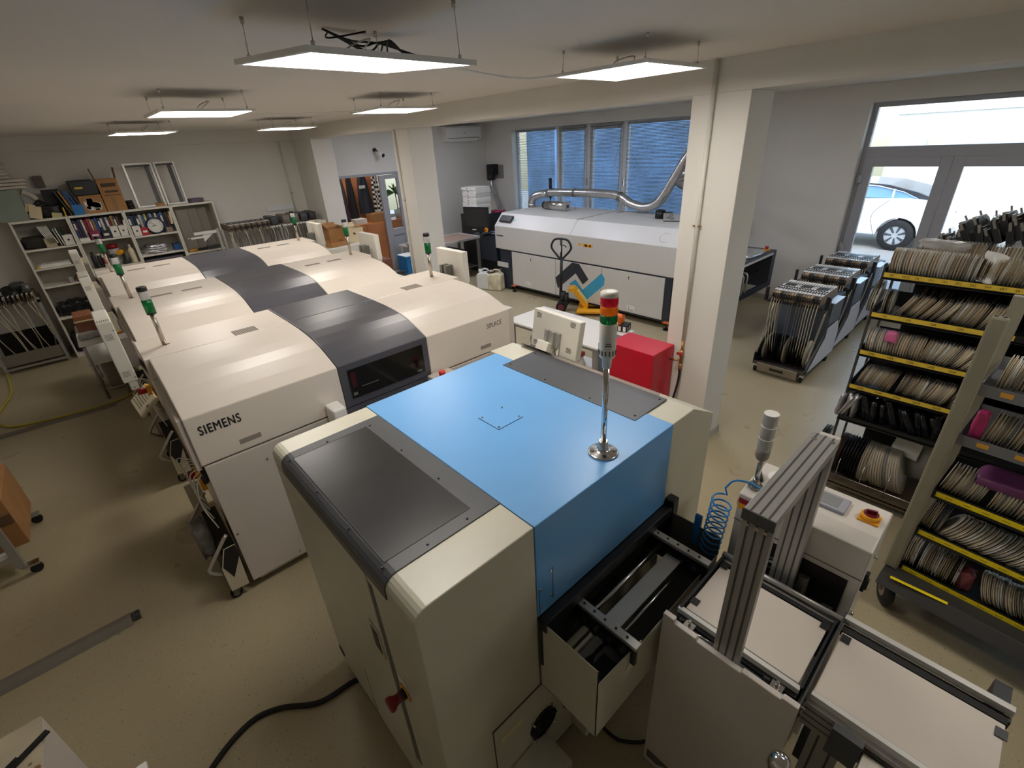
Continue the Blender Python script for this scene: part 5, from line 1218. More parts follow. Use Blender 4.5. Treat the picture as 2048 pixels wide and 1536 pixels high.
pr = [(10.149,2.71),(10.149,3.02),(9.98,3.02),(9.935,2.98),(9.93,2.80),(9.98,2.715)]
t.part('housing', MB().prism(pr, 'x', 7.12, 8.14), WHITEP, bevel=.01); t.part('air_slot', MB().prism([(9.945,2.775),(9.985,2.712),(9.978,2.709),(9.938,2.772)], 'x', 7.18, 8.08), INKG); t.part('flap', MB().prism([(9.942,2.765),(9.985,2.700),(9.98,2.697),(9.937,2.761)], 'x', 7.17, 8.06), WHITEP); t.part('badge', MB().box(7.62,9.929,2.86,7.66,9.931,2.875), INKG)
t = Thing('extract_fan', 'black extract fan with a silver hose on a plate in the bay corner', 'fan', (8.3,9.92,1.95))
t.part('wall_plate', MB().box(8.43,9.55,1.83,8.449,10.02,2.14), mat('plate_taupe','#8E8A85',.5)); t.part('fan_body', MB().box(8.25,9.72,1.92,8.43,9.96,2.16).cyl((8.28,9.84,1.80),(8.28,9.84,1.92),.10,n=18), BLACK, bevel=.006)
m_ = MB(); corr(m_, bez([(8.28,9.84,1.80),(8.26,9.78,1.62),(8.22,9.62,1.4),(8.16,9.45,1.2),(8.08,9.3,1.06)],12), .058, 14); t.part('hose', m_, FOIL)
solo('box_low', MB().box(7.55,8.9,.0,8.25,9.5,1.03), mat('box_slate','#3E4148',.5), 'slate storage box under the silver fan hose', 'box', bevel=.005)
def jerrycan(x, y, rz, m_, label):
    t = Thing('jerrycan', label, 'jerrycan', (x, y, 0), rz, 'jerrycans by the oven', w=False)
    pr = [(-.15,0),(.15,0),(.15,.27),(.10,.33),(-.10,.345),(-.15,.31)]
    t.part('body', MB().prism(pr, 'x', -.10, .10), m_, bevel=.03, seg=3)
    t.part('cap', MB().cyl((0,.10,.33),(0,.10,.385),.032,n=16), m_); t.part('handle', MB().tube(bez([(0,.06,.34),(0,.03,.395),(0,-.07,.395),(0,-.12,.33)]),.016,n=8), m_)
    return t
jerrycan(5.90,7.42,.35, mat('can_white','#E2E3E1',.4,var=.05), 'clean white plastic jerrycan on the floor by the oven')
jx = jerrycan(5.98,7.17,.35, mat('can_stained','#D8CFB2',.45,var=.3,scale=7), 'stained yellowish jerrycan on the floor by the oven'); jx.part('spill', MB().blob((.0,.10,.352),(.12,.14,.02),jit=.1), mat('dark_spill','#4A4030',.5))
# ------------------------------------------------------------------ pallet truck
t = Thing('pallet_truck', 'yellow hand pallet truck with a black loop handle in front of the oven', 'pallet truck', (5.75,5.25,0), 0)
c0 = Vector((5.80,5.27,0)); dv = Vector((.56,-.83,0)).normalized(); sv = Vector((.83,.56,0)).normalized(); TR = rotz(math.atan2(dv.y,dv.x))
g = lambda a, b, z: tuple(c0+dv*a+sv*b+Vector((0,0,z)))
t.part('tow_bar', MB().cyl(g(.0,0,.25),g(.02,0,.90),.026,.022,n=12), BLACK)
hl = [g(.02,0,.86),g(.02,-.06,.93),g(.025,-.165,1.03),g(.03,-.175,1.10),g(.03,-.12,1.185),g(.03,0,1.20),g(.03,.12,1.185),g(.03,.175,1.10),g(.025,.165,1.03),g(.02,.06,.93),g(.02,0,.86)]
# loop turned so that it faces the room
q0 = Vector((5.80,5.27,0)); lp = [(0,.86),(.07,.93),(.165,1.03),(.178,1.10),(.12,1.185),(0,1.205),(-.12,1.185),(-.178,1.10),(-.165,1.03),(-.07,.93),(0,.86)]
lv = Vector((-.22,.975,0)).normalized()
hp = bez([tuple(q0+lv*a+Vector((.02,0,z))) for a, z in lp], 5)
t.part('loop_handle', MB().tube(hp, .017, n=10), BLACK)
t.part('lever', MB().cyl((5.82,5.27,.88),(5.82,5.27,1.19),.018,n=10).tube(bez([(5.82,5.27,1.10),(5.81,5.2,1.11),(5.81,5.15,1.085)]),.008,n=6), BLACK)
t.part('label', MB().cb((5.797,5.27,1.05),(.002,.025,.10)), PAPER)
t.part('pump', MB().cyl(g(.04,0,.12),g(.04,0,.34),.05,n=16).cyl(g(.10,.06,.14),g(.10,.06,.30),.03,n=12).cyl(g(.10,-.06,.14),g(.10,-.06,.30),.03,n=12).cb(g(.06,0,.16),(.16,.20,.06),TR), BLACK)
for b in (-.075,.075):
    w_ = t.part('steer_wheel', MB().lathe([(.03,-.025),(.085,-.025),(.09,-.018),(.09,.018),(.085,.025),(.03,.025)], g(.02,b,.09), n=24, M=TR @ rotx(PI/2)), RUBBER)
    t.part('wheel_rim', MB().cyl(Vector(g(.02,b,.09))-sv*.027,Vector(g(.02,b,.09))+sv*.027,.055,n=20), mat('maroon_rim','#6E2A30',.4), parent=w_)
Y_ = mat('truck_yellow','#E8A419',.4,var=.06)
pr = [(.13,.37),(.15,.42),(.22,.43),(.27,.40),(.47,.14),(.47,.06),(.40,.06),(.40,.11),(.24,.335),(.20,.37)]
mb = MB(); mb.prism(pr, 'y', -.11, .11); mb.move(Matrix.Translation(c0) @ TR.to_4x4()); t.part('head_plate', mb, Y_, bevel=.006)
mb = MB(); mb.box(.30,-.27,.05,.46,.20,.092).box(.44,-.27,.05,.80,-.11,.088).box(.44,.11,.05,.80,.27,.088); mb.move(Matrix.Translation(c0) @ TR.to_4x4()); t.part('fork', mb, Y_, bevel=.006)
mb = MB().box(.35,-.05,0,.36,.05,0); pl = MB(); a0 = Vector(g(.29,0,.378)); a1 = Vector(g(.45,0,.170)); 
pv = (a1-a0).normalized(); pn = sv.cross(pv)
pl.add([a0+sv*.06+pn*.004,a0-sv*.06+pn*.004,a1-sv*.06+pn*.004,a1+sv*.06+pn*.004,a0+sv*.06-pn*.004,a0-sv*.06-pn*.004,a1-sv*.06-pn*.004,a1+sv*.06-pn*.004],[(0,1,2,3),(4,5,6,7),(0,1,5,4),(1,2,6,5),(2,3,7,6),(3,0,4,7)])
t.part('capacity_label', pl, mat('pale_yellow','#E6D58A',.5))
t.part('fork_roller', MB().cyl(g(.74,-.22,.03),g(.74,-.16,.03),.03,n=14).cyl(g(.74,.16,.03),g(.74,.22,.03),.03,n=14), mat('maroon_rim','#6E2A30',.4))
# ------------------------------------------------------------------ white table beside the red cabinet
t = Thing('white_table', 'white topped workbench on aluminium legs by the red cabinet', 'table', (3.84,3.38,0))
t.part('table_top', MB().box(3.51,2.70,.728,4.16,4.07,.75), WHITEP, bevel=.003)
for x_ in (3.56,4.11):
    for y_ in (2.76,4.01): t.part('leg', MB().box(x_-.022,y_-.022,0,x_+.022,y_+.022,.728), ALUP)
t.part('rail', MB().box(3.545,2.78,.685,3.585,3.99,.727).box(4.09,2.78,.685,4.13,3.99,.727).box(3.58,2.74,.685,4.09,2.78,.727).box(3.58,3.99,.685,4.09,4.03,.727), ALUP)
t.part('under_shelf', MB().box(3.56,2.78,.26,4.11,3.99,.28), WHITEP)
g_ = Thing('glove_box', 'black patterned carton with orange gloves sticking out on the white table', 'box', (4.08,2.83,.75))
bm_ = Matrix.Translation((4.08,2.86,.79)) @ Matrix.Rotation(.25,4,'Z')
g_.part('carton', MB().box(-.06,-.12,-.04,.06,.12,.04).move(bm_), BLACK, bevel=.002)
m_ = MB()
for k in range(4): m_.box(-.0608,-.105+.055*k,-.032,-.0602,-.075+.055*k,.02).box(-.05,-.1205,-.03,-.03,-.1202,.02).box(.0,-.1205,-.03,.02,-.1202,.02)
g_.part('print', m_.move(bm_), PAPER)
g_.part('orange_glove', MB().blob((4.06,2.90,.865),(.13,.17,.11),jit=.16,seg=6), ORANGE, label='crumpled orange rubber gloves')
t = Thing('spray_bottle', 'white bottle with a dark blue cap on the shelf under the white table', 'bottle', (3.70,2.80,.28))
t.part('bottle', MB().lathe([(.045,0),(.05,.01),(.05,.22),(.03,.26),(.03,.28)], (3.70,2.80,.28), n=22), WHITEP); t.part('cap', MB().cyl((3.70,2.80,.56),(3.70,2.80,.63),.042,n=18), mat('cap_blue','#1D3F86',.4))
t = Thing('trigger_bottle', 'white trigger bottle with a red nozzle under the white table', 'bottle', (3.66,3.02,.28))
t.part('bottle', MB().lathe([(.04,0),(.045,.01),(.045,.16),(.02,.22),(.018,.25)], (3.66,3.02,.28), n=20), WHITEP); t.part('trigger', MB().box(3.60,3.00,.53,3.69,3.04,.57).box(3.59,3.005,.49,3.605,3.035,.55), REDP)
solo('white_tray', MB().lathe([(.0,.0),(.13,.0),(.16,.05),(.155,.05),(.125,.006),(0,.006)], (3.74,3.30,.281), n=26), WHITEP, 'round white bowl on the shelf under the white table', 'bowl')
solo('plastic_tub', MB().blob((3.80,3.70,.43),(.20,.35,.24),jit=.06), mat('tub_grey','#A8A6A4',.5), 'grey rounded bag on the shelf under the far end of the white table', 'bag')
# red cabinet
t = Thing('air_dryer', 'glossy red cabinet with a grey control strip beside the big column', 'cabinet', (3.48,2.2,0))
t.part('body', MB().box(3.315,1.95,.03,3.650,2.43,.955), RED, bevel=.006)
p_ = t.part('control_panel', MB().box(3.322,2.432,.12,3.60,2.545,.92), mat('control_grey','#5E626A',.45), bevel=.004)
t.part('red_display', MB().box(3.3205,2.455,.80,3.322,2.52,.86), mat('display','#7A0A12',.3,emit='#E0202C',estr=.6), parent=p_)
t.part('display_digits', MB().box(3.3195,2.47,.82,3.3205,2.48,.842).box(3.3195,2.492,.82,3.3205,2.502,.842), mat('digit_red','#FF4048',.3,emit='#FF4048',estr=2.), parent=p_)
t.part('switch', MB().box(3.3155,2.465,.55,3.322,2.51,.62), BLACK, parent=p_)
t.part('foot', MB().cyl((3.36,2.0,0),(3.36,2.0,.03),.02,n=10).cyl((3.6,2.0,0),(3.6,2.0,.03),.02,n=10).cyl((3.36,2.38,0),(3.36,2.38,.03),.02,n=10).cyl((3.6,2.38,0),(3.6,2.38,.03),.02,n=10), BLACK)

# ------------------------------------------------------------------ cloakroom behind the doorway
struct('wall_cloakroom_back', MB().box(3.0,12.6,0,6.30,12.75,ZC).box(7.61,12.6,0,8.45,12.75,ZC).box(6.30,12.6,0,7.61,12.75,.95).box(6.30,12.6,2.5,7.61,12.75,ZC), mat('apricot_paint','#E2A987',.8,var=.03))
struct('wall_cloakroom_left', MB().box(3.0,YB+.15,0,3.15,12.6,ZC), WALL)
struct('floor_cloakroom', MB().box(3.0,YB+.15,-.15,8.45,12.75,0), FLOORM)
d = struct('door_2', MB().box(DX0,YB-.01,0,DX0+.05,YB+.12,DZ).box(DX0+.05,YB-.01,DZ-.05,DX1,YB+.12,DZ).box(DX1-.04,YB-.01,0,DX1,YB+.12,DZ-.05), GREYPVC, bevel=.003)
lx0, lx1 = 5.38, 5.88
struct('door_leaf', MB().box(lx0,YB+.02,.02,lx0+.14,YB+.09,DZ-.06).box(lx1-.07,YB+.02,.02,lx1,YB+.09,DZ-.06).box(lx0+.14,YB+.02,2.05,lx1-.07,YB+.09,DZ-.06).box(lx0+.14,YB+.02,.86,lx1-.07,YB+.09,1.0).box(lx0+.14,YB+.02,.02,lx1-.07,YB+.09,.12), GREYPVC, d, bevel=.003)
struct('door_panel', MB().box(lx0+.14,YB+.05,.12,lx1-.07,YB+.065,.86), mat('door_panel_grey','#A9ADB4',.45), d)
struct('door_pane', MB().box(lx0+.13,YB+.05,.99,lx1-.06,YB+.058,2.06), GLASS, d)
# cloakroom window giving the bright daylight
struct('window_2', MB().box(6.30,12.58,.95,6.36,12.6,2.5).box(7.55,12.58,.95,7.61,12.6,2.5).box(6.36,12.58,.95,7.55,12.6,1.01).box(6.36,12.58,2.44,7.55,12.6,2.5), PVC)
OAKM = OAK
def cupboard(x0, x1, label):
    t = Thing('cupboard', label, 'cupboard', ((x0+x1)/2,11.75,0))
    t.part('body', MB().box(x0,11.5,.05,x1,12.05,1.0), OAKM, bevel=.004); t.part('plinth', MB().box(x0+.01,11.53,0,x1-.01,12.03,.05), BLACK)
    mdl = (x0+x1)/2
    for a, b in ((x0,mdl),(mdl,x1)):
        q = t.part('door', MB().box(a+.006,11.482,.13,b-.006,11.5,.985), OAKM, bevel=.003)
cupboard(5.02,6.02,'orange wood low cupboard seen through the doorway'); cupboard(6.03,7.0,'orange wood low cupboard seen through the glazed door leaf')
solo('carton', MB().box(5.75,11.55,1.001,6.15,11.9,1.20), CARD, 'brown carton on the orange cupboard', 'box', bevel=.003)
solo('carton', MB().box(5.32,11.6,1.001,5.62,11.9,1.12), PAPER, 'white carton on the orange cupboard under the dark coats', 'box', bevel=.003)
struct('wall_coat_panel', MB().box(4.4,12.1,0,6.35,12.16,2.6), mat('apricot_panel','#D98F62',.7,var=.06))
solo('coat_rail', MB().cyl((4.45,11.98,2.22),(6.3,11.98,2.22),.015,n=10).box(4.5,11.98,2.2,4.52,12.1,2.24).box(6.2,11.98,2.2,6.22,12.1,2.24), STEEL, 'steel coat rail above the hanging coats', 'rail')
def garment(x, z0, z1, wd, m_, label, trim=None):
    t = Thing('coat', label, 'coat', (x,11.92,z0))
    def f(u, v):
        a = 2*PI*v; w_ = wd*(.45+.55*u**.6)*.5; dd = .07*(.7+.5*u)*(1+.25*math.sin(a*5+u*3))
        return Vector((x+w_*math.cos(a)*(1+.10*math.sin(6*a+4*u)), 11.92+dd*math.sin(a), z1-(z1-z0)*u-.04*math.cos(a)*(u < .05)))
    mb = MB().sheet(f, 14, 36); mb.ell((x,11.92,z1),wd*.24,.05,.04); t.part('cloth', mb, m_)
    t.part('hook', MB().tube(bez([(x,11.98,2.215),(x,11.95,2.16),(x,11.92,z1-.02)]),.006,n=6), STEEL)
    if trim: trim(t, x)
    return t
def plaid(name):
    m = bpy.data.materials.new(name); m.use_nodes = True; nt = m.node_tree; b = nt.nodes['Principled BSDF']; b.inputs['Roughness'].default_value = .8
    tc = nt.nodes.new('ShaderNodeTexCoord'); mp = nt.nodes.new('ShaderNodeMapping'); ck = nt.nodes.new('ShaderNodeTexChecker'); ck.inputs['Scale'].default_value = 18
    ck.inputs['Color1'].default_value = lin('#17171A')+(1,); ck.inputs['Color2'].default_value = lin('#D6D4CE')+(1,)
    nt.links.new(tc.outputs['Object'], mp.inputs['Vector']); nt.links.new(mp.outputs[0], ck.inputs['Vector']); nt.links.new(ck.outputs['Color'], b.inputs['Base Color']); return m
garment(4.93,1.12,2.12,.22, mat('cloth_brown','#5A4636',.85), 'brown coat hanging at the door frame end of the rail')
garment(5.08,1.20,2.10,.20, mat('cloth_khaki','#A99A72',.85), 'khaki coat hanging between the brown coat and the patterned one')
garment(5.25,1.05,2.10,.22, mat('cloth_pattern','#3A2F33',.85,var=.9,scale=45), 'dark dotted patterned garment hanging beside the khaki coat')
garment(5.47,.78,2.12,.24, mat('cloth_black','#16161A',.85), 'longest black coat hanging in the middle of the rail')
garment(5.82,1.20,2.14,.36, mat('cloth_navy','#20242E',.7), 'dark navy jacket with a silver chest patch on the coat rail', lambda t, x: t.part('chest_patch', MB().cb((x-.06,11.83,1.83),(.16,.004,.07)), STICK))
garment(6.16,1.15,2.14,.24, plaid('plaid_cloth'), 'black and white checked shirt hanging on the coat rail')
solo('shoe_heap', MB().blob((5.0,11.7,1.06),(.25,.2,.10),jit=.2), mat('cloth_denim','#3E5068',.8,var=.5,scale=20), 'crumpled blue and white cloth on the orange cupboard', 'cloth')
def spiky(x, y, z, n, L, pot, label):
    t = Thing('spiky_plant', label, 'plant', (x, y, pot))
    mb = MB()
    for k in range(n):
        a = R_.uniform(0, 6.28); e_ = R_.uniform(-.3,1.1); d_ = Vector((math.cos(a)*math.cos(e_), math.sin(a)*math.cos(e_), math.sin(e_))); sd = d_.cross(Vector((0,0,1))).normalized()*.016
        l = L*R_.uniform(.7,1.1); o = Vector((x,y,z))
        mb.add([o-sd*.6,o+sd*.6,o+d_*l*.5+sd+Vector((0,0,.03)),o+d_*l-Vector((0,0,.05)),o+d_*l*.5-sd+Vector((0,0,.03))],[(0,1,2,3,4)])
    t.part('leaves', mb, LEAF); t.part('stem', MB().tube(bez([(x,y,pot+.18),(x+.02,y,(pot+z)/2),(x,y,z)]),.013,n=7), mat('stem_brown','#8A7A5A',.7))
    t.part('pot', MB().lathe([(.07,0),(.10,.20),(.09,.20),(.065,.17)], (x,y,pot), n=20), mat('pot_grey','#B9BCC2',.5))
spiky(6.60,11.75,1.62,34,.36,1.002,'spiky potted palm behind the door glass, lower crown')
spiky(6.86,12.0,2.02,30,.38,1.002,'tall spiky potted palm behind the door glass, upper crown')
# things around the doorway on the shop side
def opening_box(name, label, x, y, z, w_, d_, h_, m_, rz=0, flaps=0.):
    t = Thing(name, label, 'box', (x,y,z), rz, w=False); a, b = w_/2, d_/2
    t.part('walls', MB().box(-a,-b,0,a,-b+.005,h_).box(-a,b-.005,0,a,b,h_).box(-a,-b,0,-a+.005,b,h_).box(a-.005,-b,0,a,b,h_).box(-a,-b,0,a,b,.005), m_)
    if flaps:
        t.part('flap', MB().cb((0,b+flaps*.35,h_+flaps*.3),(w_,.004,flaps),rotx(-.9)).cb((-a-flaps*.3,0,h_+flaps*.35),(.004,d_,flaps),roty(-.7)).cb((a+flaps*.3,0,h_-flaps*.1),(.004,d_,flaps),roty(1.9)), m_)
    return t
t = Thing('white_cabinet', 'pale cabinet in front of the doorway carrying cardboard boxes', 'cabinet', (3.5,8.55,0))
t.part('body', MB().box(2.95,8.25,.03,4.02,8.95,1.16), OFFW, bevel=.012); t.part('vent', MB().box(2.945,8.35,.85,2.95,8.6,1.0), INKG); t.part('plinth', MB().box(3.0,8.3,0,3.97,8.9,.03), BLACK)
opening_box('cardboard_tray', 'shallow brown cardboard tray on the pale cabinet', 3.42,8.50,1.161,.34,.34,.08,CARD,.15)
opening_box('cardboard_box', 'open brown cardboard box behind the shallow tray', 3.55,8.76,1.161,.30,.28,.26,CARD,.05,.12)
b_ = opening_box('cardboard_box', 'pale printed cardboard box beside the brown ones on the cabinet', 3.84,8.62,1.161,.30,.30,.24,CARD2,.02,.10)
b_.part('stamp_print', MB().cb((-.03,-.1505,.15),(.05,.001,.03),roty(.6)), mat('print_brown','#5A3A22',.6))
t = Thing('plastic_crate', 'bright blue plastic crate by the cloakroom door', 'crate', (4.92,8.62,0))
t.part('stand', MB().box(4.5,8.30,.02,5.15,8.98,.36), mat('stand_grey','#A9A79F',.5), bevel=.004)
t.part('crate', MB().box(4.80,8.5,.361,5.06,8.85,.70).box(4.79,8.49,.67,5.07,8.86,.70), PLBLUE, bevel=.006); t.part('hand_slot', MB().box(4.88,8.4985,.57,4.97,8.5,.60), INK); t.part('lid', MB().box(4.80,8.5,.701,5.06,8.85,.71), WHITEP)
t = Thing('reel_tool', 'dark toothed tool lying beside the blue crate', 'tool', (4.62,8.55,.361))
t.part('body', MB().box(4.52,8.45,.361,4.74,8.70,.40), CHAR, bevel=.005)
for k in range(5): t.part('tooth', MB().box(4.54+.04*k,8.46,.40,4.56+.04*k,8.60,.445), CHAR)
solo('wood_panel_box', MB().box(4.32,9.0,.02,4.75,9.45,.62), mat('brick_brown','#8A5642',.6), 'reddish brown box standing by the doorway behind the monitor', 'box', bevel=.004)
t = Thing('small_table', 'small pale table behind the glazed door leaf', 'table', (5.75,9.6,0)); t.part('table_top', MB().box(5.45,9.4,.66,6.1,9.9,.69), OFFW)
for q in ((5.5,9.45),(6.05,9.45),(5.5,9.85),(6.05,9.85)): t.part('leg', MB().cyl((q[0],q[1],0),(q[0],q[1],.66),.025,n=12), OFFW)
t = Thing('security_camera', 'black and white bullet camera above the cloakroom door', 'camera', (5.40,10.1,2.55)); t.part('mount', MB().cyl((5.37,10.149,2.63),(5.37,10.12,2.63),.04,n=16).tube([(5.37,10.12,2.63),(5.39,10.06,2.60),(5.41,10.04,2.57)],.016,n=8), BLACK); t.part('body', MB().cyl((5.37,10.10,2.575),(5.43,9.92,2.52),.042,n=18), WHITEP); t.part('lens', MB().cyl((5.43,9.92,2.52),(5.434,9.908,2.516),.038,n=18), BLACK)
solo('smoke_alarm', MB().cyl((4.27,10.149,2.80),(4.27,10.11,2.80),.062,.05,n=24), mat('aged_plastic','#D3CBAC',.5), 'round yellowed detector on the wall above the siren box', 'detector')
solo('alarm_siren', MB().box(4.10,10.05,2.55,4.30,10.149,2.70), mat('aged_plastic2','#CFC19A',.5), 'yellowed square siren box on the wall under the round detector', 'siren', bevel=.012)
t = Thing('wall_switch', 'white double light switch by the cloakroom doorway', 'switch', (4.14,10.14,1.22)); t.part('plate', MB().box(4.09,10.138,1.20,4.20,10.149,1.30), WHITEP, bevel=.003); t.part('rocker', MB().box(4.10,10.134,1.21,4.142,10.138,1.29).box(4.148,10.134,1.21,4.19,10.138,1.29), PVC)
# ------------------------------------------------------------------ bookcases along the back wall
BX = [-.553, .070, .731, 1.358, 1.978]; BY0, BY1, BH = 9.655, 10.045, 2.02
SHV = [[1.633,1.367,1.109,.63],[1.655,1.245,.85,.45],[1.625,1.33,.95,.5],[1.262,.85,.45]]
BL = ['white bookcase at the open end of the row, with black film bags low down', 'white bookcase holding mixed folders and bottles', 'white bookcase holding the wall clock', 'white bookcase holding tall grey sheets']
PAPW = mat('shelf_white','#DCD8CC',.5,var=.02); BACKP = mat('shelf_back','#BDB8AC',.7)
for k in range(4):
    x0, x1 = BX[k], BX[k+1]
    t = Thing('bookcase', BL[k], 'bookcase', ((x0+x1)/2,(BY0+BY1)/2,0)); q = .011
    t.part('frame', MB().box(x0+.001,BY0,0,x0+2*q,BY1,BH).box(x1-2*q,BY0,0,x1-.001,BY1,BH).box(x0+2*q,BY0,BH-.03,x1-2*q,BY1,BH).box(x0+2*q,BY0,.0,x1-2*q,BY1,.06), PAPW, bevel=.002)
    t.part('back_board', MB().box(x0+2*q,BY1-.006,.06,x1-2*q,BY1,BH-.03), BACKP)
    for z in SHV[k]: t.part('shelf', MB().box(x0+2*q,BY0+.004,z-.025,x1-2*q,BY1-.006,z), PAPW)
def binder(x, z, w_, h_, col, lean=0., depth=.26, group=None, label=None, spine=True, yb=None):
    t = Thing('binder', label, 'binder', (x, (yb or BY0)+.08, z), 0, group, w=False)
    m_ = mat('binder_'+col, '#'+col, .5, var=.04); M = roty(lean).to_4x4()
    t.part('cover', MB().box(-w_/2,0,0,w_/2,depth,h_).move(M), m_, bevel=.002)
    if spine: t.part('spine_label', MB().box(-w_/2+.005,-.0008,h_*.55,w_/2-.005,0,h_*.85).move(M), PAPER)
    return t
def row(x0, z, cols, ws, hs, lean, group, fmt):
    x = x0
    for i, c in enumerate(cols):
        w_ = ws[i % len(ws)]; binder(x+w_/2, z+.004, w_, hs[i % len(hs)], c, lean, group=group, label=fmt % BIN[c], spine=(i % 3 == 0)); x += w_+.004
    return x
BIN = {'2B3B5E':'dark blue','4A2A34':'maroon','7A1F2E':'wine red','C9C3B4':'pale','A8324A':'crimson','B7A78A':'beige','1F4FA0':'bright blue','3A3A42':'charcoal','8A6A4A':'brown','D0CDC6':'white','6A3A3E':'dull red','8F8A55':'olive','4A4048':'plum grey','24304A':'navy','D2B23A':'yellow','3E6A9A':'mid blue','1A1D2A':'near black','8FA0B4':'light blue','5F7A4A':'green'}
row(.10,1.655,['2B3B5E','4A2A34','24304A','C9C3B4','7A1F2E','A8324A','B7A78A','8A6A4A','1F4FA0','24304A','D0CDC6','3A3A42','8FA0B4','7A1F2E','8F8A55','4A4048','6A3A3E'],[.030,.022,.034,.026,.030],[.29,.28,.30],.0,'folders in the second bookcase','%s folder standing in the bookcase with bottles')
row(.76,1.625,['24304A','2B3B5E','1A1D2A','2B3B5E','C9C3B4','3E6A9A','D2B23A','24304A','8FA0B4','1A1D2A','D0CDC6','24304A','3E6A9A','1A1D2A','6A3A3E','3A3A42'],[.034,.030,.026,.036],[.30,.29],.0,'folders in the clock bookcase','%s folder standing behind the clock')
def filebox(x, z, w_, h_, m_, label, hole=True, d=.24, y=None):
    t = Thing('file_box', label, 'file box', (x, (y or BY0)+.005, z), 0, None, w=False)
    t.part('box', MB().box(-w_/2,0,0,w_/2,d,h_), m_, bevel=.002)
    if hole: t.part('finger_hole', MB().cyl((0,-.0008,h_*.52),(0,.0005,h_*.52),.014,n=16), BLACK)
    else: t.part('label', MB().box(-w_*.32,-.0008,h_*.35,w_*.32,0,h_*.65), PAPER)
WB = mat('box_file_white','#E3DFD6',.6)
filebox(-.02,1.637,.11,.14,WB,'white file box with a black finger hole in the end bookcase')
filebox(.545,1.659,.095,.155,WB,'white file box with a finger hole beside the magenta box, nearer the folders'); filebox(.65,1.659,.095,.155,WB,'white file box with a finger hole against the second bookcase post')
filebox(.815,1.629,.10,.15,WB,'white file box with a finger hole left of the red box under blue folders')
filebox(.30,1.659,.12,.12,mat('magenta_card','#8E2352',.5),'magenta card box with a white label in front of the folders',False,.10); filebox(.43,1.659,.10,.11,mat('black_card','#1C1E2A',.5),'small black card box beside the magenta one',False,.10)
filebox(.915,1.629,.09,.11,mat('red_card','#BE1F2E',.5),'red card box with a white label beside the clock',False,.10)
solo('flat_carton', MB().box(.10,BY0+.01,1.657,.22,BY0+.2,1.70), PAPER, 'flat white carton beside the magenta card box', 'box')
solo('white_binder', MB().cb((.695,BY0+.05,1.80),(.03,.10,.17),roty(.12)), PAPER, 'white narrow sleeve leaning above the white file box', 'sleeve')
t = Thing('wall_clock', 'round white clock with a dark rim standing on the bookcase shelf', 'clock', (1.075,BY0+.02,1.745))
cM = rotx(PI/2+.06); cc = Vector((1.075,BY0+.02,1.752))
t.part('rim', MB().lathe([(.105,-.004),(.125,-.004),(.128,.012),(.112,.026),(.105,.020),(.105,-.004)], cc, n=40, M=cM, caps=False), mat('clock_navy','#20263A',.35)); t.part('dial', MB().cyl(cc,cc+cM @ Vector((0,0,.008)),.108,n=36), PAPER)
def hand(a, l, w_): 
    q = MB().box(-w_,-.01,.009,w_,l,.0105); q.move(Matrix.Translation(cc) @ (cM @ rotz(-a)).to_4x4()); return q
t.part('hand', hand(math.radians(265),.055,.0035), INK); t.part('hand', hand(math.radians(318),.085,.0025), INK)
nm = MB()
for k in range(1,13):
    a = math.radians(30*k); q = text_mb(str(k), .026, Matrix.Translation(cc) @ cM.to_4x4() @ Matrix.Translation((.084*math.sin(a)-.008, .084*math.cos(a)-.009, .0085)), ext=.0003); nm.add(q.v, q.f)
t.part('numerals', nm, INK)
solo('small_carton', MB().box(1.20,BY0+.02,1.627,1.29,BY0+.12,1.70), mat('taupe_card','#8E7C68',.7), 'small taupe carton beside the clock', 'box', bevel=.002)
solo('yellow_sleeve', MB().cb((1.315,BY0+.06,1.84),(.03,.12,.19),roty(.1)), CARD2, 'pale yellow sleeve leaning at the post beside the clock', 'sleeve')
# end bookcase contents
solo('dark_bundle', MB().blob((-.36,BY0+.18,1.715),(.30,.26,.14),jit=.14), mat('dark_cloth','#332F2C',.85,var=.3), 'dark crumpled bundle in the end bookcase top compartment', 'bundle')
t = Thing('magazine_file', 'beige magazine file full of loose papers in the end bookcase', 'file', (-.22,BY0+.02,1.637)); t.part('box', MB().box(-.285,BY0+.02,1.637,-.165,BY0+.26,1.76), mat('file_beige','#B9AC8A',.7)); 
for k in range(6): t.part('paper', MB().cb((-.262+.018*k,BY0+.13,1.80),(.010,.22,.24),roty(-.22)), PAPER)
for k in range(4): solo('folder', MB().cb((-.13+.03*k,BY0+.14,1.76),(.014,.24,.23),roty(-.12)), [mat('sleeve_clear','#B9B6AE',.4),PAPER,mat('folder_green','#1F5A3C',.5),mat('folder_black','#1B1B1E',.5)][k], ['clear sleeve standing beside the magazine file','white sleeve standing beside the green folder','green folder in the end bookcase','black folder beside the white file box'][k], 'folder')
solo('paper_box', MB().box(-.09,BY0+.03,1.37,.04,BY0+.2,1.44), mat('pink_white','#E3D2CC',.6), 'white carton with pink edges on the second shelf of the end bookcase', 'box', bevel=.002)
solo('paper_pile', MB().cb((-.30,BY0+.14,1.385),(.36,.22,.03),rotz(.05)).cb((-.28,BY0+.13,1.408),(.32,.20,.014),rotz(-.06)), PAPER, 'pile of white paper on the second shelf of the end bookcase', 'paper')
solo('yellow_note', MB().box(-.50,BY0+.01,1.37,-.46,BY0+.12,1.395), YLAB, 'small yellow pad at the end of the paper pile', 'pad')
solo('foam_strip', MB().cb((.02,9.60,.725),(.075,.05,1.448)), mat('foam_cream2','#D9CFA9',.7), 'tall cream foam strip standing in front of the end bookcase post', 'foam')
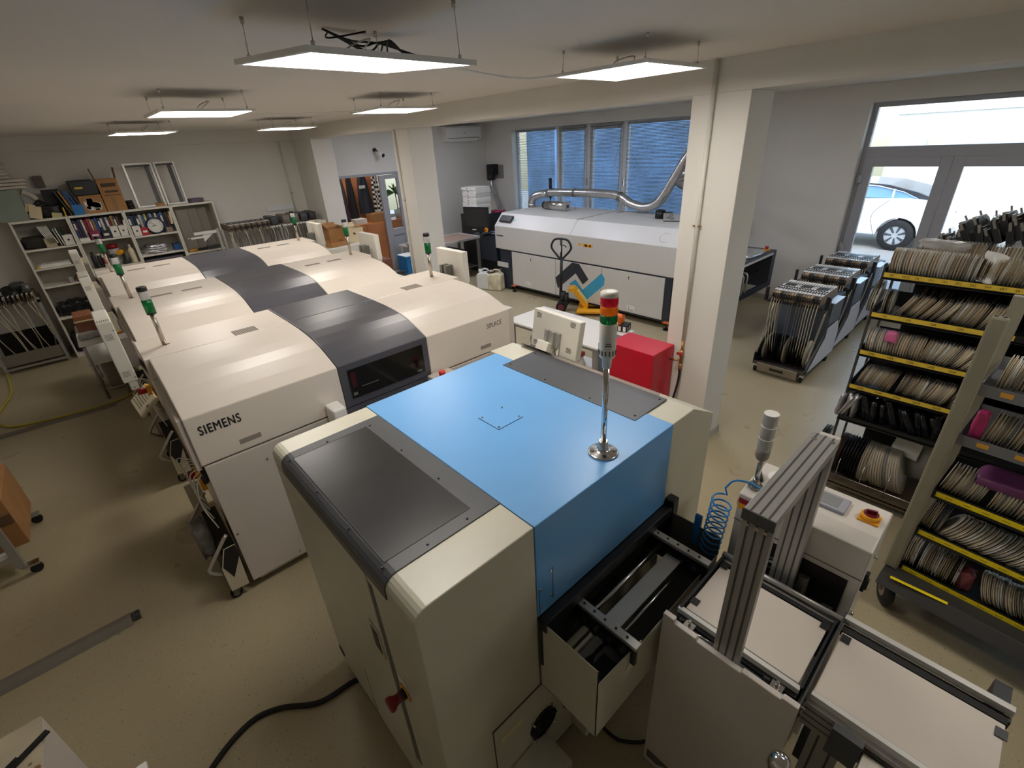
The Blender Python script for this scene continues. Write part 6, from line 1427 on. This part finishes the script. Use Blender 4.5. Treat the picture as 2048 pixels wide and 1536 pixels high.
solo('brown_carton', MB().box(-.14,BY0+.03,1.112,.03,BY0+.22,1.18), mat('dark_brown_card','#6B4436',.7), 'dark brown carton on the third shelf of the end bookcase', 'box', bevel=.002)
solo('glass_cup', MB().ring((-.20,BY0+.08,1.111),(-.20,BY0+.08,1.18),.028,.031,n=18), CLEARL, 'clear cup on the third shelf beside the dark brown carton', 'cup')
for k in range(4): solo('film_bag', MB().blob((-.41+.115*k,BY0+.19,.735+.02*(k%2)),(.18,.26,.16),jit=.12), BLKBAG, 'black shiny bag heaped in the end bookcase', 'bag', 'black bags in the end bookcase')
solo('cream_carton', MB().box(-.27,BY0+.03,.062,-.06,BY0+.3,.50), CARD2, 'pale carton in the bottom of the end bookcase', 'box', bevel=.003)
solo('black_case', MB().box(-.50,BY0+.05,.062,-.29,BY0+.3,.36), BLACK, 'black case in the bottom of the end bookcase', 'case', bevel=.01)
# second bookcase bottles
def bottle(x, y, z, r, h, m_, cap, label, neck=.4, band=None):
    t = Thing('bottle', label, 'bottle', (x,y,z))
    t.part('body', MB().lathe([(r*.95,0),(r,.006),(r,h*.72),(r*neck,h*.86),(r*neck,h*.9)], (x,y,z), n=20), m_); t.part('cap', MB().cyl((x,y,z+h*.88),(x,y,z+h),r*neck*1.15,n=14), cap)
    if band: t.part('label', MB().lathe([(r+.0006,h*.2),(r+.0006,h*.6)], (x,y,z), n=20), band)
bz = 1.247
bottle(.16,BY0+.07,bz,.032,.24,BLACK,BLACK,'black spray can beside the red banded one in the second bookcase',.5); bottle(.23,BY0+.10,bz,.030,.20,mat('can_dark','#2A2A2E',.4),WHITEP,'dark bottle with a white cap behind the spray cans',.6)
bottle(.29,BY0+.06,bz,.034,.24,WHITEP,BLACK,'white spray can with a red band in the second bookcase',.5,REDP); bottle(.355,BY0+.08,bz,.026,.17,mat('bottle_grey','#A9A7A0',.4),GREYM,'small grey bottle next to the red banded spray can')
t = Thing('storage_jar', 'big clear jar with a dark red lid in the second bookcase', 'jar', (.44,BY0+.18,bz)); t.part('jar', MB().lathe([(.07,0),(.075,.01),(.075,.22),(.065,.24)], (.44,BY0+.18,bz), n=24), CLEARL); t.part('lid', MB().cyl((.44,BY0+.18,bz+.24),(.44,BY0+.18,bz+.30),.072,n=24), mat('lid_red','#8E1A22',.4))
t = Thing('cordless_drill', 'black and yellow cordless drill in the second bookcase', 'drill', (.52,BY0+.07,bz)); t.part('grip', MB().cb((.525,BY0+.07,bz+.08),(.04,.05,.15),roty(.15)).box(.48,BY0+.04,bz,.58,BY0+.11,bz+.04), BLACK, bevel=.006); t.part('motor', MB().cyl((.48,BY0+.02,bz+.18),(.54,BY0+.15,bz+.18),.035,n=16), YEL)
bottle(.645,BY0+.08,bz,.042,.27,mat('bottle_cream','#D9D2B4',.4),WHITEP,'cream bottle with a white cap in the second bookcase',.35); bottle(.40,BY0+.05,bz,.022,.10,LEAF,WHITEP,'small green bottle at the front of the second bookcase')
for k in range(4): solo('foil_bag', MB().blob((.93+.02*k,BY0+.15,1.345+.032*k),(.36-.03*k,.28,.05),jit=.12,seg=6), FOIL, 'silver antistatic bag in the heap on the clock bookcase lower shelf', 'bag', 'silver bags in the clock bookcase')
solo('blue_bin', MB().box(1.22,BY0+.06,1.332,1.32,BY0+.2,1.43), mat('bin_blue','#234F86',.5), 'small blue bin beside the silver bags', 'bin', bevel=.004)
solo('grey_tray', MB().box(.77,BY0+.04,.952,1.30,BY0+.3,1.25), mat('tray_violet_grey','#5F5C66',.5), 'violet grey case low in the clock bookcase', 'case', bevel=.006)
for k in range(3): solo('grey_sheet', MB().cb((1.50+.15*k,BY0+.12+.05*k,1.60),(.15,.006,.66),rotz(-.25) @ rotx(.05)), mat('sheet_grey','#8F8A82',.4,.2), 'tall grey sheet standing in the bookcase by the profile stand', 'sheet', 'grey sheets in the fourth bookcase')
t = Thing('hand_tool', 'yellow and black hand tool on the fourth bookcase shelf', 'tool', (1.50,BY0+.08,1.264)); t.part('handle', MB().cyl((1.42,BY0+.06,1.285),(1.55,BY0+.10,1.285),.018,n=10), YEL); t.part('head', MB().box(1.55,BY0+.06,1.264,1.68,BY0+.13,1.30), BLACK)
solo('tool_case', MB().box(1.70,BY0+.06,1.264,1.90,BY0+.2,1.31), CHAR, 'flat dark case beside the yellow tool', 'case', bevel=.004)
# on top of the bookcases
zt_ = BH+.001
solo('glass_sheet_box', MB().box(-.62,9.70,zt_,-.31,10.0,2.42), mat('grey_green_glass','#8C988E',.3,var=.05), 'grey green translucent box at the end of the bookcase top', 'box', bevel=.004)
def folded(c, n, w_, d_, label, m_):
    mb = MB()
    for k in range(n):
        pts = [(-w_/2,0),(w_/2-.03,0),(w_/2,.018),(w_/2-.03,.036),(-w_/2,.036)]
        mb.prism([(c[0]+u+R_.uniform(-.01,.01), c[2]+.042*k+v) for u, v in pts], 'y', c[1]-d_/2, c[1]+d_/2, smooth=False)
    return solo('folded_sheet', mb, m_, label, 'sheet', bevel=.010)
FLD = mat('packing_foam','#C9C2B6',.85,var=.06)
folded((-.46,9.86,2.425),3,.58,.34,'folded pale packing sheets on the grey green box, lower bundle',FLD); folded((-.52,9.86,2.556),5,.42,.34,'thick folded bundle of packing foam, topmost on the grey green box',FLD)
solo('rolled_sheet', MB().tube(bez([(-.28,9.8,2.38),(-.2,9.82,2.33),(-.16,9.83,2.27)]),.035,n=10), FLD, 'rolled pale sheet end drooping from the packing bundle', 'sheet')
solo('wall_bracket', MB().cb((-.045,10.08,2.49),(.10,.10,.15)), mat('bracket_brown','#6E675C',.6), 'small brown block fixed on the back wall above the bookcases', 'block', bevel=.004)
cb = MB()
for k in range(9): cb.tube(bez([(-.28+R_.uniform(-.03,.03),9.75,2.03+.02*k),(-.15,9.75+R_.uniform(-.05,.05),2.20+R_.uniform(-.06,.06)),(-.02,9.78,2.12+R_.uniform(-.05,.05)),(.06,9.8,2.04)]),.009,n=6)
solo('cable_heap', cb, RUBBER, 'heap of black cables on the bookcase top', 'cable')
solo('dark_lump', MB().blob((-.06,9.82,2.10),(.22,.2,.15),jit=.16), BLACK, 'black lump of gear behind the folded card on the bookcase top', 'bundle')
solo('folded_card', MB().cb((-.23,9.72,2.11),(.13,.10,.16),roty(.25)).cb((-.26,9.74,2.17),(.10,.10,.10),roty(.3)), CARD2, 'folded cream card standing against the black cables', 'card')
solo('small_pad', MB().cb((-.02,9.70,2.045),(.11,.06,.07),roty(.2)), mat('pad_cream','#C9C08E',.6), 'small cream pad on the bookcase top by the thin yellow bar', 'pad'); solo('yellow_bar', MB().cb((.075,9.70,2.08),(.016,.02,.12),roty(.05)), YLAB, 'thin yellow bar standing on the bookcase top', 'bar')
solo('black_sheet', MB().cb((.02,9.92,2.20),(.20,.03,.36)), BLACK, 'black panel leaning on the wall behind the leaning books', 'panel', bevel=.006)
for k, (c, l) in enumerate((('4A4436','dark olive book leaning first in the row beside the blue tray'),('C08A2A','orange yellow book leaning beside the blue ones'),('1F4F8E','thick blue book leaning in the row on the bookcase top'),('2B5FA8','thin blue book leaning in the row on the bookcase top'),('5A5248','grey brown book leaning beside the black bin'),('7A6A58','tan brown book leaning against the black bin'))):
    solo('book', MB().cb((.10+.042*k,9.82,2.19),(.030 if k in (2,) else .018,.24,.34),roty(-.24)), mat('book_'+c,'#'+c,.6), l, 'book', 'leaning books on the bookcase top', bevel=.002)
solo('blue_tray', MB().box(.17,9.66,zt_,.30,9.80,2.16).cyl((.235,9.659,2.09),(.235,9.655,2.09),.035,n=18), PLBLUE, 'bright blue plastic holder on the bookcase top edge', 'holder', bevel=.008)
pbx = Thing('printed_box', 'brown box with a printed picture front under a black bin', 'box', (.42,9.83,zt_)); pbx.part('carton', MB().box(.285,9.68,zt_,.555,9.98,2.27), CARD, bevel=.003); m_ = MB()
for k in range(16): m_.box(.315+R_.uniform(0,.17),9.6792,2.05+R_.uniform(0,.15),.335+R_.uniform(0,.19),9.6798,2.07+R_.uniform(0,.17))
pbx.part('picture_print', m_, mat('print_mix','#D6D2CC',.6,var=.3,scale=30))
bb = Thing('black_bin', 'black bin with small yellow print on the printed box', 'bin', (.40,9.83,2.271)); bb.part('bin', MB().prism([(.255,2.271),(.545,2.271),(.565,2.44),(.515,2.475),(.235,2.475)], 'y', 9.66, 9.98), BLACK, bevel=.012); bb.part('yellow_print', MB().cb((.34,9.659,2.375),(.09,.0015,.025)), YLAB)
cbx = Thing('carton_box', 'tall brown cardboard box with raised flaps on the bookcase top', 'box', (.70,9.83,zt_))
cbx.part('carton', MB().box(.565,9.68,zt_,.815,9.98,2.47), CARD, bevel=.003); cbx.part('flap', MB().cb((.555,9.83,2.54),(.004,.28,.15),roty(-.12)).cb((.825,9.83,2.54),(.004,.28,.15),roty(.12)).cb((.69,9.665,2.44),(.25,.004,.06),rotx(.3)), CARD); cbx.part('dark_print', MB().box(.60,9.6785,2.36,.78,9.6795,2.43), mat('print_dark','#4A3A2C',.7)); cbx.part('tape', MB().box(.66,9.6785,zt_,.71,9.6795,2.22), mat('tape_brown2','#8E6A42',.5)); cbx.part('grey_print', MB().box(.60,9.679,2.24,.80,9.6795,2.25).box(.62,9.679,2.28,.78,9.6795,2.31), mat('print_dark','#4A3A2C',.7))
for k in range(3): solo('black_ring', MB().cyl((.87,9.78,zt_+.042*k),(.87,9.78,zt_+.040+.042*k),.05-.002*k,n=16), BLACK, ['lowest dark ring beside the tall cardboard box','middle dark ring beside the tall cardboard box','topmost dark ring beside the tall cardboard box'][k], 'ring')
def screen_frame(x0, x1, label):
    t = Thing('silk_screen', label, 'frame', ((x0+x1)/2,9.8,zt_)); z0, z1 = zt_, 2.655; f = .028
    M = Matrix.Translation((0,9.74,z0)) @ Matrix.Rotation(-.10,4,'X') @ Matrix.Translation((0,-9.74,-z0))
    mb = MB().box(x0,9.725,z0,x0+f,9.76,z1).box(x1-f,9.725,z0,x1,9.76,z1).box(x0+f,9.725,z1-f,x1-f,9.76,z1).box(x0+f,9.725,z0,x1-f,9.76,z0+f).move(M); t.part('frame_bar', mb, ALU, bevel=.002)
    mb = MB().box(x1-.10,9.762,z0,x1-.05,9.80,z1-.02).box(x0+f,9.762,z1-.05,x1-f,9.78,z1-.02).move(M); t.part('back_bar', mb, CHAR)
screen_frame(.955,1.335,'wide empty aluminium screen frame leaning on the wall'); screen_frame(1.35,1.64,'narrow empty aluminium screen frame leaning beside the wide one')
solo('wood_block', MB().box(1.19,9.69,zt_,1.31,9.73,2.07), CARD, 'small brown block standing in front of the wide screen frame', 'block'); solo('violet_wrap', MB().blob((1.76,9.8,2.05),(.22,.18,.06),jit=.16), mat('violet_grey_wrap','#5E5462',.6), 'dark violet crumpled wrap on the fourth bookcase', 'wrap')
# ------------------------------------------------------------------ profile stand, feeder racks on the back wall
t = Thing('profile_stand', 'white aluminium profile stand with a clamp arm by the bookcase end', 'stand', (1.85,9.4,0))
t.part('post', MB().box(1.83,9.34,0,1.87,9.38,1.62).box(1.90,9.34,0,1.93,9.37,1.58), ALUP); t.part('arm', MB().box(1.50,9.34,1.555,1.83,9.375,1.60).box(1.44,9.35,1.50,1.62,9.37,1.53).prism([(1.62,1.555),(1.78,1.555),(1.62,1.44)], 'y', 9.355, 9.36), mat('white_rail','#D9D8D2',.4)); t.part('clamp', MB().cyl((1.38,9.36,1.515),(1.44,9.36,1.515),.012,n=8).cyl((1.40,9.36,1.50),(1.40,9.36,1.53),.018,n=8), STEEL); t.part('foot', MB().box(1.72,9.25,0,2.0,9.47,.03), ALUP)
def store_rack(x0, x1, label):
    t = Thing('feeder_rack', label, 'rack', ((x0+x1)/2,9.7,0))
    mb = MB()
    for x_ in (x0,x1-.03):
        for y_ in (9.45,9.95): mb.box(x_,y_,0,x_+.03,y_+.03,1.50)
    t.part('post', mb, ALUP); t.part('rail', MB().box(x0,9.44,1.49,x1,9.47,1.52).box(x0,9.95,1.49,x1,9.98,1.52).box(x0,9.44,.55,x1,9.47,.58).box(x0,9.95,.55,x1,9.98,.58), mat('white_rail','#D9D8D2',.4)); t.part('bin', MB().box(x0+.03,9.48,.20,x1-.03,9.95,.24).box(x0+.03,9.945,.24,x1-.03,9.95,.9), mat('bin_grey','#7C7F86',.5)); return t
store_rack(2.03,2.90,'aluminium feeder rack next to the bookcases full of brown feeders'); store_rack(2.93,3.64,'aluminium feeder rack beside the doorway column with wrapped feeders')
for k in range(22):
    i = k % 3; o = dup(FPROTO[i], (2.06+.030*k,9.36,1.521), PI/2+R_.uniform(-.03,.03)); tag(o, 'tape feeder lying on the back wall rack beside the bookcases', 'feeder', 'feeders on the back wall rack')
for k in range(5):
    solo('wrapped_feeder', MB().blob((2.80+.01*k if k == 0 else 2.86+.16*k,9.62,1.60),(.13,.40,.15),jit=.06), [CHAR,mat('wrap_taupe','#7A716C',.6),mat('wrap_taupe','#7A716C',.6),CHAR,mat('wrap_dark','#3E3A3C',.5)][k], ['black wrapped feeder at the end of the brown feeders','taupe wrapped feeder beside the gap between the racks','second taupe wrapped feeder on the column side rack','charcoal wrapped feeder behind the beacon','dark wrapped feeder at the column end of the rack'][k], 'feeder')
tb = MB(); tc_ = MB()
for k in range(26):
    x_ = 2.06+.055*k; (tc_ if k % 4 == 0 else tb).tube(bez([(x_,9.38,1.52),(x_+R_.uniform(-.03,.06),9.34,1.35),(x_+R_.uniform(-.08,.14),9.42,1.0),(x_+R_.uniform(-.05,.1),9.5,.6)],4), .006, n=5)
solo('hanging_tape', tb, mat('tape_dark','#4A4743',.5), 'dark component tapes hanging below the back wall feeder racks', 'tape', kind='stuff'); solo('hanging_tape', tc_, mat('tape_cream','#D8CFB8',.5), 'pale component tapes hanging below the back wall feeder racks', 'tape', kind='stuff')
solo('foam_board', MB().cb((3.40,9.32,1.25),(.10,.045,.58),rotz(.2) @ roty(.06)), FOAM, 'cream foam board leaning on the rack by the column, narrower one', 'board', bevel=.004); solo('foam_board', MB().cb((3.56,9.30,1.22),(.20,.05,.60),rotz(.1) @ roty(.06)), FOAM, 'cream foam board leaning on the rack by the column, wider one', 'board', bevel=.004)
solo('power_strip', MB().box(2.93,10.125,1.70,3.45,10.149,1.80), PVC, 'white socket strip on the back wall above the feeder racks', 'socket', bevel=.003)
wall_pipe(3.45,10.125,1.6,ZC-.2,'thin white conduit on the back wall above the feeder racks')
# ------------------------------------------------------------------ aisle side: feeder rack, table, trolley, ducts
t = Thing('feeder_rack', 'grey steel rack with hanging tapes at the wall end of the bookcases', 'rack', (-.97,9.8,0))
mb = MB()
for x_ in (-1.35,-.65):
    for y_ in (9.64,10.05): mb.box(x_-.02,y_-.02,0,x_+.02,y_+.02,1.0)
t.part('post', mb, ALUP); t.part('top_frame', MB().box(-1.37,9.62,.93,-.63,9.66,.97).box(-1.37,10.03,.93,-.63,10.07,.97).box(-1.37,9.66,.93,-1.33,10.03,.97).box(-.67,9.66,.93,-.63,10.03,.97), ALUP)
t.part('front_tray', MB().box(-1.33,9.635,.10,-.67,9.645,.27), mat('tray_taupe','#7A7466',.5)); t.part('tray_floor', MB().box(-1.33,9.645,.09,-.67,10.05,.10).box(-1.33,10.04,.10,-.67,10.05,.5), DARK); t.part('lower_rail', MB().box(-1.37,9.60,.05,-.63,9.64,.08), ALU)
for k in range(14):
    i = k % 3; o = dup(FPROTO[i], (-1.33+.05*k,9.52,.972), PI/2+R_.uniform(-.05,.05)); tag(o, 'tape feeder lying on the steel rack by the end bookcase', 'feeder', 'feeders on the steel rack by the end bookcase')
tb = MB()
for k in (0,3,4,5,6,8,9,11,12): tb.tube(bez([(-1.31+.05*k,9.52,.98),(-1.30+.05*k+R_.uniform(-.01,.03),9.50,.85),(-1.27+.05*k+R_.uniform(-.02,.06),9.62,.5),(-1.20+.042*k+R_.uniform(-.02,.05),9.74,.16)],4), .0052, n=5)
solo('hanging_tape', tb, mat('tape_cream','#D8CFB8',.5), 'pale component tapes hanging in the steel rack by the end bookcase', 'tape', kind='stuff')
solo('black_disc', MB().lathe([(.02,0),(.10,0),(.105,.01),(.105,.02),(.02,.03)], (-.90,9.75,1.10), n=30, M=rotx(.9)), BLACK, 'black reel disc lying on the feeders of the steel rack', 'reel'); solo('motor_can', MB().cyl((-.72,9.68,1.09),(-.70,9.68,1.20),.045,n=18), GREYM, 'grey motor can on the feeders of the steel rack', 'motor'); solo('dark_bundle', MB().blob((-.80,9.85,1.16),(.16,.2,.10),jit=.15), CHAR, 'dark bundle between the disc and the motor can', 'bundle'); solo('roll_tube', MB().cyl((-1.35,9.68,1.12),(-.98,9.70,1.12),.03,n=14), mat('tube_taupe','#A8A092',.6), 'taupe tube lying on the feeders of the steel rack', 'tube')
t = Thing('side_table', 'white topped table on tube legs beside the aisle monitors', 'table', (-.22,8.0,0))
t.part('table_top', MB().box(-.37,7.40,.725,-.085,8.45,.75), WHITEP, bevel=.003); t.part('under_shelf', MB().box(-.36,7.46,.46,-.10,8.4,.475), WHITEP)
for q in ((-.335,7.46),(-.335,8.38),(-.115,7.46),(-.115,8.38)): t.part('leg', MB().cyl((q[0],q[1],0),(q[0],q[1],.725),.018,n=12), ALUP)
t.part('stretcher', MB().cyl((-.335,7.46,.12),(-.115,7.46,.12),.012,n=8).cyl((-.335,7.46,.12),(-.335,8.38,.12),.012,n=8), ALUP)
wb = Thing('wooden_box', 'brown wooden box with a lighter rim on the side table', 'box', (-.23,8.15,.75)); wb.part('box', MB().box(-.33,7.98,.751,-.13,8.36,.885), mat('redwood','#7A4A34',.6)); wb.part('rim', MB().box(-.335,7.975,.885,-.125,8.365,.90), CARD2); wb.part('lid', MB().box(-.325,8.0,.90,-.135,8.34,.96), mat('lidwood','#9A6444',.6), bevel=.01)
solo('clear_bag', MB().blob((-.24,7.75,.765),(.20,.30,.03),jit=.12), CLEARBAG, 'clear plastic bag lying on the side table', 'bag'); solo('paper_sheet', MB().cb((-.14,7.95,.752),(.08,.2,.002),rotz(.2)), PAPER, 'white sheet at the edge of the side table', 'paper'); solo('grey_sack', MB().blob((-.17,7.95,.22),(.22,.5,.40),jit=.05), mat('sack_grey','#8E8A80',.7), 'grey sack under the side table', 'sack')
t = Thing('box_trolley', 'aluminium trolley loaded with cardboard boxes at the aisle wall', 'trolley', (-1.4,4.66,0))
mb = MB()
for x_ in (-1.08,-1.75):
    for y_ in (4.30,5.02): mb.box(x_-.022,y_-.022,.09,x_+.022,y_+.022,.75)
t.part('post', mb, ALUP); t.part('shelf', MB().box(-1.75,4.30,.20,-1.09,5.02,.22), WHITEP); t.part('rail', MB().box(-1.75,4.285,.16,-1.08,4.315,.20).box(-1.75,5.005,.16,-1.08,5.035,.20), ALU)
for x_ in (-1.05,-1.75):
    for y_ in (4.30,5.02): 
        c_ = t.part('caster', MB().box(x_-.04,y_-.03,.075,x_+.06,y_+.03,.09), STEEL); t.part('caster_wheel', MB().cyl((x_+.03,y_-.014,.036),(x_+.03,y_+.014,.036),.036,n=18), RUBBER, parent=c_)
solo('carton', MB().box(-1.72,4.36,.221,-.985,4.97,.62), CARD, 'large brown carton on the trolley shelf, lower one', 'box', bevel=.004); solo('carton', MB().box(-1.72,4.44,.621,-1.05,4.97,.93), mat('cardboard_tan','#B58450',.8), 'brown carton on top of the trolley load', 'box', bevel=.004); solo('carton_strip', MB().cb((-1.08,4.345,.47),(.19,.02,.07)), mat('card_dark','#6E5136',.8), 'dark cardboard strip at the corner of the trolley load', 'strip')
def floor_duct(pts, r, label):
    t = Thing('floor_duct', label, 'cable duct', pts[0]); mb = MB()
    a, b = Vector(pts[0]), Vector(pts[1]); d_ = (b-a).normalized(); s_ = Vector((-d_.y,d_.x,0))
    pr = [(-1,0),(-.75,.35),(0,.5),(.75,.35),(1,0)]
    vs = [a+s_*u*r+Vector((0,0,v*r)) for u, v in pr]+[b+s_*u*r+Vector((0,0,v*r)) for u, v in pr]
    mb.add(vs, [(0,1,6,5),(1,2,7,6),(2,3,8,7),(3,4,9,8),(0,5,9,4),(0,4,3,2,1),(5,6,7,8,9)]); t.part('cover', mb, mat('duct_taupe','#7C756A',.6,var=.06))
    return t, a, d_, s_
t, a, d_, s_ = floor_duct([(-.56,3.28,0),(-2.79,3.27,0)], .062, 'taupe floor cable duct crossing the aisle in front of the trolley')
t.part('broken_end', MB().cb((-.535,3.28,.012),(.04,.075,.018)).cb((-.53,3.255,.022),(.02,.012,.02)).cb((-.53,3.30,.022),(.02,.012,.02)), CHAR)
floor_duct([(-.29,7.18,0),(-2.79,7.30,0)], .05, 'taupe floor cable duct crossing the far aisle by the side table')
solo('yellow_cable', MB().tube(bez([(-1.40,9.9,.012),(-1.33,9.3,.012),(-1.298,8.668,.012),(-1.36,8.2,.012),(-1.40,7.85,.012),(-1.30,7.50,.012),(-1.098,7.36,.012),(-.645,7.27,.012),(-.2,7.29,.012),(.1,7.6,.012)]),.012,n=8), mat('cable_yellow','#BFAE2E',.5), 'yellow cable snaking over the far aisle floor', 'cable')
t = Thing('stained_cabinet', 'stained cream cabinet with black straps at the bottom corner of the aisle', 'cabinet', (-1.1,1.75,0))
t.part('body', MB().box(-1.5,1.40,.02,-.728,2.085,.745), CREAM2, bevel=.006); t.part('cabinet_top', MB().box(-1.5,1.40,.745,-.728,2.085,.750), mat('stained_top','#B9AE94',.5,var=.22,scale=5))
t.part('strap', MB().cb((-.79,1.93,.755),(.20,.022,.008),rotz(.62)).cb((-.83,1.92,.756),(.09,.012,.008),rotz(.62)), BLACK); t.part('stain', MB().cyl((-.742,1.855,.7502),(-.742,1.855,.7508),.012,n=14).cyl((-.76,1.89,.7502),(-.76,1.89,.7507),.006,n=10), mat('rust_stain','#8A6A3A',.7)); t.part('knob', MB().cyl((-.80,1.80,.75),(-.80,1.80,.775),.022,n=14), BLACK)
t = Thing('white_board', 'bright pale board corner at the bottom edge of the aisle', 'board', (-.5,1.3,0)); t.part('board', MB().box(-.75,1.05,.985,-.388,1.392,1.0), WHITEP); t.part('stand', MB().box(-.62,1.15,0,-.52,1.25,.985), ALUP)
# ------------------------------------------------------------------ light, sky, view
W = bpy.data.worlds.new('sky'); SC.world = W; W.use_nodes = True; nt = W.node_tree
bg = nt.nodes['Background']; sk = nt.nodes.new('ShaderNodeTexSky'); sk.sky_type = 'NISHITA'
sk.sun_disc = False; sk.sun_elevation = math.radians(48); sk.sun_rotation = math.radians(250); sk.air_density = 1.2; sk.dust_density = 1.5
nt.links.new(sk.outputs['Color'], bg.inputs['Color']); bg.inputs['Strength'].default_value = .62
sun = bpy.data.lights.new('sun', 'SUN'); sun.energy = .7; sun.color = (1, .96, .9); sun.angle = math.radians(.6)
so = bpy.data.objects.new('sun', sun); COL.objects.link(so); so.location = (0, 0, 12)
so.rotation_euler = Vector((.62, .35, -.75)).to_track_quat('-Z', 'Y').to_euler()
SC.view_settings.view_transform = 'Standard'; SC.view_settings.look = 'None'; SC.view_settings.gamma = 1
SC.view_settings.use_curve_mapping = False; SC.view_settings.exposure = 0.32
SC.cycles.max_bounces = 8; SC.cycles.diffuse_bounces = 5; SC.cycles.transparent_max_bounces = 12; SC.cycles.sample_clamp_indirect = 6
SC.cycles.use_denoising = True
